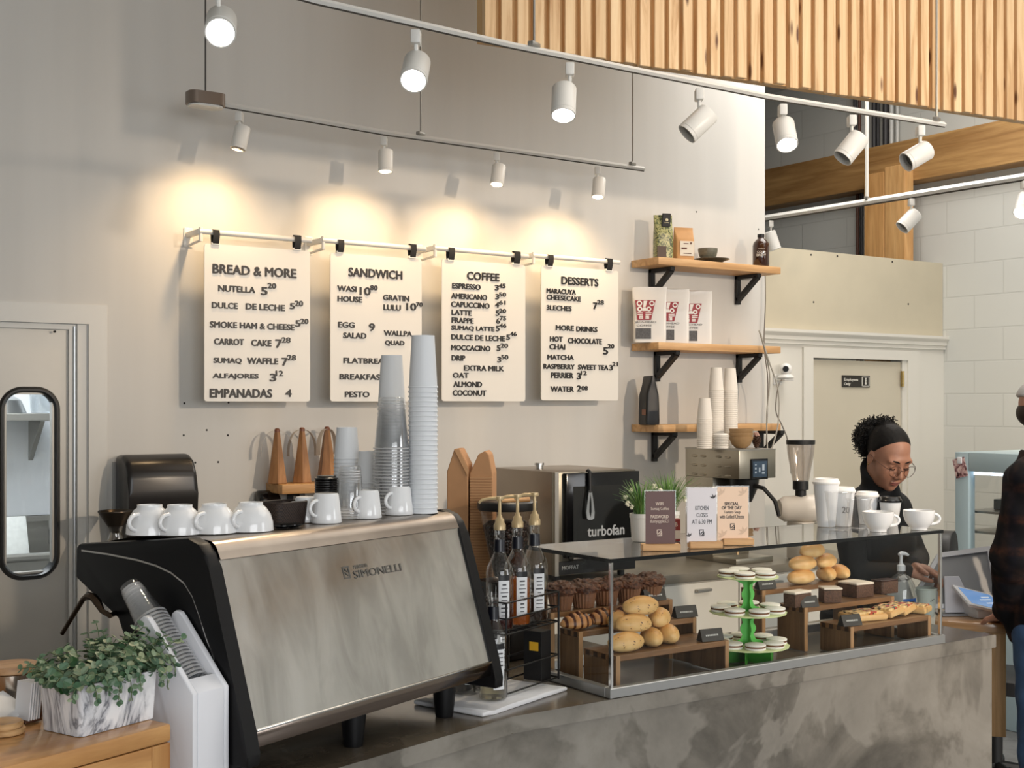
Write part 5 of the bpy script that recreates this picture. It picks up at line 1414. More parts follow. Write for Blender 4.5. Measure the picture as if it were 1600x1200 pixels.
def bread_mat(name, top, base, seeds=None, sc=1):
    t = NT(name); v = t.coords(out='Generated'); sp = t.add('ShaderNodeSeparateXYZ'); t.link(v, sp.inputs[0])
    o = t.coords(); n = t.noise(o, 28 * sc, 5, .6)
    ad = t.add('ShaderNodeMath', operation='MULTIPLY_ADD'); t.link(n, ad.inputs[0]); ad.inputs[1].default_value = .9; ad.inputs[2].default_value = -.45
    a2 = t.add('ShaderNodeMath', operation='ADD'); t.link(ad.outputs[0], a2.inputs[0]); t.link(sp.outputs[2], a2.inputs[1])
    c = t.ramp(a2.outputs[0], [(.15, srgb(*base)), (.55, srgb(*[(a + b) / 2 for a, b in zip(top, base)])), (.95, srgb(*top))])
    if seeds:
        vo = t.add('ShaderNodeTexVoronoi'); t.link(o, vo.inputs['Vector']); vo.inputs['Scale'].default_value = 120
        n2 = t.noise(o, 26, 2); mx = t.add('ShaderNodeMath', operation='MULTIPLY'); t.link(t.ramp(vo.outputs['Distance'], [(.2, (1, 1, 1)), (.3, (0, 0, 0))]), mx.inputs[0]); t.link(t.ramp(n2, [(.5, (0, 0, 0)), (.56, (1, 1, 1))]), mx.inputs[1])
        c = t.mix(mx.outputs[0], c, srgb(*seeds))
    t.link(c, t.b.inputs['Base Color']); t.b.inputs['Roughness'].default_value = .42; t.bump(n, .25, .004); return t.m
M_bun = bread_mat('seeded_bun_crust', (206, 152, 84), (232, 200, 142), (88, 58, 34)); M_bun2 = bread_mat('plain_bun_crust', (208, 150, 84), (236, 206, 150))
def bun_mesh(L, w, h, seed, mat, score=0):
    g = B(); vs = g.ico((0, 0, 0), 1, 4); nz = _nz
    for v in g.bm.verts:
        x, y, z = v.co
        k = (1 - abs(x) ** 3 * .18); sc = 1 + .05 * nz.noise(v.co * 1.7 + Vector((seed * 3.3, 0, 0)))
        z2 = z if z > 0 else max(z * .8, -.72)
        p = Vector((x * L / 2, y * w / 2 * k, z2 * h / 2 * 1.05)) * sc
        if score: p.z += (.0035 * math.sin(x * score) * max(0, z)) ; p.y += .0015 * math.sin(x * score) * y
        v.co = p
    zm = min(v.co.z for v in g.bm.verts)
    for v in g.bm.verts: v.co.z -= zm
    return g.obj('bread_bun', mat, smooth=60)
bunA = bun_mesh(.122, .066, .06, 1, M_bun); bunB = bun_mesh(.118, .066, .058, 5, M_bun); bunC = bun_mesh(.122, .066, .055, 3, M_bun2); bunD = bun_mesh(.116, .066, .056, 8, M_bun2)
used = set()
def put(proto, u, v, y, z, rz, label, cat, group, tilt=0, name=None):
    o = proto if proto.name not in used else proto.copy()
    if o is proto: used.add(proto.name)
    else: COL.objects.link(o)
    x = at_y(u, v, y).x
    o.location = (x, y, z); o.rotation_euler = (R(tilt), 0, R(rz)); tag(o, label, cat, group); return o
z0 = F1[4] + .0008
G1 = 'seeded rolls piled on the low riser'
for pr, u, y, z, rz, tl, lb in ((bunA, 978, 2.79, z0, -4, 0, 'seeded bread roll lying lengthwise at the front bottom of the left pile'), (bunB, 1018, 2.815, z0, 62, 0, 'seeded bread roll end-on at the bottom of the left pile, middle one'), (bunA, 1042, 2.83, z0, 70, 0, 'seeded bread roll end-on at the bottom right of the left pile'),
                               (bunB, 990, 2.815, z0 + .046, -8, 0, 'pale bread roll lying in the second layer of the left pile'), (bunA, 1030, 2.85, z0 + .046, 40, 0, 'seeded bread roll in the second layer at the right of the left pile'), (bunB, 968, 2.866, z0 + .046, 70, 0, 'seeded bread roll at the back left of the left pile'), (bunA, 1001, 2.835, z0 + .089, -6, 0, 'seeded bread roll crowning the left pile')):
    put(pr, u, 950, y, z, rz, lb, 'bread roll', G1, tl)
z0 = R3[4] + .0008
G2 = 'plain buns piled on the tall riser'
for pr, u, y, z, rz, lb in ((bunC, 1252, 3.01, z0, -2, 'plain bun lying lengthwise at the bottom left of the right pile'), (bunD, 1291, 3.02, z0, 55, 'plain bun end-on in the middle bottom of the right pile'), (bunC, 1311, 3.03, z0, 66, 'plain bun end-on at the bottom right of the right pile'),
                            (bunD, 1254, 3.02, z0 + .043, -6, 'plain bun lying in the second layer of the right pile'), (bunC, 1290, 3.03, z0 + .043, 20, 'plain bun at the right of the second layer of the right pile'), (bunD, 1269, 3.025, z0 + .084, 4, 'plain bun crowning the right pile just under the glass top')):
    put(pr, u, 880, y, z, rz, lb, 'bun', G2)
M_scored = bread_mat('scored_pastry_crust', (168, 110, 62), (204, 152, 96))
def score_lines(m):
    nt = m.node_tree; bs = nt.nodes['Principled BSDF']; src = bs.inputs['Base Color'].links[0].from_socket
    tc = nt.nodes.new('ShaderNodeTexCoord'); wv = nt.nodes.new('ShaderNodeTexWave'); wv.bands_direction = 'X'; wv.inputs['Scale'].default_value = 14.65; wv.inputs['Distortion'].default_value = .6
    rp = nt.nodes.new('ShaderNodeValToRGB'); rp.color_ramp.elements[0].position = .12; rp.color_ramp.elements[0].color = (*srgb(92, 52, 32), 1); rp.color_ramp.elements[1].position = .5; rp.color_ramp.elements[1].color = (1, 1, 1, 1)
    mx = nt.nodes.new('ShaderNodeMix'); mx.data_type = 'RGBA'; mx.blend_type = 'MULTIPLY'; mx.inputs[0].default_value = 1
    nt.links.new(tc.outputs['Object'], wv.inputs[0]); nt.links.new(wv.outputs['Fac'], rp.inputs[0]); nt.links.new(src, mx.inputs[6]); nt.links.new(rp.outputs[0], mx.inputs[7]); nt.links.new(mx.outputs[2], bs.inputs['Base Color'])
score_lines(M_scored)
def pastry_mesh(seed):
    g = B(); g.ico((0, 0, 0), 1, 4)
    for v in g.bm.verts:
        x, y, z = v.co; rid = .5 + .5 * math.sin(x * 17 + y * 2.2)
        v.co = Vector((x * .058 * (1 - .04 * rid), y * .03 * (1 - .3 * x * x) * (1 + .08 * rid), (z if z > 0 else z * .6) * .026 * (1 - .25 * x * x) * (1 + .42 * rid * (z > -.1))))
    zm = min(v.co.z for v in g.bm.verts)
    for v in g.bm.verts: v.co.z -= zm
    return g.obj('scored_pastry', M_scored, smooth=60)
ps = pastry_mesh(1); z0 = F2[4] + .0008
for u, y, rz, lb in ((902, 2.945, -8, 'scored ridged pastry at the left end of the middle riser'), (942, 2.955, -4, 'scored ridged pastry second from left on the middle riser'), (978, 2.955, 5, 'scored ridged pastry behind the bread rolls on the middle riser')):
    put(ps, u, 970, y, z0, rz, lb, 'pastry', 'scored pastries on the middle riser')
def muffin(label, u, y, z, seed, sc=1):
    x = at_y(u, 930, y).x
    t = thing('chocolate_muffin', label, 'muffin', (x, y, z), R(seed * 40), 'chocolate muffins on the tall riser'); t.scale = (1.13, 1.13, 1.25)
    g = B(); n = 22; rows = []
    for k, (r_, zz) in enumerate(((.026, 0), (.029, .012), (.0325, .03), (.034, .042))):
        rows.append([(r_ * (1 + .035 * (-1) ** i) * math.cos(2 * PI * i / (2 * n)), r_ * (1 + .035 * (-1) ** i) * math.sin(2 * PI * i / (2 * n)), zz) for i in range(2 * n + 1)])
    g.quads(rows); g.lathe([(0, 0), (.026, 0)], seg=24); g.lathe([(0, .041), (.034, .041)], seg=24); g.obj('paper_case', P('muffin_case', (120, 82, 56), .6), t, 30)
    g = B(); g.ico((0, 0, .045), (.041, .041, .02), 4)
    for v in g.bm.verts:
        d_ = (v.co - Vector((0, 0, .045))); nn = _nz.noise(v.co * 75 + Vector((seed * 7, 0, 0))) * .5 + _nz.noise(v.co * 170) * .4
        v.co += d_.normalized() * (.007 * nn + (.004 if nn > .15 else 0))
        if v.co.z < .036: v.co.z = .036
    m = _mats.get('muffin_crumb')
    if m is None:
        tt = NT('muffin_crumb'); o = tt.coords(); nf = tt.noise(o, 90, 5, .7); tt.link(tt.ramp(nf, [(.35, srgb(48, 28, 20)), (.55, srgb(98, 60, 40)), (.7, srgb(146, 100, 68))]), tt.b.inputs['Base Color']); tt.b.inputs['Roughness'].default_value = .55; tt.bump(nf, .8, .006); m = _mats['muffin_crumb'] = tt.m
    g.obj('crumb_top', m, t, 0)
for k, (u, lb) in enumerate(((876, 'chocolate crumb muffin at the left end of the tall riser'), (912, 'chocolate crumb muffin second from left on the tall riser'), (947, 'chocolate crumb muffin in the middle, behind the glass corner post'), (982, 'chocolate crumb muffin fourth along the tall riser'), (1016, 'chocolate crumb muffin at the right end, behind the bread rolls'))):
    muffin(lb, u, 3.037, F3[4] + .0008, k + 1)
# cake slices
M_choc = P('chocolate_cake', (86, 60, 45), .7, noise=(160, .5), bump=(200, .7, .004)); M_icing = P('white_icing', (232, 222, 208), .5, noise=(60, .08), bump=(80, .4, .003)); M_glaze = P('chocolate_glaze', (56, 30, 22), .35)
z0 = R2[4] + .0008
for k, (u, y, rz, ice, lb) in enumerate(((1246, 2.885, 4, True, 'iced chocolate cake slice at the left end of the middle riser'), (1297, 2.885, -28, True, 'iced chocolate cake slice turned with its corner forward'), (1344, 2.905, -3, True, 'iced chocolate cake slice right of the corner-forward one'), (1382, 2.92, -4, False, 'chocolate cake slice without icing at the right end'), (1330, 2.945, 3, True, 'iced chocolate cake slice half hidden at the back'))):
    x = at_y(u, 930, y).x
    t = thing('cake_slice', lb, 'cake', (x, y, z0), R(rz), 'chocolate cake slices on the middle riser')
    g = B().box((0, 0, .021), (.082 if k != 1 else .062, .05 if k != 1 else .058, .042), None, .003, 2); g.jitter(.0015, 60, k); g.obj('sponge', M_choc, t, 40)
    if ice: B().box((0, 0, .0465), (.084 if k != 1 else .064, .052 if k != 1 else .06, .008), None, .0035, 3).jitter(.0015, 40, k + 4).obj('icing', M_icing, t, 50)
    else: B().box((0, 0, .0445), (.082, .05, .004), None, .0015, 2).obj('glaze', M_glaze, t, 50)
# topped savoury pastries
def pizza_mat():
    t = NT('pastry_topping'); o = t.coords(); vo = t.add('ShaderNodeTexVoronoi'); t.link(o, vo.inputs['Vector']); vo.inputs['Scale'].default_value = 95
    c = t.ramp(vo.outputs['Color'], [(0, srgb(214, 168, 96)), (.35, srgb(232, 196, 130)), (.36, srgb(58, 44, 30)), (.5, srgb(74, 60, 38)), (.51, srgb(190, 72, 50)), (.58, srgb(190, 80, 56)), (.59, srgb(236, 206, 150)), (1, srgb(214, 172, 104))])
    c2 = t.ramp(t.noise(o, 60, 3), [(.4, (.8, .75, .7)), (.6, (1, 1, 1))]); t.link(t.mix(1, c, c2, 'MULTIPLY'), t.b.inputs['Base Color']); t.b.inputs['Roughness'].default_value = .45; t.bump(vo.outputs['Distance'], .7, .006); return t.m
M_pz, M_crust = pizza_mat(), bread_mat('pastry_crust', (206, 160, 100), (224, 192, 138))
z0 = R1[4] + .001
for k, (u, y, rz, tx, L_, lb) in enumerate(((1348, 2.79, -10, 0, .125, 'large topped savoury pastry at the left of the low riser'), (1385, 2.785, 8, -9, .075, 'topped savoury pastry leaning on the large one'), (1404, 2.795, 14, -9, .075, 'topped savoury pastry third from left on the low riser'), (1431, 2.785, 20, 0, .07, 'small topped savoury pastry at the right end of the low riser'))):
    x = at_y(u, 955, y).x
    t = thing('savoury_pastry', lb, 'pastry', (x, y, z0 + (.006 if tx else 0)), 0, 'savoury pastries on the low riser', rot=(R(0), R(tx), R(rz))); t.scale = (1.12, 1.05, 1.35)
    B().box((0, 0, .008), (L_, .085, .016), None, .006, 3).jitter(.002, 30, k).obj('crust', M_crust, t, 60)
    g = B(); g.box((0, 0, .0165), (L_ * .84, .068, .009), None, .0035, 3); bmesh.ops.subdivide_edges(g.bm, edges=g.bm.edges[:], cuts=3, use_grid_fill=True); g.jitter(.0035, 90, k).obj('topping', M_pz, t, 60)
# green tiered stand with alfajores
sp_ = Vector((2.818, 2.832, FZ))
M_green = P('card_green', (92, 190, 84), .5); M_plate = P('card_plate', (214, 226, 170), .5, noise=(120, .06)); M_dgreen = P('card_dark_green', (60, 150, 40), .5)
t = thing('tiered_stand', 'green three tier card cake stand in the middle of the case', 'cake stand', sp_, R(-20))
TZS = [(.052, .126), (.154, .118), (.264, .094)]
for z, r_ in TZS:
    g = B(); n = 72; rr = lambda i: r_ * (1 + .012 * math.cos(i * 2 * PI / n * 18))
    lo_ = [(rr(i) * math.cos(2 * PI * i / n), rr(i) * math.sin(2 * PI * i / n)) for i in range(n)]
    g.prism(lo_, z, z + .003); g.obj('plate', M_plate, t, 0)
def balus(z0_, z1_, wb, wt):
    h = z1_ - z0_; L_ = []
    for f, w_ in ((0, wb), (.08, wb * .95), (.16, wb * .5), (.3, wb * .36), (.45, wb * .5), (.55, wb * .5), (.68, wb * .34), (.8, wb * .4), (.9, wt * .8), (1, wt)): L_.append((w_, z0_ + h * f))
    return [(-x, z) for x, z in L_] + [(x, z) for x, z in L_[::-1]]
for (a, b, wb, wt) in ((TZS[0][0] + .0032, TZS[1][0] - .0002, .052, .062), (TZS[1][0] + .0032, TZS[2][0] - .0002, .042, .05)):
    for rot in (0, 90):
        B().prism(balus(a, b, wb, wt), -.0012, .0012, Matrix.Rotation(R(rot), 4, 'Z') @ frame(X_, Z_, -Y_)).obj('column', M_green, t, 0)
for rot in (0, 60, 120):
    B().prism([(-.085, 0), (.085, 0), (.085, .045), (.075, .0518), (-.075, .0518), (-.085, .045)], -.0012, .0012, Matrix.Rotation(R(rot), 4, 'Z') @ frame(X_, Z_, -Y_)).obj('base_panel', M_dgreen, t, 0)
M_cook = P('cookie_edge', (196, 150, 100), .7); M_sug = P('icing_sugar', (238, 236, 230), .75, bump=(300, .3, .002)); M_dulce = P('caramel', (116, 70, 36), .4)
al = None; G3 = 'alfajores on the green stand'
for tier, (z, r_) in enumerate(TZS):
    n, rad = ((8, .64), (7, .64), (5, .56))[tier]
    for k in range(n):
        a = 2 * PI * k / n + tier * .5 + .25
        loc = sp_ + Vector((r_ * rad * 1.12 * math.cos(a), r_ * rad * 1.12 * math.sin(a), z + .0035))
        lb = 'white sugared alfajor on the %s tier of the green stand' % ('bottom', 'middle', 'top')[tier]
        if al is None:
            al = thing('alfajor', lb, 'cookie', loc, 0, 'alfajores on the bottom tier'); al.scale = (1.15, 1.15, 1.0)
            B().lathe([(0, 0), (.026, 0), (.0275, .002), (.0275, .0055), (.026, .007), (0, .007)], seg=24).obj('lower_cookie', M_sug, al, 50)
            B().lathe([(0, .0071), (.0265, .0071), (.027, .009), (.0265, .0109), (0, .0109)], seg=24).obj('filling', M_dulce, al, 50)
            B().lathe([(0, .011), (.026, .011), (.028, .013), (.0275, .0165), (.024, .018), (0, .0188)], seg=24).obj('upper_cookie', M_sug, al, 50)
        else: dup(al, loc, a, lb, 'alfajores on the %s tier' % ('bottom', 'middle', 'top')[tier])
# tent cards
M_card = P('card_black', (22, 24, 24), .5); M_chalk = P('chalk_white', (190, 192, 190), .7)
def tent(u, v, y, z, label, w=.078):
    x = at_y(u, v, y).x
    t = thing('name_card', label, 'sign', (x, y, z), R(-8), 'black name cards in the case')
    B().prism([(-.016, 0), (.016, 0), (.0025, .034), (-.0025, .034)], -w / 2, w / 2, frame(Y_, Z_, X_)).obj('folded_card', M_card, t, 0)
    g = B(); rr = random.Random(int(u)); xx = -w * .3
    q = math.atan2(.0135, .034)
    while xx < w * .28:
        l = rr.uniform(.002, .006); g.box((xx + l / 2, -.0105, .0165), (l, .0006, .005), (-q, 0, 0)); xx += l + .002
    g.obj('chalk_writing', M_chalk, t, 0)
tent(1021, 930, 3.016, F3[4] + .002, 'black name card on the tall riser right of the muffins'); tent(1070, 960, 2.924, F2[4] + .002, 'black name card on the middle riser at the left, facing out'); tent(1110, 995, 2.775, F1[4] + .002, 'black name card on the low riser right of the bread rolls')
tent(1196, 916, 2.992, R3[4] + .002, 'black name card on the tall riser left of the bun pile', .07); tent(1262, 942, 2.862, R2[4] + .0, 'black name card leaning before the iced cake slices', .07); tent(1328, 970, 2.733, R1[4] + .002, 'black name card in front of the savoury pastries', .076)

# ================================================================== ON TOP OF THE CASE
GZ = CZ1 + .0012
M_signwood = wood('sign_base_wood', (226, 184, 130), (190, 140, 88), (1, 1, 1), .5, False, axis='x')
def card_sign(label, px, rgb, lines, ink, deco):
    (u0, v0, u1, v1), (bu0, bu1, bv) = px
    c = at_z((bu0 + bu1) / 2, bv, GZ); d = depth_of(c); k = d / F
    rz = -YAW + R(4)
    t = thing('table_sign', label, 'sign', (c.x, c.y + .0, GZ), rz)
    w, h = (u1 - u0) * k, (v1 - v0) * k
    zb = (bv - v1) * k - .002
    bw = (bu1 - bu0) * k
    B().box2((-bw / 2, 0, 0), (bw / 2, .04, .019), .0015, 1).obj('wooden_base', M_signwood, t, 0)
    ox = ((u0 + u1) / 2 - (bu0 + bu1) / 2) * k
    m = P('sign_card_%d' % rgb[0], rgb, .4)
    cd_ = B().box2((ox - w / 2, .017, .014), (ox + w / 2, .0185, zb + h)).obj('card', m, t, 0)
    B().box2((ox - w / 2 - .003, .019, .0195), (ox + w / 2 + .003, .021, zb + h + .003)).obj('acrylic_holder', clear('acrylic', (.97, .97, .97), .04, .4), t, 0)
    M_ink = P('sign_ink_%d' % ink[0], ink, .5)
    for s, u, v, hh, ww, bold in lines:
        g = B(); g.text(s, (ox + (u - (u0 + u1) / 2) * k, .0169, zb + (v1 - v) * k), X_, Z_, hh * k, ww * k, .0008, bold, 'C'); g.obj('card_lettering', M_ink, cd_, 0)
    g = B()
    lx, lz = ox + (deco[0] - (u0 + u1) / 2) * k, zb + (v1 - deco[1]) * k; s = .0085
    # folded-ribbon emblem
    for (x, z, w_, h_, an) in ((0, s, 1.5 * s, .0022, 0), (-s * .75, s * .35, .0022, 1.4 * s, 0), (0, 0, 1.9 * s, .0024, 42), (0, -s, 1.5 * s, .0022, 0), (s * .75, -s * .35, .0022, 1.4 * s, 0), (s * .35, -s * .45, .0022, s, -40)):
        g.box((lx + x, .0166, lz + z), (w_, .0008, h_), (0, R(-an), 0))
    g.obj('card_emblem', M_ink, cd_, 0)
    return t, cd_, ox, zb, k, w, h
P5 = lambda x, y: (980 + x / 3.75, 540 + y / 3.75)
def ln(s, x, y, h, w, b=.0): u, v = P5(x, y); return (s, u, v, h / 3.75, w / 3.75, b)
card_sign('brown wifi password card in a wooden base on the glass top', ((1010, 767, 1057, 850), (1004, 1064, 861)), (88, 48, 40),
          [ln('WIFI', 195, 925, 20, 45, .02), ln('Sumaq Coffee', 198, 956, 24, 108), ln('PASSWORD', 196, 1001, 19, 106, .02), ln('dustyapple521', 196, 1030, 25, 112)], (226, 206, 190), P5(195, 1096))
t_, cd_, ox, zb, k, w, h = card_sign('white kitchen closes card in a wooden base on the glass top', ((1075, 762, 1122, 845), (1078, 1130, 857)), (222, 218, 222),
          [ln('KITCHEN', 445, 950, 24, 78), ln('CLOSES', 446, 991, 24, 66), ln('AT 6:30 PM', 445, 1031, 26, 118)], (40, 40, 44), P5(444, 1096))
def leafdeco(cd_, x, z, s, ink, n=3):
    g = B()
    for q in range(n):
        a = R(60 + 45 * q); pts = [(x, z), (x + s * .5 * math.cos(a - .35), z + s * .5 * math.sin(a - .35)), (x + s * math.cos(a), z + s * math.sin(a)), (x + s * .5 * math.cos(a + .35), z + s * .5 * math.sin(a + .35))]
        g.prism(pts, 0, .0006, frame(X_, Z_, -Y_, (0, .0169, 0)))
    g.obj('leaf_drawing', ink, cd_, 0)
ink_ = P('leaf_ink', (58, 54, 56), .5)
leafdeco(cd_, ox + w * .40, zb + h * .80, .014, ink_); leafdeco(cd_, ox - w * .42, zb + h * .08, .013, ink_)
t_, cd_, ox, zb, k, w, h = card_sign('peach special of the day card in a wooden base on the glass top', ((1122.5, 760, 1172, 842), (1130.5, 1179, 852)), (234, 204, 176),
          [ln('SPECIAL', 620, 925, 19, 84, .02), ln('OF THE DAY', 620, 949, 19, 118, .02), ln('Tomato Soup', 622, 976, 22, 100), ln('with Grilled Cheese', 622, 1000, 24, 146)], (52, 40, 36), P5(625, 1060))
pk = P('leaf_pale', (214, 186, 160), .5)
for (fx, fz) in ((.35, .86), (-.36, .86), (.36, .12), (-.3, .06)): leafdeco(cd_, ox + w * fx, zb + h * fz, .02, pk, 4)
c = at_z(1066, 850, GZ)
t = thing('red_carton', 'small red and white carton between the brown and white signs', 'carton', (c.x + .03, c.y + .09, GZ), -YAW)
B().box2((-.022, -.02, 0), (.03, .02, .068), .001).obj('carton_body', P('carton_red', (138, 34, 30), .45), t, 0)
B().box2((-.0215, -.0206, .008), (.0295, -.0201, .034)).obj('pale_band', P('band_cream', (222, 206, 190), .5), t, 0)
g = B(); g.text('UMB', (.004, -.0202, .052), X_, Z_, .012, .034, .0006, .03, 'C'); g.obj('carton_lettering', _mats['band_cream'], t, 0)
# potted grass with white flowers
M_pot = P('white_pot', (226, 226, 222), .3)
M_blade2 = leafmat('grass_blade', [(66, 112, 48), (104, 150, 70), (48, 92, 40), (140, 172, 96), (84, 128, 58)], .45)
M_flow = P('white_flower', (232, 230, 206), .6)
def grass_pot(u, v, y, label, seed, n=120, spread=.075, hgt=.12):
    c = at_y(u, v, y); rn = random.Random(seed)
    t = thing('potted_grass', label, 'plant', (c.x, y, GZ))
    B().lathe([(0, 0), (.026, 0), (.03, .006), (.034, .07), (.036, .072), (.036, .085), (.032, .085), (.031, .07), (0, .068)], seg=28).obj('pot', M_pot, t, 40)
    g = B()
    for k in range(n):
        a = rn.uniform(0, 2 * PI); b = Vector((math.cos(a), math.sin(a), 0)); r0_ = rn.uniform(0, .022); H = rn.uniform(.6, 1.1) * hgt; s = rn.uniform(.2, 1) * spread
        pts = [b * (r0_ + s * f ** 1.7) + Z_ * (.072 + H * f - .028 * f ** 3 * (s / spread)) for f in (0, .25, .5, .75, 1)]
        g.ribbon(pts, Vector((-b.y, b.x, 0)), [.0036, .004, .0034, .0024, .0006], .0006)
    g.obj('grass_blades', M_blade2, t, 0)
    for k in range(9):
        a = rn.uniform(0, 2 * PI); rr = rn.uniform(.3, 1) * spread; p = Vector((rr * math.cos(a), rr * math.sin(a), .072 + rn.uniform(.2, .75) * hgt))
        g = B()
        for q in range(5): g.sph(p + Vector((rn.uniform(-.006, .006), rn.uniform(-.006, .006), rn.uniform(-.006, .006))), .0045, 8, 6)
        g.obj('flower', M_flow, t)
grass_pot(1002, 840, 2.985, 'potted grass with tiny white flowers behind the wifi card, left pot', 3)
grass_pot(1044, 840, 3.01, 'potted grass with tiny white flowers behind the wifi card, right pot', 8, 140, .085, .135)
# sample cups
def paper_up(label, u, y, rim, base, h, lid, mat, group=None, writing=None):
    c = at_y(u, 820, y); t = thing('paper_cup', label, 'cup', (c.x, y, GZ), 0, group)
    B().lathe([(0, .003), (base - .002, .003), (base - .001, 0), (base, 0), (rim, h - .003), (rim + .0022, h - .0015), (rim + .001, h), (rim - .001, h - .002), (base - .002, .006)], seg=32).obj('cup_body', mat, t, 40)
    if lid is not None:
        B().lathe([(rim + .002, h - .006), (rim + .004, h - .004), (rim + .0035, h + .002), (rim + .0005, h + .004), (rim - .002, h + .012), (rim - .005, h + .0135), (rim - .008, h + .009), (0, h + .009)], seg=32).obj('lid', lid, t, 50)
    return t
def clear_up(label, u, y, rim, base, h, group=None):
    c = at_y(u, 820, y); t = thing('plastic_cup', label, 'cup', (c.x, y, GZ), 0, group)
    B().lathe([(0, .002), (base - .003, .002), (base, 0), (base + .002, .003), (rim, h - .006), (rim + .002, h - .004), (rim + .0025, h - .001), (rim, h)], seg=32).obj('cup_body', M_clr, t, 50)
    return t
M_lidw = P('lid_white', (236, 236, 234), .35); M_lidb = P('lid_black', (14, 14, 15), .25)
paper_up('tall white paper cup with white lid on the glass top', 1291, 2.985, .043, .030, .152, M_lidw, M_paper)
t = paper_up('medium white paper cup with lid and 20 written on it', 1317, 2.965, .0405, .028, .121, M_lidw, M_paper)
clear_up('tall clear sample cup before the tall lidded cup', 1310, 2.88, .0435, .029, .128)
dl = Vector((-FW[0], -FW[1], 0)); xd = Vector((RT[0], RT[1], 0))
g = B(); g.text('20', dl * .0395 + Z_ * .058, xd, (Z_ + dl * .1).normalized(), .022, .026, .0008, -.02, 'C'); g.obj('handwriting', P('pen_grey', (96, 96, 98), .6), t, 0)
paper_up('small white paper cup with white lid behind the clear cup', 1355, 2.97, .0375, .026, .10, M_lidw, M_paper)
clear_up('short clear sample cup beside the porcelain cup', 1342, 2.88, .0405, .028, .10)
paper_up('small white paper cup with black lid on the glass top', 1391, 2.90, .037, .025, .085, M_lidb, M_paper)
for u, y, a_, lb in ((1372, 2.775, -10, 'porcelain cup standing upright, left one at the right end of the glass top'), (1436, 2.735, -10, 'porcelain cup standing upright at the far right end of the glass top')):
    c = at_y(u, 830, y); cap_cup(lb, (c.x, y, GZ), R(a_) - YAW * .6, 'upright porcelain cups on the glass top', 1.02, True)
# ================================================================== APPLIANCES ON THE BACK WORKTOP
OY, OX0, OX1 = 4.86, at_y(868, 800, 4.86).x, at_y(994, 800, 4.86).x
OZ0, OZ1 = WT + .03, at_y(868, 738, 4.86).z
M_ovs = P('oven_steel', (150, 138, 124), .3, .85, noise=(2, .06)); M_ovb = P('oven_black', (12, 12, 13), .12)
ov = thing('convection_oven', 'stainless convection oven with a black glass door on the back worktop', 'oven', (OX0, OY, WT + .001))
w, h, d = OX1 - OX0, OZ1 - WT - .001, .56
B().box2((0, .03, .03), (w, d, h), .004).obj('body', M_ovs, ov, 30)
B().box2((.0, .004, .03), (w, .0295, h - .001), .003).obj('front_frame', P('oven_front', (128, 124, 112), .3, .8), ov, 30)
B().box2((-.002, .0, .03), (.02, .0035, h)).obj('corner_trim', M_ss_d, ov, 0)
do = B().box2((.045, -.028, .115), (w - .002, .0035, h - .006), .004).obj('door', M_ovb, ov, 30)
B().box2((.085, -.0295, .18), (w - .04, -.0282, h - .07)).obj('door_glass', P('oven_glass', (34, 34, 32), .06), do, 0)
zt = at_y(945, 829, OY - .03).z - WT
g = B(); g.text('turbofan', (at_y(918, 838, OY - .03).x - OX0, -.0308, zt), X_, Z_, .05, at_y(975, 838, OY - .03).x - at_y(918, 838, OY - .03).x, .001, .03)
g.obj('oven_lettering', P('oven_grey_print', (214, 212, 208), .5), do, 0)
B().box2((.05, -.075, .105), (w + .02, -.03, .125), .008).obj('door_handle', P('handle_black', (18, 18, 19), .35), do)
B().box2((.02, -.004, .035), (w - .01, .0038, .098), .002).obj('control_panel', P('panel_dark', (26, 26, 27), .3), ov, 0)
g = B(); zt = at_y(886, 868, OY).z - WT; g.text('MOFFAT', (at_y(874, 876, OY - .01).x - OX0 + .02, -.0045, .068), X_, Z_, .018, .10, .001, .03); g.obj('maker_lettering', M_chalk, ov, 0)
for x in (.05, w - .05):
    for y in (.06, d - .06): B().cyl((x, y, 0), (x, y, .0298), .018, seg=14).obj('foot', M_iron, ov)
g = B().cyl((.12, .3, h + .0005), (.12, .3, h + .018), .018, seg=16); g.cyl((.12, .3, h + .018), (.12, .3, h + .03), .024, seg=16); g.obj('vent_cap', M_ss, ov)
# tongs hanging on the oven door
tx_ = at_y(921, 770, OY - .04).x; tz1 = at_y(921, 735, OY - .04).z; tz0 = at_y(921, 812, OY - .04).z
t = thing('tongs', 'steel tongs with black handles hanging on the oven door', 'tongs', (tx_, OY - .045, tz0))
H = tz1 - tz0
g = B(); g.tube([(0, .0, H * .55), (0, .003, H - .006), (0, .014, H), (0, .026, H - .004)], [.009, .009, .008, .006], 8); g.obj('grip', M_iron, t)
for s in (-1, 1):
    g = B(); g.ribbon([(s * .003, -.002, H * .6), (s * .012, -.002, H * .35), (s * .016, -.002, H * .16), (s * .011, -.003, H * .03), (s * .004, -.004, 0)], X_, [.01, .013, .018, .022, .012], .0025); g.obj('arm', M_ss, t, 40)

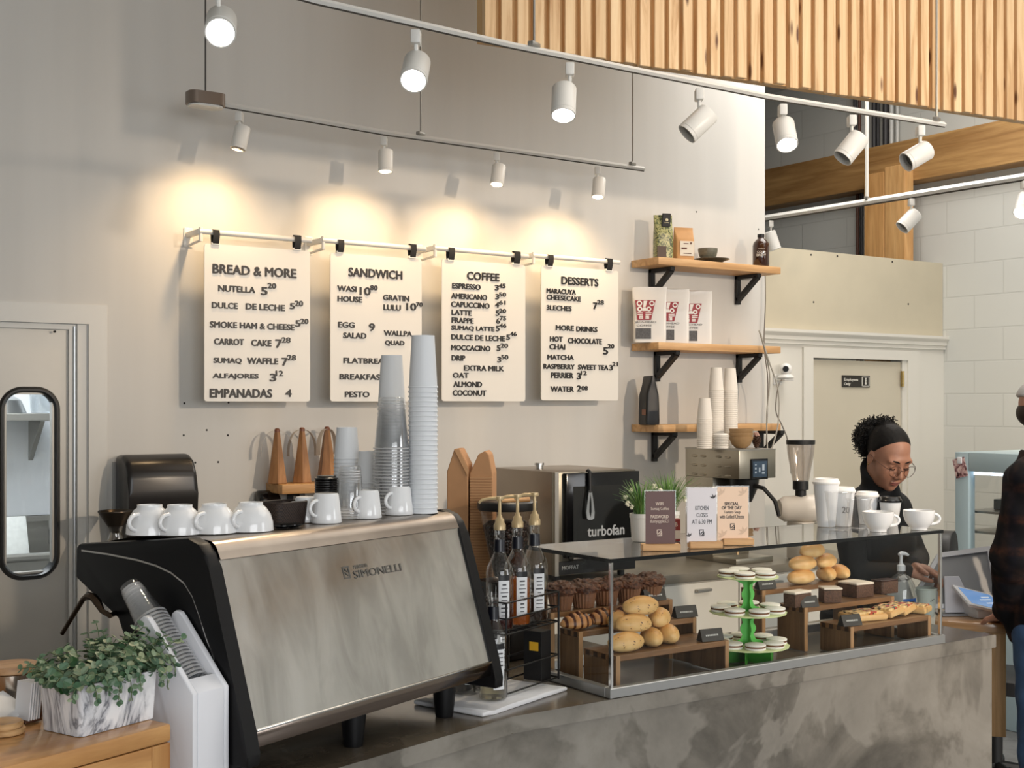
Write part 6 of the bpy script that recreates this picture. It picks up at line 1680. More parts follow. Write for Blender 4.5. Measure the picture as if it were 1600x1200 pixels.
# ---- batch brewer with touch screen
BY = 4.84
BX0, BX1 = at_y(1155, 740, BY).x, at_y(1212, 740, BY).x
BZ1 = at_y(1155, 703, BY).z; BZm = at_y(1155, 749, BY).z
bw_, bd = BX1 - BX0, .42
M_brs = P('brewer_steel', (170, 164, 150), .3, .9, noise=(5, .06))
br = thing('batch_brewer', 'stainless batch coffee brewer with a small touch screen on the back worktop', 'coffee brewer', (BX0, BY, WT + .001))
z1, zm = BZ1 - WT - .001, BZm - WT - .001
B().box2((0, 0, zm), (bw_, bd, z1), .003).obj('head', M_brs, br, 30)
B().box2((.0, .2, 0), (bw_, bd - .002, zm - .0005), .002).obj('tower', M_brs, br, 30)
B().box2((-.002, .02, 0), (bw_ + .002, .198, .03), .003).obj('base', M_brs, br, 30)
B().box2((-.001, -.002, z1 - .004), (bw_ + .001, bd + .001, z1 + .002)).obj('top_lip', M_ss_d, br, 0)
for r_ in range(3):
    for c_ in range(4):
        y = .345 - (.07 * c_ + (.05 if c_ > 1 else 0)) ; z = z1 - .042 - .05 * r_
        B().sph((0, y, z), (.006, .025, .007), 12, 8).obj('louvre', M_brs, br)
sx0, sx1 = bw_ * .30, bw_ * .76
sc_ = B().box2((sx0, -.008, z1 - .16), (sx1, -.0005, z1 - .05), .003).obj('screen_bezel', M_ovb, br, 0)
B().box2((sx0 + .012, -.0092, z1 - .147), (sx1 - .012, -.0081, z1 - .063)).obj('screen', P('screen_blue', (34, 46, 58), .15, emit=((54, 70, 84), .5)), sc_, 0)
g = B()
for x, z, a, b in ((.25, .3, .1, .12), (.25, .55, .1, .12), (.25, .78, .1, .08), (.7, .6, .16, .4), (.7, .25, .2, .1), (.48, .45, .1, .3)): g.box((sx0 + (sx1 - sx0) * x, -.0094, z1 - .147 + .084 * z), (.05 * a * 2, .0006, .084 * b))
g.obj('screen_marks', P('screen_marks', (150, 160, 168), .3, emit=((150, 160, 170), .4)), sc_, 0)
B().lathe([(0, zm - .13), (.04, zm - .13), (.075, zm - .05), (.08, zm - .01), (.08, zm - .001), (0, zm - .001)], (bw_ * .5, .1, 0), 28).obj('brew_basket', P('basket_black', (20, 20, 21), .35), br, 40)
B().tube([(bw_ * .5, .03, zm - .04), (bw_ * .55, -.03, zm - .05), (bw_ * .75, -.06, zm - .12), (bw_ * .82, -.07, zm - .2)], [.012, .012, .011, .01], 8).obj('basket_handle', M_iron, br)
# things on the brewer
BT = BZ1 + .004
def on_brew(u, y): p = at_y(u, 700, y); return Vector((p.x, y, BT))
pc_ = cup_proto(.041, .030, .112, M_paperw)
stack('paper_cup', pc_.obj('paper_cup', M_paperw), 16, .0105, on_brew(1101, 5.04), Z_, 'ivory paper cup in the short stack on the coffee brewer', 'topmost cup of the short stack on the coffee brewer', 'short ivory cup stack')
stack('paper_cup', cup_proto(.041, .030, .125, M_paperw).obj('paper_cup', M_paperw), 29, .0112, on_brew(1119, 5.13), Z_, 'ivory paper cup in the tall left stack on the coffee brewer', 'topmost cup of the tall left stack on the coffee brewer', 'tall left ivory cup stack')
stack('paper_cup', cup_proto(.041, .030, .125, M_paperw).obj('paper_cup', M_paperw), 29, .0112, on_brew(1141, 5.17), Z_, 'ivory paper cup in the tall right stack on the coffee brewer', 'topmost cup of the tall right stack on the coffee brewer', 'tall right ivory cup stack')
g = B().lathe([(0, .008), (.032, .008), (.034, .002), (.041, 0), (.0425, .002), (.042, .005), (.036, .008), (.034, .012), (0, .012)], seg=28)
stack('takeaway_cover', g.obj('takeaway_cover', P('cover_ivory', (232, 228, 220), .4)), 9, .0085, on_brew(1126, 4.99), Z_, 'ivory plastic lid in the pile on the coffee brewer', 'topmost ivory lid of the pile on the coffee brewer', 'pile of ivory lids', 'lid')
M_bamboo = P('bamboo_bowl', (164, 132, 92), .5, noise=(30, .1))
for k in range(3):
    g = B().lathe([(0, 0), (.028, 0), (.05, .018), (.064, .05), (.066, .062), (.063, .062), (.047, .02), (.026, .004), (0, .004)], on_brew(1158, 4.97) + Z_ * .0215 * k, 32)
    tag(g.obj('wooden_bowl', M_bamboo), 'brown wooden bowl in the nested trio on the coffee brewer' if k < 2 else 'topmost brown wooden bowl of the nested trio on the coffee brewer', 'bowl', 'nested wooden bowls')
pcn = on_brew(1182, 4.95)
t = thing('pine_cone', 'brown pine cone with a pale rosette at the right of the coffee brewer top', 'pine cone', pcn)
g = B(); g.lathe([(0, 0), (.012, .002), (.016, .02), (.011, .05), (0, .062)], seg=12); rn = random.Random(5)
for k in range(60):
    f = k / 60; a = k * 2.399; rr = .027 * math.sin(PI * (.18 + .78 * (1 - f))) ; z = .004 + .056 * f
    m = Matrix.Translation((rr * math.cos(a) * .7, rr * math.sin(a) * .7, z)) @ Matrix.Rotation(a, 4, 'Z') @ Matrix.Rotation(R(-35 - 25 * f), 4, 'Y')
    bmesh.ops.create_cube(g.bm, size=1, matrix=m @ Matrix.Diagonal((.018, .012, .0028, 1)))
g.obj('scales', P('cone_brown', (72, 48, 34), .6), t, 0)
g = B()
for k in range(7): a = k * .9; g.sph((.008 * math.cos(a), .008 * math.sin(a), .066 + .004 * (k % 3)), (.009, .009, .012), 8, 6)
g.obj('rosette', P('rosette_pink', (186, 146, 132), .6), t)

# ---- second grinder with tall conical hopper
g2 = at_y(1251, 800, 4.86)
GX, GY = g2.x, 4.86
zl = at_y(1251, 689, GY).z - WT; zh0 = at_y(1251, 752, GY).z - WT; zb_ = at_y(1251, 795, GY).z - WT
t = thing('shop_grinder', 'pale cylindrical shop grinder with tall conical clear hopper beside the brewer', 'grinder', (GX, GY, WT + .001))
k = depth_of(g2) / F
hr = 21.5 * k
B().lathe([(.045 * 1, zh0), (.055, zh0 + .06), (.072, zh0 + .15), (hr, zl - .02), (hr - .002, zl - .02), (.07, zh0 + .15), (.053, zh0 + .06), (.043, zh0)], seg=32).obj('hopper', clear('hopper_clear', (.93, .9, .87), .08, .5, .05, .3, .06), t)
B().lathe([(0, zl - .02), (hr + .002, zl - .02), (hr + .003, zl + .004), (0, zl + .006)], seg=32).obj('lid', M_iron, t, 40)
B().lathe([(0, zh0 - .085), (.03, zh0 - .085), (.03, zh0 - .05), (.043, zh0 - .045), (.043, zh0 + .002), (0, zh0 + .002)], seg=24).obj('collar', M_iron, t, 40)
M_gr = P('grinder_pale', (222, 214, 202), .35)
axg = Vector((.9, -.43, 0)).normalized(); c0 = Vector((0, 0, zb_)) + axg * .015
B().lathe([(0, -.14), (.05, -.14), (.07, -.11), (.072, -.02), (.076, -.015), (.076, .06), (.07, .075), (0, .075)], m=align(c0 - axg * .0, c0 + axg * .001)[0], seg=36).obj('motor_housing', M_gr, t, 40)
B().lathe([(0, .0752), (.062, .0752), (.058, .088), (0, .09)], m=align(c0, c0 + axg * .001)[0], seg=32).obj('face_plate', M_ovb, t, 40)
B().box2((-.05, -.06, 0), (.05, .06, zb_ - .072), .008).obj('pedestal', M_gr, t, 30)
B().box2((.06, -.1, zb_ - .12), (.12, -.03, zb_ - .079), .006).obj('spout', M_iron, t, 30)

# ================================================================== SANITIZER, REGISTER CORNER
sp0 = at_y(1408, 900, 3.15)
t = thing('sanitizer_bottle', 'clear pump bottle of sanitizer with a blue label behind the display case', 'bottle', (sp0.x, 3.15, CT + .001))
B().lathe([(0, 0), (.05, 0), (.055, .004), (.055, .085), (.05, .115), (.034, .143), (.016, .154), (.016, .165), (0, .165)], seg=32).obj('bottle_body', clear('sanitizer_plastic', (.93, .95, .95), .08, .6, .04, .3, .05), t, 50)
a = math.atan2(-FW[1], -FW[0]) + .45
lb = B().lathe([(.0555, .012), (.056, .012), (.056, .066), (.0555, .066), (.0555, .012)], seg=12, a0=a - .62, a1=a + .62).obj('label', P('label_blue', (28, 92, 168), .4), t, 0)
dl2, tg2 = Vector((math.cos(a), math.sin(a), 0)), Vector((-math.sin(a), math.cos(a), 0))
g = B(); g.box(dl2 * .0564 + Z_ * .043, (.001, .024, .026), Matrix.Rotation(a, 4, 'Z')); g.obj('label_patch', P('label_navy', (14, 24, 48), .4), lb, 0)
g = B(); g.text('M', dl2 * .0576 + Z_ * .043, tg2, Z_, .014, .012, .0006, .02, 'C'); g.obj('label_lettering', M_pw, lb, 0)
M_pumpw = P('pump_white', (228, 232, 236), .35)
B().lathe([(0, .1655), (.016, .1655), (.016, .186), (.009, .19), (.006, .2), (.006, .225), (0, .225)], seg=20).obj('pump_collar', M_pumpw, t, 40)
g = B().tube([(-.012, 0, .228), (0, 0, .232), (.014, -.006, .231), (.028, -.012, .224)], [.006, .008, .0065, .0045], 10); g.obj('pump_head', M_pumpw, t)

e0, e1 = at_z(1461, 979, .88), at_z(1573, 985, .88)
ed = Vector((e1.x - e0.x, e1.y - e0.y, 0)).normalized(); en = Vector((-ed.y, ed.x, 0))
if en.dot(Vector((FW[0], FW[1], 0))) < 0: en = -en
e0 = e0 - ed * .0
TBZ = .902
t = thing('register_table', 'pale wooden register table at the far end of the concrete counter', 'table', (e0.x, e0.y, 0), math.atan2(ed.y, ed.x))
TL = (e1 - e0).length
M_rw = wood('register_wood', (220, 182, 138), (186, 142, 98), (.8, .8, .8), .22, True, .5, axis='x')
B().box2((.0, 0, TBZ - .035), (TL, .52, TBZ), .003).obj('table_top', M_rw, t, 30)
B().box2((TL - .058, .004, .48), (TL - .002, .5, TBZ - .0355), .003).obj('side_panel', wood('register_wood_upright', (226, 186, 136), (190, 146, 96), (.8, .8, .8), .4, True, axis='z'), t, 30)
B().box2((.0, .3, 0), (.04, .5, TBZ - .0355), .003).obj('leg', _mats['register_wood_upright'], t, 30)
def rt_(u, v): p = at_z(u, v, TBZ + .0012); return p
# paper cup, bell, tablet, screen
p = rt_(1462, 966)
t = thing('paper_cup', 'pale paper cup standing alone on the register table beside the case', 'cup', (p.x + .01, p.y + .05, TBZ + .001))
B().lathe([(0, .003), (.027, .003), (.028, 0), (.029, 0), (.039, .105), (.0415, .107), (.04, .11), (.037, .108), (.027, .006)], seg=32).obj('cup_body', P('cup_mint', (208, 220, 212), .5), t, 40)
g = B(); dl = Vector((-FW[0], -FW[1], 0)); 
for k in range(3): g.box(dl * .0362 + xd * (.004 + .006 * k) + Z_ * (.062 + .004 * k), (.001, .006, .0015), Matrix.Rotation(-YAW, 4, 'Z') @ Matrix.Rotation(R(90), 4, 'Z') @ Matrix.Rotation(R(40 + 50 * k), 4, 'X'))
g.obj('cup_print', M_grey, t, 0)
p = rt_(1497, 960)
t = thing('service_bell', 'small chrome service bell on the register table', 'bell', (p.x, p.y + .015, TBZ + .001))
B().lathe([(0, 0), (.042, 0), (.043, .006), (.038, .01), (0, .01)], seg=32).obj('base', M_iron, t, 40)
B().lathe([(.036, .0102), (.036, .013), (.03, .03), (.016, .041), (0, .044)], seg=32).obj('dome', M_chrome, t, 60)
B().lathe([(0, .044), (.004, .044), (.004, .05), (.007, .052), (.006, .056), (0, .057)], seg=16).obj('button', M_chrome, t)
M_tabw = P('tablet_white', (230, 232, 236), .3)
p = rt_(1527, 963)
vd = Vector((-.55, -.835, 0)).normalized()
tz = math.atan2(.93, .36)
t = thing('payment_tablet', 'white payment tablet with a blue screen on a wedge stand', 'tablet', (p.x + .01, p.y - .005, TBZ + .001), -YAW + R(18))
mts = Matrix(((0, 0, 1, 0), (1, 0, 0, 0), (0, 1, 0, 0), (0, 0, 0, 1)))
B().prism([(-.045, 0), (.06, 0), (.05, .075), (-.045, .028)], -.045, .075, mts, .003).obj('wedge_stand', M_tabw, t, 30)
rotm = Matrix.Translation((.0, -.002, .062)) @ Matrix.Rotation(R(14), 4, 'Y') @ Matrix.Rotation(R(26), 4, 'X')
g = B(); bmesh.ops.create_cube(g.bm, size=1, matrix=rotm @ Matrix.Diagonal((.19, .135, .012, 1))); g._bev(g.bm.verts[:], .003, 2); tb = g.obj('tablet_body', M_tabw, t, 30)
g = B(); bmesh.ops.create_cube(g.bm, size=1, matrix=rotm @ Matrix.Translation((0, 0, .0064)) @ Matrix.Diagonal((.152, .108, .0012, 1))); g.obj('screen', P('tablet_screen', (86, 130, 190), .12, emit=((120, 160, 210), .5)), tb, 0)
g = B()
for x, y, a_, b_ in ((.03, .02, .05, .006), (.02, 0, .07, .006), (.03, -.02, .04, .006)): bmesh.ops.create_cube(g.bm, size=1, matrix=rotm @ Matrix.Translation((x, y, .0074)) @ Matrix.Rotation(R(20), 4, 'Z') @ Matrix.Diagonal((a_, b_, .0006, 1)))
g.obj('screen_marks', P('tablet_marks', (226, 236, 244), .3, emit=((220, 230, 240), .4)), tb, 0)
# large white framed till screen seen from behind
t = thing('till_screen', 'large white framed till screen tilted back behind the tablet', 'screen', None or (0, 0, 0))
c = at_d(1503, 905, 4.93); t.location = (c.x, c.y, TBZ + .001); t.rotation_euler = (0, 0, -YAW + R(5))
kk = 4.93 / F
poly = [(-70 * kk, 38 * kk - .0), (-25 * kk, 97 * kk), (66 * kk, 108 * kk), (66 * kk, 8 * kk), (-62 * kk, 8 * kk)]
poly = [(x, z) for x, z in poly]
inn = []
cxm, czm = sum(p_[0] for p_ in poly) / 5, sum(p_[1] for p_ in poly) / 5
inn = [(cxm + (x - cxm) * .86, czm + (z - czm) * .84) for x, z in poly]
g = B(); fr_ = frame(X_, Vector((0, .38, .925)).normalized(), Vector((0, -.925, .38)).normalized(), (0, .0, .0))
lo_ = [[g.bm.verts.new(fr_ @ Vector((x, z, y))) for x, z in q] for q, y in ((poly, 0), (poly, .02), (inn, .02), (inn, .0))]
for a_, b_ in zip(lo_, lo_[1:] + lo_[:1]):
    for q in range(5): g.bm.faces.new((a_[q], a_[(q + 1) % 5], b_[(q + 1) % 5], b_[q]))
g.obj('white_frame', M_tabw, t, 0)
B().prism(inn, .004, .012, fr_).obj('rear_shell', P('till_grey', (158, 160, 162), .4), t, 0)
B().prism([(-32 * kk, 0), (18 * kk, 0), (0, 58 * kk), (-24 * kk, 58 * kk)], .0245, .032, fr_, .002).obj('stand_arm', P('till_pale', (216, 218, 226), .35), t, 0)
B().box2((-40 * kk, -.05, 0), (25 * kk, .06, .008), .002).obj('foot', P('till_foot', (150, 152, 156), .4), t, 0)
c = at_y(1412, 930, 3.2)
t = thing('paper_stand', 'white folded card standing behind the sanitizer bottle', 'card', (c.x + .02, 3.163, CT + .001) if False else (at_d(1418, 930, 5.02).x - .06, 3.148, CT + .001), R(-16))
t.location = (at_y(1412, 930, 3.225).x, 3.225, CT + .001); t.location.y = 3.225
g = B(); g.prism([(-.075, 0), (.06, 0), (.02, .145), (-.03, .15), (-.07, .08)], -.001, .001, frame(X_, Vector((0, .16, .98)).normalized(), Vector((0, -.98, .16)).normalized())); g.obj('card_sheet', P('card_white', (226, 226, 220), .6), t, 0)

# ---- teal display fridge far right, chair beside it
M_teal = P('fridge_teal', (172, 192, 198), .35)
FX = 5.9
fa, fb = at_x(1492, 780, FX), at_x(1513, 780, FX)
fz1 = at_x(1492, 706, FX).z; fin1 = at_x(1513, 736, FX).z; fin0 = at_x(1513, 860, FX).z
yl, yr = fa.y, fa.y - 1.0
t = thing('display_fridge', 'pale teal framed display fridge standing behind the register', 'fridge', (FX, yl, 0))
wd_ = fa.y - fb.y
B().box2((.02, -1.0, 0), (.7, 0, fin0 - .02), .01).obj('lower_cabinet', M_teal, t, 30)
g = B(); g.box2((0, -wd_, 0), (.06, 0, fz1), .004); g.box2((0, -1.0, 0), (.06, -1.0 + wd_, fz1), .004); g.box2((0, -1.0 + wd_ + .0005, fin1), (.06, -wd_ - .0005, fz1), .004); g.box2((0, -1.0 + wd_ + .0005, fin0 - .06), (.06, -wd_ - .0005, fin0), .004)
g.obj('front_frame', M_teal, t, 30)
B().box2((.061, -1.0, fz1 - .03), (.7, 0, fz1), .006).obj('roof', M_teal, t, 30)
B().box2((.67, -.99, fin0), (.7, -.01, fz1 - .031)).obj('rear_wall', P('fridge_inner', (206, 208, 206), .4), t, 0)
B().box2((.02, -1.0 + wd_, fin0 + .001), (.026, -wd_, fin1 - .001)).obj('glass_door', clear('fridge_glass', (.96, .97, .97), .04, .4), t, 0)
for z in (fin0 + .09, fin0 + .2): B().box2((.07, -.985, z), (.66, -.015, z + .012)).obj('shelf', M_ss_d, t, 0)
B().box2((.03, -1.0 + wd_ + .01, fin1 - .02), (.05, -wd_ - .01, fin1 - .006), .002).obj('light_strip', P('strip_light', (230, 240, 250), .3, emit=((225, 238, 255), 3)), t, 0)
B().box2((.2, -.4, fin0 + .213), (.5, -.1, fin0 + .27), .004).obj('tray', P('tray_dark', (70, 78, 78), .4), t, 0)
for z_, lb in ((.0015, 'dark tray'),): pass
kt = at_x(1500, 728, FX - .008)
t = thing('photo_tag', 'small pink patterned photo tag hanging at the fridge corner', 'tag', (FX - .006, kt.y, kt.z))
def tagpat():
    t_ = NT('tag_pattern'); o = t_.coords(); n = t_.noise(o, 55, 3, .6, .5); t_.link(t_.ramp(n, [(.38, srgb(92, 58, 62)), (.48, srgb(176, 130, 132)), (.6, srgb(222, 196, 190))]), t_.b.inputs['Base Color']); return t_.m
rt0 = R(14)
B().box((0, 0, -.01), (.004, .075, .105), (R(-14), 0, 0)).obj('tag_card', tagpat(), t, 0)
g = B(); g.text('A', (-.0026, .012, -.05), -Y_, Z_, .03, .02, .0008, .02, 'C'); g.obj('tag_lettering', P('tag_ink', (58, 22, 26), .5), t, 0)
B().box((-.006, .0, .03), (.008, .03, .036), None, .004).obj('clip', M_tabw, t, 40)
c = at_d(1490, 868, 5.75)
t = thing('task_chair', 'black task chair half hidden between the display case and teal fridge', 'chair', (c.x + .17, c.y - .1, 0), R(30))
zc = c.z
B().prism([(x, z) for x, z in rounded(.36, .34, .14, 8)], -.03, .02, frame(X_, Z_, -Y_, (0, .2, zc - .07)), .01).obj('backrest', M_iron, t, 40)
B().prism(rounded(.42, .42, .12, 8), .44, .5, None, .015).obj('seat', M_iron, t, 40)
B().cyl((0, 0, .08), (0, 0, .439), .03, seg=14).obj('column', M_iron, t)
B().tube([(0, .19, .45), (0, .235, .6), (0, .235, zc - .15)], .02, 8).obj('back_support', M_iron, t)
for k in range(5):
    a_ = 2 * PI * k / 5; B().tube([(.02 * math.cos(a_), .02 * math.sin(a_), .08), (.27 * math.cos(a_), .27 * math.sin(a_), .05), (.27 * math.cos(a_), .27 * math.sin(a_), .0)], [.022, .016, .02], 8).obj('foot', M_iron, t)
# ================================================================== PEOPLE (smooth signed distance bodies, meshed once)
def v3(p): return np.array(p, dtype=np.float32)
class Sdf:
    def __init__(s): s.ops = []
    def ell(s, c, r, k=.02, rot=None, sub=False): s.ops.append(('e', v3(c), v3(r), k, None if rot is None else np.array(rot, dtype=np.float32), sub)); return s
    def cap(s, a, b, r0, r1=None, k=.02, sub=False): s.ops.append(('c', v3(a), v3(b), k, (r0, r0 if r1 is None else r1), sub)); return s
    def cut(s, p, n, k=.004): s.ops.append(('p', v3(p), v3(n), k, None, True)); return s      # removes the side n points to
    def ev(s, P):
        d = np.full(len(P), 1e3, dtype=np.float32)
        for kind, a, b, k, x, sub in s.ops:
            if kind == 'e':
                q = P - a
                if x is not None: q = q @ x
                q0 = q / b; l = np.sqrt((q0 * q0).sum(1)) + 1e-9; l2 = np.sqrt(((q0 / b) ** 2).sum(1)) + 1e-9
                e = l * (l - 1) / l2
            elif kind == 'c':
                ab = b - a; t = np.clip(((P - a) @ ab) / (ab @ ab), 0, 1); q = P - a - t[:, None] * ab
                e = np.sqrt((q * q).sum(1)) - (x[0] + (x[1] - x[0]) * t)
            else: e = -((P - a) @ b)
            if sub or kind == 'p':
                if kind == 'p': e = -e
                else: e = -e
                h = np.clip(.5 - .5 * (d - e) / k, 0, 1); d = d * (1 - h) + e * h + k * h * (1 - h)
            else:
                h = np.clip(.5 + .5 * (d - e) / k, 0, 1); d = d * (1 - h) + e * h - k * h * (1 - h)
        return d
def sdf_mesh(f, lo, hi, h, bs=16):
    lo = np.array(lo, dtype=np.float32); n = np.ceil((np.array(hi) - lo) / h / bs).astype(int) * bs
    G_ = np.full(n, 1.0, dtype=np.float32); nb = n // bs
    ix = np.stack(np.meshgrid(*[np.arange(q) for q in nb], indexing='ij'), -1).reshape(-1, 3)
    cen = lo + (ix * bs + bs / 2) * h; dc = f(cen.astype(np.float32)); rad = bs * h * .9 + .03
    loc = np.stack(np.meshgrid(*[np.arange(bs)] * 3, indexing='ij'), -1).reshape(-1, 3)
    for b, dd in zip(ix, dc):
        s0 = b * bs
        if abs(dd) > rad: G_[s0[0]:s0[0] + bs, s0[1]:s0[1] + bs, s0[2]:s0[2] + bs] = np.sign(dd); continue
        Pp = (lo + (loc + s0) * h).astype(np.float32)
        G_[s0[0]:s0[0] + bs, s0[1]:s0[1] + bs, s0[2]:s0[2] + bs] = f(Pp).reshape(bs, bs, bs)
    ins = G_ < 0
    c8 = [(i, j, k) for i in (0, 1) for j in (0, 1) for k in (0, 1)]
    sl = lambda A, o: A[o[0]:A.shape[0] - 1 + o[0], o[1]:A.shape[1] - 1 + o[1], o[2]:A.shape[2] - 1 + o[2]]
    cnt = sum(sl(ins, o).astype(np.int8) for o in c8); act = (cnt > 0) & (cnt < 8)
    ci = np.argwhere(act); vid = np.full(act.shape, -1, dtype=np.int32); vid[act] = np.arange(len(ci))
    acc = np.zeros((len(ci), 3), dtype=np.float32); num = np.zeros(len(ci), dtype=np.float32)
    for i, a in enumerate(c8):
        for b in c8[i + 1:]:
            if sum(abs(x - y) for x, y in zip(a, b)) != 1: continue
            va = G_[ci[:, 0] + a[0], ci[:, 1] + a[1], ci[:, 2] + a[2]]; vb = G_[ci[:, 0] + b[0], ci[:, 1] + b[1], ci[:, 2] + b[2]]
            m = (va < 0) != (vb < 0); t = np.where(m, va / np.where(m, va - vb, 1), 0)
            pt = np.array(a, dtype=np.float32) + t[:, None] * (np.array(b) - np.array(a)).astype(np.float32)
            acc[m] += pt[m]; num[m] += 1
    V = lo + (ci + acc / num[:, None]) * h
    Q = []
    for ax in range(3):
        o = [0, 0, 0]; o[ax] = 1; u, w = [x for x in range(3) if x != ax]
        A = ins[:n[0] - o[0], :n[1] - o[1], :n[2] - o[2]]; Bq = ins[o[0]:, o[1]:, o[2]:]
        e = np.argwhere(A != Bq); e = e[(e[:, u] > 0) & (e[:, w] > 0)]
        e = e[(e[:, u] < n[u] - 1) & (e[:, w] < n[w] - 1)]
        def at(du, dw):
            q = e.copy(); q[:, u] -= du; q[:, w] -= dw; return vid[q[:, 0], q[:, 1], q[:, 2]]
        q = np.stack([at(1, 1), at(0, 1), at(0, 0), at(1, 0)], 1)
        fl = A[e[:, 0], e[:, 1], e[:, 2]] ^ (ax == 1)
        q[~fl] = q[~fl][:, ::-1]; Q.append(q)
    Q = np.concatenate(Q); Q = Q[(Q >= 0).all(1)]
    return V, Q
def mesh_obj(name, V, Q, mats, parent, midx=None):
    me = bpy.data.meshes.new(name); me.vertices.add(len(V)); me.vertices.foreach_set('co', V.astype(np.float32).ravel())
    me.loops.add(len(Q) * 4); me.loops.foreach_set('vertex_index', Q.astype(np.int32).ravel())
    me.polygons.add(len(Q)); me.polygons.foreach_set('loop_start', np.arange(0, len(Q) * 4, 4, dtype=np.int32))
    me.polygons.foreach_set('use_smooth', np.ones(len(Q), dtype=bool))
    for m in mats: me.materials.append(m)
    if midx is not None: me.polygons.foreach_set('material_index', midx.astype(np.int32))
    me.update(); me.validate()
    o = bpy.data.objects.new(name, me); COL.objects.link(o); o.parent = parent
    return o
def head_frame(c, f, u):
    f = Vector(f).normalized(); u = (Vector(u) - f * Vector(u).dot(f)).normalized(); r = f.cross(u)
    return Vector(c), r, f, u
def H(fr, x, y, z): return tuple(fr[0] + fr[1] * x + fr[2] * y + fr[3] * z)
def rotm_of(fr): return [[fr[1][i], fr[2][i], fr[3][i]] for i in range(3)]
def add_head(S, fr, s=1.0, neck=None):
    Rm = rotm_of(fr); e = lambda x, y, z, rx, ry, rz, k=.02, sub=False: S.ell(H(fr, x * s, y * s, z * s), (rx * s, ry * s, rz * s), k, Rm, sub)
    e(0, -.012, .035, .074, .094, .083, .02); e(0, .034, -.025, .058, .058, .085, .03); e(0, .036, -.078, .045, .047, .036, .03); e(0, .07, -.1, .017, .016, .015, .02)
    for q in (-1, 1):
        e(q * .036, .064, -.036, .024, .022, .03, .03); e(q * .027, .080, .021, .026, .012, .009, .022)
        e(q * .031, .101, -.001, .017, .014, .011, .010, True); e(q * .031, .079, -.002, .0135, .0125, .0115, .004)
        e(q * .073, -.004, -.012, .007, .017, .029, .006); e(q * .079, .002, -.012, .004, .009, .018, .004, True); e(q * .0115, .099, -.041, .0085, .01, .0075, .006)
    S.cap(H(fr, 0, .089 * s, .008 * s), H(fr, 0, .110 * s, -.034 * s), .0075 * s, .0105 * s, .010)
    e(0, .091, -.0655, .021, .010, .0055, .005); e(0, .089, -.0755, .018, .010, .0065, .004)
    if neck is not None: S.cap(H(fr, 0, -.02 * s, -.07 * s), neck, .05 * s, .054 * s, .03)
def add_hand(S, w, d, nrm, thumb, s=1.0, curl=(.35, .45), spread=.10):
    """w wrist, d finger direction, nrm back-of-hand normal, thumb side vector"""
    d = Vector(d).normalized(); nrm = (Vector(nrm) - d * Vector(nrm).dot(d)).normalized(); sd = Vector(thumb); sd = (sd - d * sd.dot(d) - nrm * sd.dot(nrm)).normalized()
    w = Vector(w)
    Rm = [[sd[i], d[i], nrm[i]] for i in range(3)]
    S.ell(w + d * .047 * s, (.039 * s, .052 * s, .0145 * s), .012, Rm); S.ell(w + d * .03 * s + sd * .022 * s - nrm * .004, (.02 * s, .03 * s, .014 * s), .01, Rm)
    for k, (off, ln, r) in enumerate(((.027, .074, .0085), (.009, .082, .009), (-.009, .077, .0085), (-.026, .06, .0075))):
        p0 = w + d * (.088 - .004 * abs(k - 1)) * s + sd * off * s; dd = (d + sd * spread * (1.2 - k * .85)).normalized()
        a1, a2 = curl; a1 += .08 * k
        d1 = (dd * math.cos(a1) - nrm * math.sin(a1)); d2 = (dd * math.cos(a1 + a2) - nrm * math.sin(a1 + a2)); d3 = (dd * math.cos(a1 + 1.8 * a2) - nrm * math.sin(a1 + 1.8 * a2))
        p1 = p0 + d1 * ln * .46 * s; p2 = p1 + d2 * ln * .3 * s; p3 = p2 + d3 * ln * .24 * s
        S.cap(p0 - dd * .02 * s, p1, r * 1.08 * s, r * s, .005); S.cap(p1, p2, r * s, r * .93 * s, .003); S.cap(p2, p3, r * .93 * s, r * .8 * s, .003)
    t0 = w + d * .022 * s + sd * .03 * s - nrm * .004 * s; t1 = t0 + (d * .7 + sd * .75 - nrm * .25).normalized() * .036 * s; t2 = t1 + (d * .95 + sd * .3 - nrm * .3).normalized() * .03 * s
    S.cap(w + d * .012 * s + sd * .014 * s, t0, .013 * s, .0125 * s, .008); S.cap(t0, t1, .0125 * s, .0105 * s, .005); S.cap(t1, t2, .0105 * s, .0085 * s, .003)

def skin(name, rgb, dark):
    t = NT(name); o = t.coords(); n = t.noise(o, 18, 4); t.link(t.ramp(n, [(.3, srgb(*dark)), (.7, srgb(*rgb))]), t.b.inputs['Base Color'])
    t.b.inputs['Roughness'].default_value = .5; t.b.inputs['Subsurface Weight'].default_value = .08; t.b.inputs['Subsurface Radius'].default_value = (.02, .008, .004); return t.m
M_skin = skin('warm_brown_skin', (172, 126, 102), (154, 108, 86)); M_lip = P('lip', (138, 84, 76), .4); M_skin2 = skin('light_skin', (198, 150, 126), (184, 132, 108))
M_hair = P('black_hair', (9, 7, 6), .6, noise=(120, .5), bump=(60, .6, .004), spec=.25); M_swt = P('black_sweater', (14, 14, 16), .85, bump=(260, .3, .002)); M_trs = P('black_trousers', (22, 22, 25), .8)

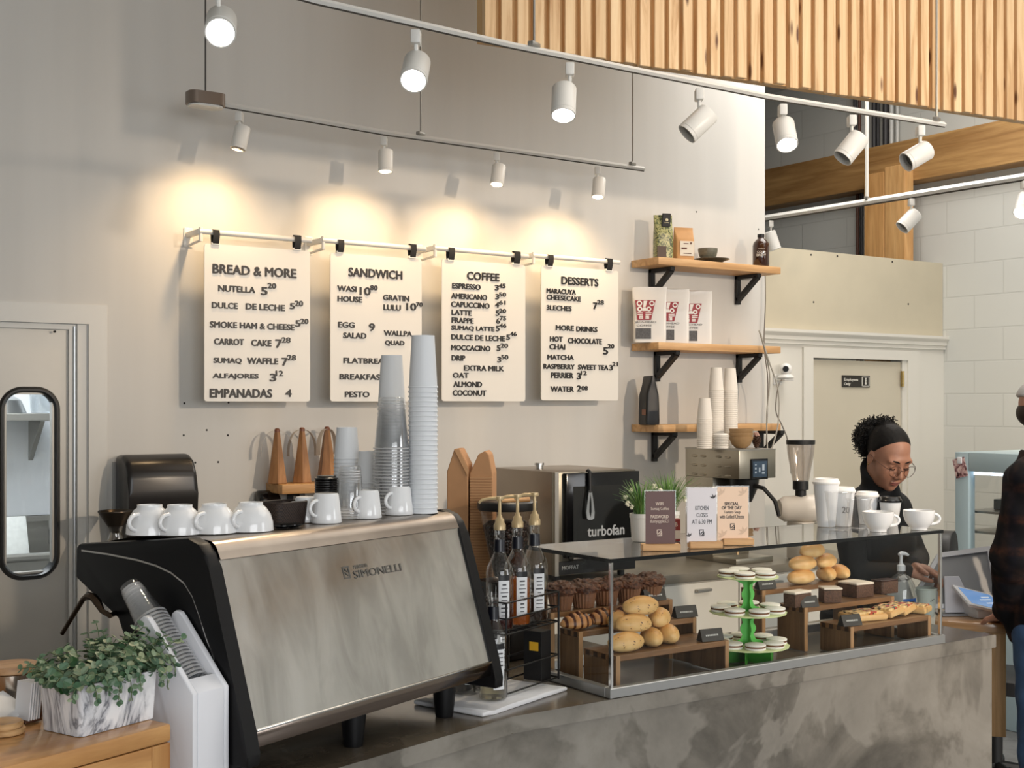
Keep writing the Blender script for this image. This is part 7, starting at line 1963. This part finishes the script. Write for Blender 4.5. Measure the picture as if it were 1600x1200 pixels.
# ---------------- barista
hc = at_d(1387, 712, 4.93)
fr = head_frame(hc, (-.24, -.855, -.46), (-.10, -.45, .89))
sc = at_d(1374, 792, 5.06)
neckb = Vector((sc.x, sc.y - .015, sc.z + .045))
shL, shR = Vector((sc.x + .135, sc.y + .03, sc.z - .02)), Vector((sc.x - .185, sc.y + .01, sc.z - .005))
elL, elR = at_d(1431, 872, 5.10), Vector((sc.x - .19, sc.y - .04, sc.z - .25))
haL, haR = at_d(1427, 884, 4.93), at_d(1418, 893, 4.90)
hip = Vector((sc.x - .01, sc.y + .10, .88))
ba = thing('barista', 'person with curly black puff and round glasses in black, looking down behind the case', 'person', (hip.x, hip.y, 0))
ofs = Vector(ba.location)
def torso(S, gr=0.0, neck=True):
    S.ell((sc.x, sc.y + .01, sc.z - .10), (.155 + gr, .098 + gr, .17 + gr), .04)
    S.cap(shR + Vector((.02, 0, 0)), shL - Vector((.02, 0, 0)), .052 + gr, None, .05)
    for q_ in (shL, shR): S.cap(neckb + Vector((0, .02, -.0)), q_.lerp(neckb, .2), .045 + gr, .045 + gr, .04)
    S.ell((sc.x, sc.y - .03, sc.z - .14), (.125 + gr, .085 + gr, .09 + gr), .04)
    S.ell(((sc.x + hip.x) / 2, (sc.y + hip.y) / 2, sc.z - .28), (.128 + gr, .093 + gr, .16 + gr), .05); S.ell((hip.x, hip.y, .88), (.155 + gr, .11 + gr, .13 + gr), .05)
def arm(S, sh, el, ha, gr=0.0, to=1.0):
    S.cap(sh, el, .047 + gr, .038 + gr, .025); S.cap(el, Vector(el).lerp(ha, to), .038 + gr, .025 + gr * .8, .012)
def legs(S, gr=0.0, base=(hip.x, hip.y), hz=.86, foot=(0, -1), wid=.085, k=1.0):
    fx, fy = foot; rx, ry = -fy, fx
    for q in (-1, 1):
        a = Vector((base[0] + rx * wid * q, base[1] + ry * wid * q, hz)); kn = Vector((a.x + rx * .01 * q + fx * .01, a.y + ry * .01 * q + fy * .01, hz * .54)); an = Vector((a.x + rx * .015 * q - fx * .02, a.y + ry * .015 * q - fy * .02, .09))
        S.cap(a, kn, .078 * k + gr, .052 * k + gr, .03); S.cap(kn, an, .054 * k + gr, .036 * k + gr, .02)
        if gr == 0: S.cap(an, an + Vector((fx * .12, fy * .12, -.05)), .035, .03, .02)
S = Sdf(); torso(S); add_head(S, fr, 1.0, tuple(neckb)); arm(S, shL, elL, haL); arm(S, shR, elR, haR); legs(S)
dL = Vector((-.45, -.35, -.12)); add_hand(S, haL, (.30, -.62, -.18), (.25, .1, 1), (-.8, -.3, 0), .95, (.5, .6)); add_hand(S, haR, (.62, -.30, .10), (.1, -.5, 1), (-.2, -.7, .4), .95, (.55, .7))
def span(*pts, pad=.16):
    A = np.array([tuple(p) for p in pts]); return A.min(0) - pad, A.max(0) + pad
lo, hi = span(shL, shR, elL, elR, haL, haR, hc, (hip.x, hip.y, 0), pad=.17); lo[2] = -.02; hi[2] = hc.z + .2
V, Q = sdf_mesh(S.ev, lo, hi, .0035)
cenf = V[Q].mean(1) - np.array(hc); X3 = np.array([tuple(fr[1]), tuple(fr[2]), tuple(fr[3])]); lc = cenf @ X3.T
lip = (np.abs(lc[:, 0]) < .023 * (1 - (np.abs(lc[:, 2] + .0705) / .02))) & (lc[:, 1] > .085) & (lc[:, 2] < -.0615) & (lc[:, 2] > -.0815)
mesh_obj('body', V - np.array(ofs), Q, [M_skin, M_lip], ba, lip.astype(int))
S = Sdf(); torso(S, .012); arm(S, shL, elL, haL, .012, .95); arm(S, shR, elR, haR, .012, .95)
ax = (neckb - Vector(H(fr, 0, -.02, -.07))).normalized(); nt = neckb - ax * .135
S.cap(nt + Vector((0, .01, 0)), neckb + ax * .04, .067, .075, .02); S.cut((hip.x, hip.y, .80), (0, 0, -1)); cdir_ = (-ax + Vector((-.25, -.30, 0))).normalized(); S.cut(nt + (-ax) * .008, tuple(cdir_))
lo, hi = span(shL, shR, elL, elR, haL, haR, nt, (hip.x, hip.y, .8), pad=.18)
V, Q = sdf_mesh(S.ev, lo, hi, .005); mesh_obj('turtleneck_sweater', V - np.array(ofs), Q, [M_swt], ba)
S = Sdf(); legs(S, .012); S.ell((hip.x, hip.y, .87), (.158, .113, .1), .04); S.cut((0, 0, .90), (0, 0, 1)); S.cut((0, 0, .06), (0, 0, -1))
lo, hi = span((hip.x - .15, hip.y - .1, .0), (hip.x + .15, hip.y + .1, .95), pad=.12); V, Q = sdf_mesh(S.ev, lo, hi, .008); mesh_obj('trousers', V - np.array(ofs), Q, [M_trs], ba)
S = Sdf()
for q in (-1, 1): S.cap((hip.x + .1 * q, hip.y + .05, .05), (hip.x + .1 * q, hip.y - .13, .04), .05, .042, .02)
S.cut((0, 0, .002), (0, 0, -1)); S.cut((0, 0, .1), (0, 0, 1))
V, Q = sdf_mesh(S.ev, (hip.x - .25, hip.y - .25, -.03), (hip.x + .25, hip.y + .2, .15), .006); mesh_obj('shoes', V - np.array(ofs), Q, [M_iron], ba)
# hair: close cap plus curly puff
S = Sdf(); Rm = rotm_of(fr)
S.ell(H(fr, 0, -.016, .038), (.0775, .0965, .0845), .01, Rm)
hn = (fr[3] - fr[2] * 1.35).normalized(); S.cut(H(fr, 0, .0, .006), tuple(-hn), .012)
for q in (-1, 1): S.ell(H(fr, q * .08, -.004, -.016), (.02, .024, .034), .006, Rm, True)
lo, hi = span(hc, pad=.17); V, Q = sdf_mesh(S.ev, lo, hi, .0035)
hair = mesh_obj('hair', V - np.array(ofs), Q, [M_hair], ba)
pf = Vector(H(fr, .004, -.100, .020)); pf2 = Vector(H(fr, 0, -.062, .085)); rn = random.Random(4); g = B(); g.ico(tuple(pf - ofs), (.076, .076, .076), 4)
for v in g.bm.verts:
    d_ = v.co - (pf - ofs); v.co += d_.normalized() * (.012 * _nz.noise(v.co * 40) + .008 * _nz.noise(v.co * 95))
for k in range(900):
    a, b = rn.uniform(0, 2 * PI), math.acos(rn.uniform(-1, 1)); d_ = Vector((math.sin(b) * math.cos(a), math.sin(b) * math.sin(a), math.cos(b)))
    top_ = k % 3 == 0
    if d_.dot(fr[2]) > (.2 if top_ else .55): continue
    p = (pf2 if top_ else pf) - ofs + d_ * (.032 if top_ else .068); tq = d_.orthogonal().normalized(); tb_ = d_.cross(tq); ph = rn.uniform(0, 6.28); ln_ = rn.uniform(.012, .03); cr = rn.uniform(.003, .006)
    g.tube([p + d_ * ln_ * f + (tq * math.cos(ph + f * 9) + tb_ * math.sin(ph + f * 9)) * cr for f in (0, .2, .4, .6, .8, 1)], .0016, 4)
g.ico(tuple(pf2 - ofs), (.042, .042, .04), 3)
g.obj('curly_puff', M_hair, hair, 60)
# glasses, brows, lashes, earring
gl_ = B(); loc_ = lambda x, y, z: Vector(H(fr, x, y, z)) - ofs
for q in (-1, 1):
    gl_.tube([loc_(q * .033 + .0245 * math.cos(a), .113 - .006 * abs(math.cos(a)) * (1 if q * math.cos(a) > 0 else .2), -.008 + .0235 * math.sin(a)) for a in [2 * PI * k / 24 for k in range(24)]], .0011, 6, True)
    gl_.tube([loc_(q * .057, .108, -.002), loc_(q * .07, .09, .0), loc_(q * .078, .04, .002), loc_(q * .079, -.002, .004), loc_(q * .077, -.02, -.012)], .0012, 6)
gl_.tube([loc_(-.009, .114, -.004), loc_(0, .117, -.001), loc_(.009, .114, -.004)], .0012, 6)
gl_.obj('glasses', P('bronze_frame', (74, 48, 40), .3, .6), ba)
for q in (-1, 1):
    B().tube([loc_(q * .012, .0955, .019), loc_(q * .024, .0965, .0245), loc_(q * .038, .0895, .0245), loc_(q * .047, .08, .019)], [.0022, .0034, .0030, .0014], 6).obj('eyebrow', M_hair, ba)
    B().tube([loc_(q * .019, .0893, -.008), loc_(q * .026, .0925, -.0105), loc_(q * .034, .0925, -.011), loc_(q * .043, .0875, -.008)], [.0012, .0024, .0024, .0012], 6).obj('eyelash', M_hair, ba)
    B().sph(loc_(q * .077, .001, -.038), .0035, 10, 8).obj('earring', P('gold', (206, 168, 96), .25, 1), ba)

# ---------------- customer at the right edge
M_jean = P('blue_denim', (64, 92, 130), .8, noise=(9, .3), bump=(300, .3, .002))
def plaid():
    t = NT('dark_plaid'); o = t.coords((1, 1, 1), (0, 0, R(32)))
    def bands(axis, per, w_, rotn):
        sp = t.add('ShaderNodeSeparateXYZ'); t.link(o, sp.inputs[0]); m = t.add('ShaderNodeMath', operation='PINGPONG'); m.inputs[1].default_value = per; t.link(sp.outputs[axis], m.inputs[0])
        r_ = t.add('ShaderNodeMapRange'); r_.interpolation_type = 'SMOOTHSTEP'; t.link(m.outputs[0], r_.inputs[0]); r_.inputs[1].default_value = w_; r_.inputs[2].default_value = w_ * .25; return r_.outputs[0]
    hz = bands(2, .055, .022, 0); vx = bands(0, .05, .02, 0); vy = bands(1, .05, .02, 0)
    n = t.noise(o, 40, 3)
    c = t.mix(hz, srgb(20, 19, 23), srgb(64, 38, 28)); c = t.mix(t.ramp(vy, [(0, (0, 0, 0)), (1, (.45, .45, .45))]), c, srgb(70, 48, 36), 'MIX'); c = t.mix(t.ramp(vx, [(0, (0, 0, 0)), (1, (.5, .5, .5))]), c, srgb(20, 22, 36))
    c = t.mix(t.ramp(n, [(.35, (.85, .85, .85)), (.7, (.1, .1, .1))]), c, srgb(16, 15, 19))
    t.link(c, t.b.inputs['Base Color']); t.b.inputs['Roughness'].default_value = .9; t.b.inputs['Specular IOR Level'].default_value = .2; return t.m
cc = at_d(1626, 800, 4.62); CXx, CYy = cc.x, cc.y
f2 = Vector((-.50, .866, 0)).normalized(); l2 = Vector((-f2.y, f2.x, 0))
cu = thing('customer', 'person in a dark plaid shirt, blue jeans and pale cap at the right edge', 'person', (CXx, CYy, 0)); of2 = Vector(cu.location)
hd2 = at_d(1638, 648, 4.62); fr2 = head_frame(hd2, (.86, -.5, -.1), (0, 0, 1))
sL, sR = at_d(1606, 752, 4.44), Vector((CXx, CYy, 1.47)) - l2 * .2
eL, eR = at_d(1580, 872, 4.46), Vector((CXx, CYy, 1.18)) - l2 * .27 - f2 * .03
wL = at_d(1571, 952, 4.66); wR = Vector((CXx, CYy, .96)) - l2 * .26 + f2 * .05
wL.z = .945
base2 = Vector((CXx, CYy, 0))
def c3(f_, l_, z): return base2 + f2 * f_ + l2 * l_ + Vector((0, 0, z))
R2m = [[l2[i], f2[i], (0, 0, 1)[i]] for i in range(3)]
def torso2(S, gr=0):
    S.ell(c3(0, 0, 1.30), (.175 + gr, .115 + gr, .2 + gr), .05, R2m); S.cap(sL.lerp(sR, .12), sR.lerp(sL, .12), .06 + gr, None, .05); S.ell(c3(.01, 0, 1.08), (.155 + gr, .115 + gr, .17 + gr), .05, R2m); S.ell(c3(-.015, 0, .93), (.17 + gr, .12 + gr, .12 + gr), .05, R2m)
S = Sdf(); torso2(S); add_head(S, fr2, 1.04, tuple(c3(-.01, 0, 1.49)))
S.cap(sL, eL, .05, .042, .03); S.cap(eL, wL, .041, .028, .015); S.cap(sR, eR, .05, .042, .03); S.cap(eR, wR, .041, .028, .015)
fx_ = (f2.x, f2.y); legs(S, 0, (CXx + RT[0] * .02, CYy + RT[1] * .02), .88, fx_, .095, 1.1)
hp = at_z(1549, 966, TBZ)
add_hand(S, wL, Vector((hp.x - wL.x, hp.y - wL.y, -.055)), (0, 0, 1), (.6, .75, 0), 1.0, (.22, .3)); add_hand(S, wR, (0.1, .1, -1), tuple(-l2), tuple(f2), 1.0)
lo, hi = span(sL, sR, eL, wL, wR, hd2, hp, (CXx, CYy, 0), pad=.2); lo[2] = -.02
V, Q = sdf_mesh(S.ev, lo, hi, .0045); mesh_obj('body', V - np.array(of2), Q, [M_skin2], cu)
S = Sdf(); torso2(S, .02); S.cap(sL, eL, .074, .066, .035); S.cap(eL, eL.lerp(wL, .85), .066, .05, .02); S.cap(sR, eR, .074, .066, .035); S.cap(eR, eR.lerp(wR, .88), .066, .05, .02)
S.cap(c3(-.01, 0, 1.47), c3(-.005, 0, 1.54), .075, .072, .03); S.cut(c3(0, 0, .855), (0, 0, -1)); S.cut(c3(0, 0, 1.55), (0, 0, 1))
lo2, hi2 = lo.copy(), hi.copy(); lo2[2] = .8; hi2[2] = 1.7
fn = S.ev
def wrinkled(P_):
    d = fn(P_); return d + .006 * np.sin(P_[:, 2] * 46 + 3 * np.sin(P_[:, 0] * 21 + P_[:, 1] * 17)) * np.sin(P_[:, 0] * 30 - P_[:, 1] * 26)
V, Q = sdf_mesh(wrinkled, lo2, hi2, .006); mesh_obj('plaid_shirt', V - np.array(of2), Q, [plaid()], cu)
S = Sdf(); legs(S, .02, (CXx + RT[0] * .02, CYy + RT[1] * .02), .88, fx_, .095, 1.1); S.ell(c3(-.015, 0, .92), (.172, .124, .11), .05, R2m); S.cut((0, 0, .95), (0, 0, 1)); S.cut((0, 0, .05), (0, 0, -1))
lo3, hi3 = lo.copy(), hi.copy(); hi3[2] = 1.1; fn3 = S.ev
V, Q = sdf_mesh(lambda P_: fn3(P_) + .004 * np.sin(P_[:, 2] * 50 + 5 * np.sin(P_[:, 0] * 14)) * np.sin(P_[:, 0] * 24 + P_[:, 1] * 31), lo3, hi3, .006)
jo = mesh_obj('jeans', V - np.array(of2), Q, [M_jean], cu)
# back pocket with pale stitching
pc0 = at_d(1597, 1010, 4.52); dirp = (Vector((CAMP.x, CAMP.y, 0)) - Vector((pc0.x, pc0.y, 0))).normalized()
S = Sdf()
for q in (-1, 1): S.cap(c3(-.08, .11 * q, .05), c3(.15, .115 * q, .04), .05, .045, .02)
S.cut((0, 0, .002), (0, 0, -1)); S.cut((0, 0, .11), (0, 0, 1))
lo4, hi4 = span((CXx, CYy, .05), pad=.32); lo4[2] = -.03; hi4[2] = .16; V, Q = sdf_mesh(S.ev, lo4, hi4, .006); mesh_obj('shoes', V - np.array(of2), Q, [P('brown_shoe', (74, 56, 42), .6)], cu)
S = Sdf(); Rm2 = rotm_of(fr2); S.ell(H(fr2, 0, -.014, .05), (.088, .108, .085), .01, Rm2); S.cut(H(fr2, 0, 0, .042), tuple(-(fr2[3] + fr2[2] * .12).normalized()), .006)
lo, hi = span(hd2, pad=.2); V, Q = sdf_mesh(S.ev, lo, hi, .005); cap_ = mesh_obj('cap', V - np.array(of2), Q, [P('cap_grey', (196, 194, 192), .8, noise=(50, .08))], cu)
S = Sdf(); S.ell(H(fr2, 0, .108, .018), (.07, .055, .006), .01, rotm_of(head_frame(hd2, fr2[2] * .5 - fr2[3] * .85, fr2[3])))
V, Q = sdf_mesh(S.ev, lo, hi, .004); mesh_obj('visor', V - np.array(of2), Q, [P('visor_black', (24, 24, 26), .7)], cap_)
S = Sdf(); S.ell(H(fr2, 0, -.03, .0), (.081, .085, .06), .01, Rm2); S.cut(H(fr2, 0, -.005, 0), tuple(fr2[2])); S.cut(H(fr2, 0, 0, .05), tuple(fr2[3])); V, Q = sdf_mesh(S.ev, lo, hi, .005); mesh_obj('hair', V - np.array(of2), Q, [P('dark_hair', (38, 28, 22), .6)], cu)
g = B(); l3 = lambda x, y, z: Vector(H(fr2, x, y, z)) - of2
for q in (-1, 1):
    g.tube([l3(q * .034 + .024 * math.cos(a), .116, -.006 + .02 * math.sin(a)) for a in [2 * PI * k / 16 for k in range(16)]], .0016, 6, True); g.tube([l3(q * .058, .112, 0), l3(q * .082, .06, .003), l3(q * .083, -.01, .0)], .0016, 6)
g.obj('glasses', M_iron, cu)
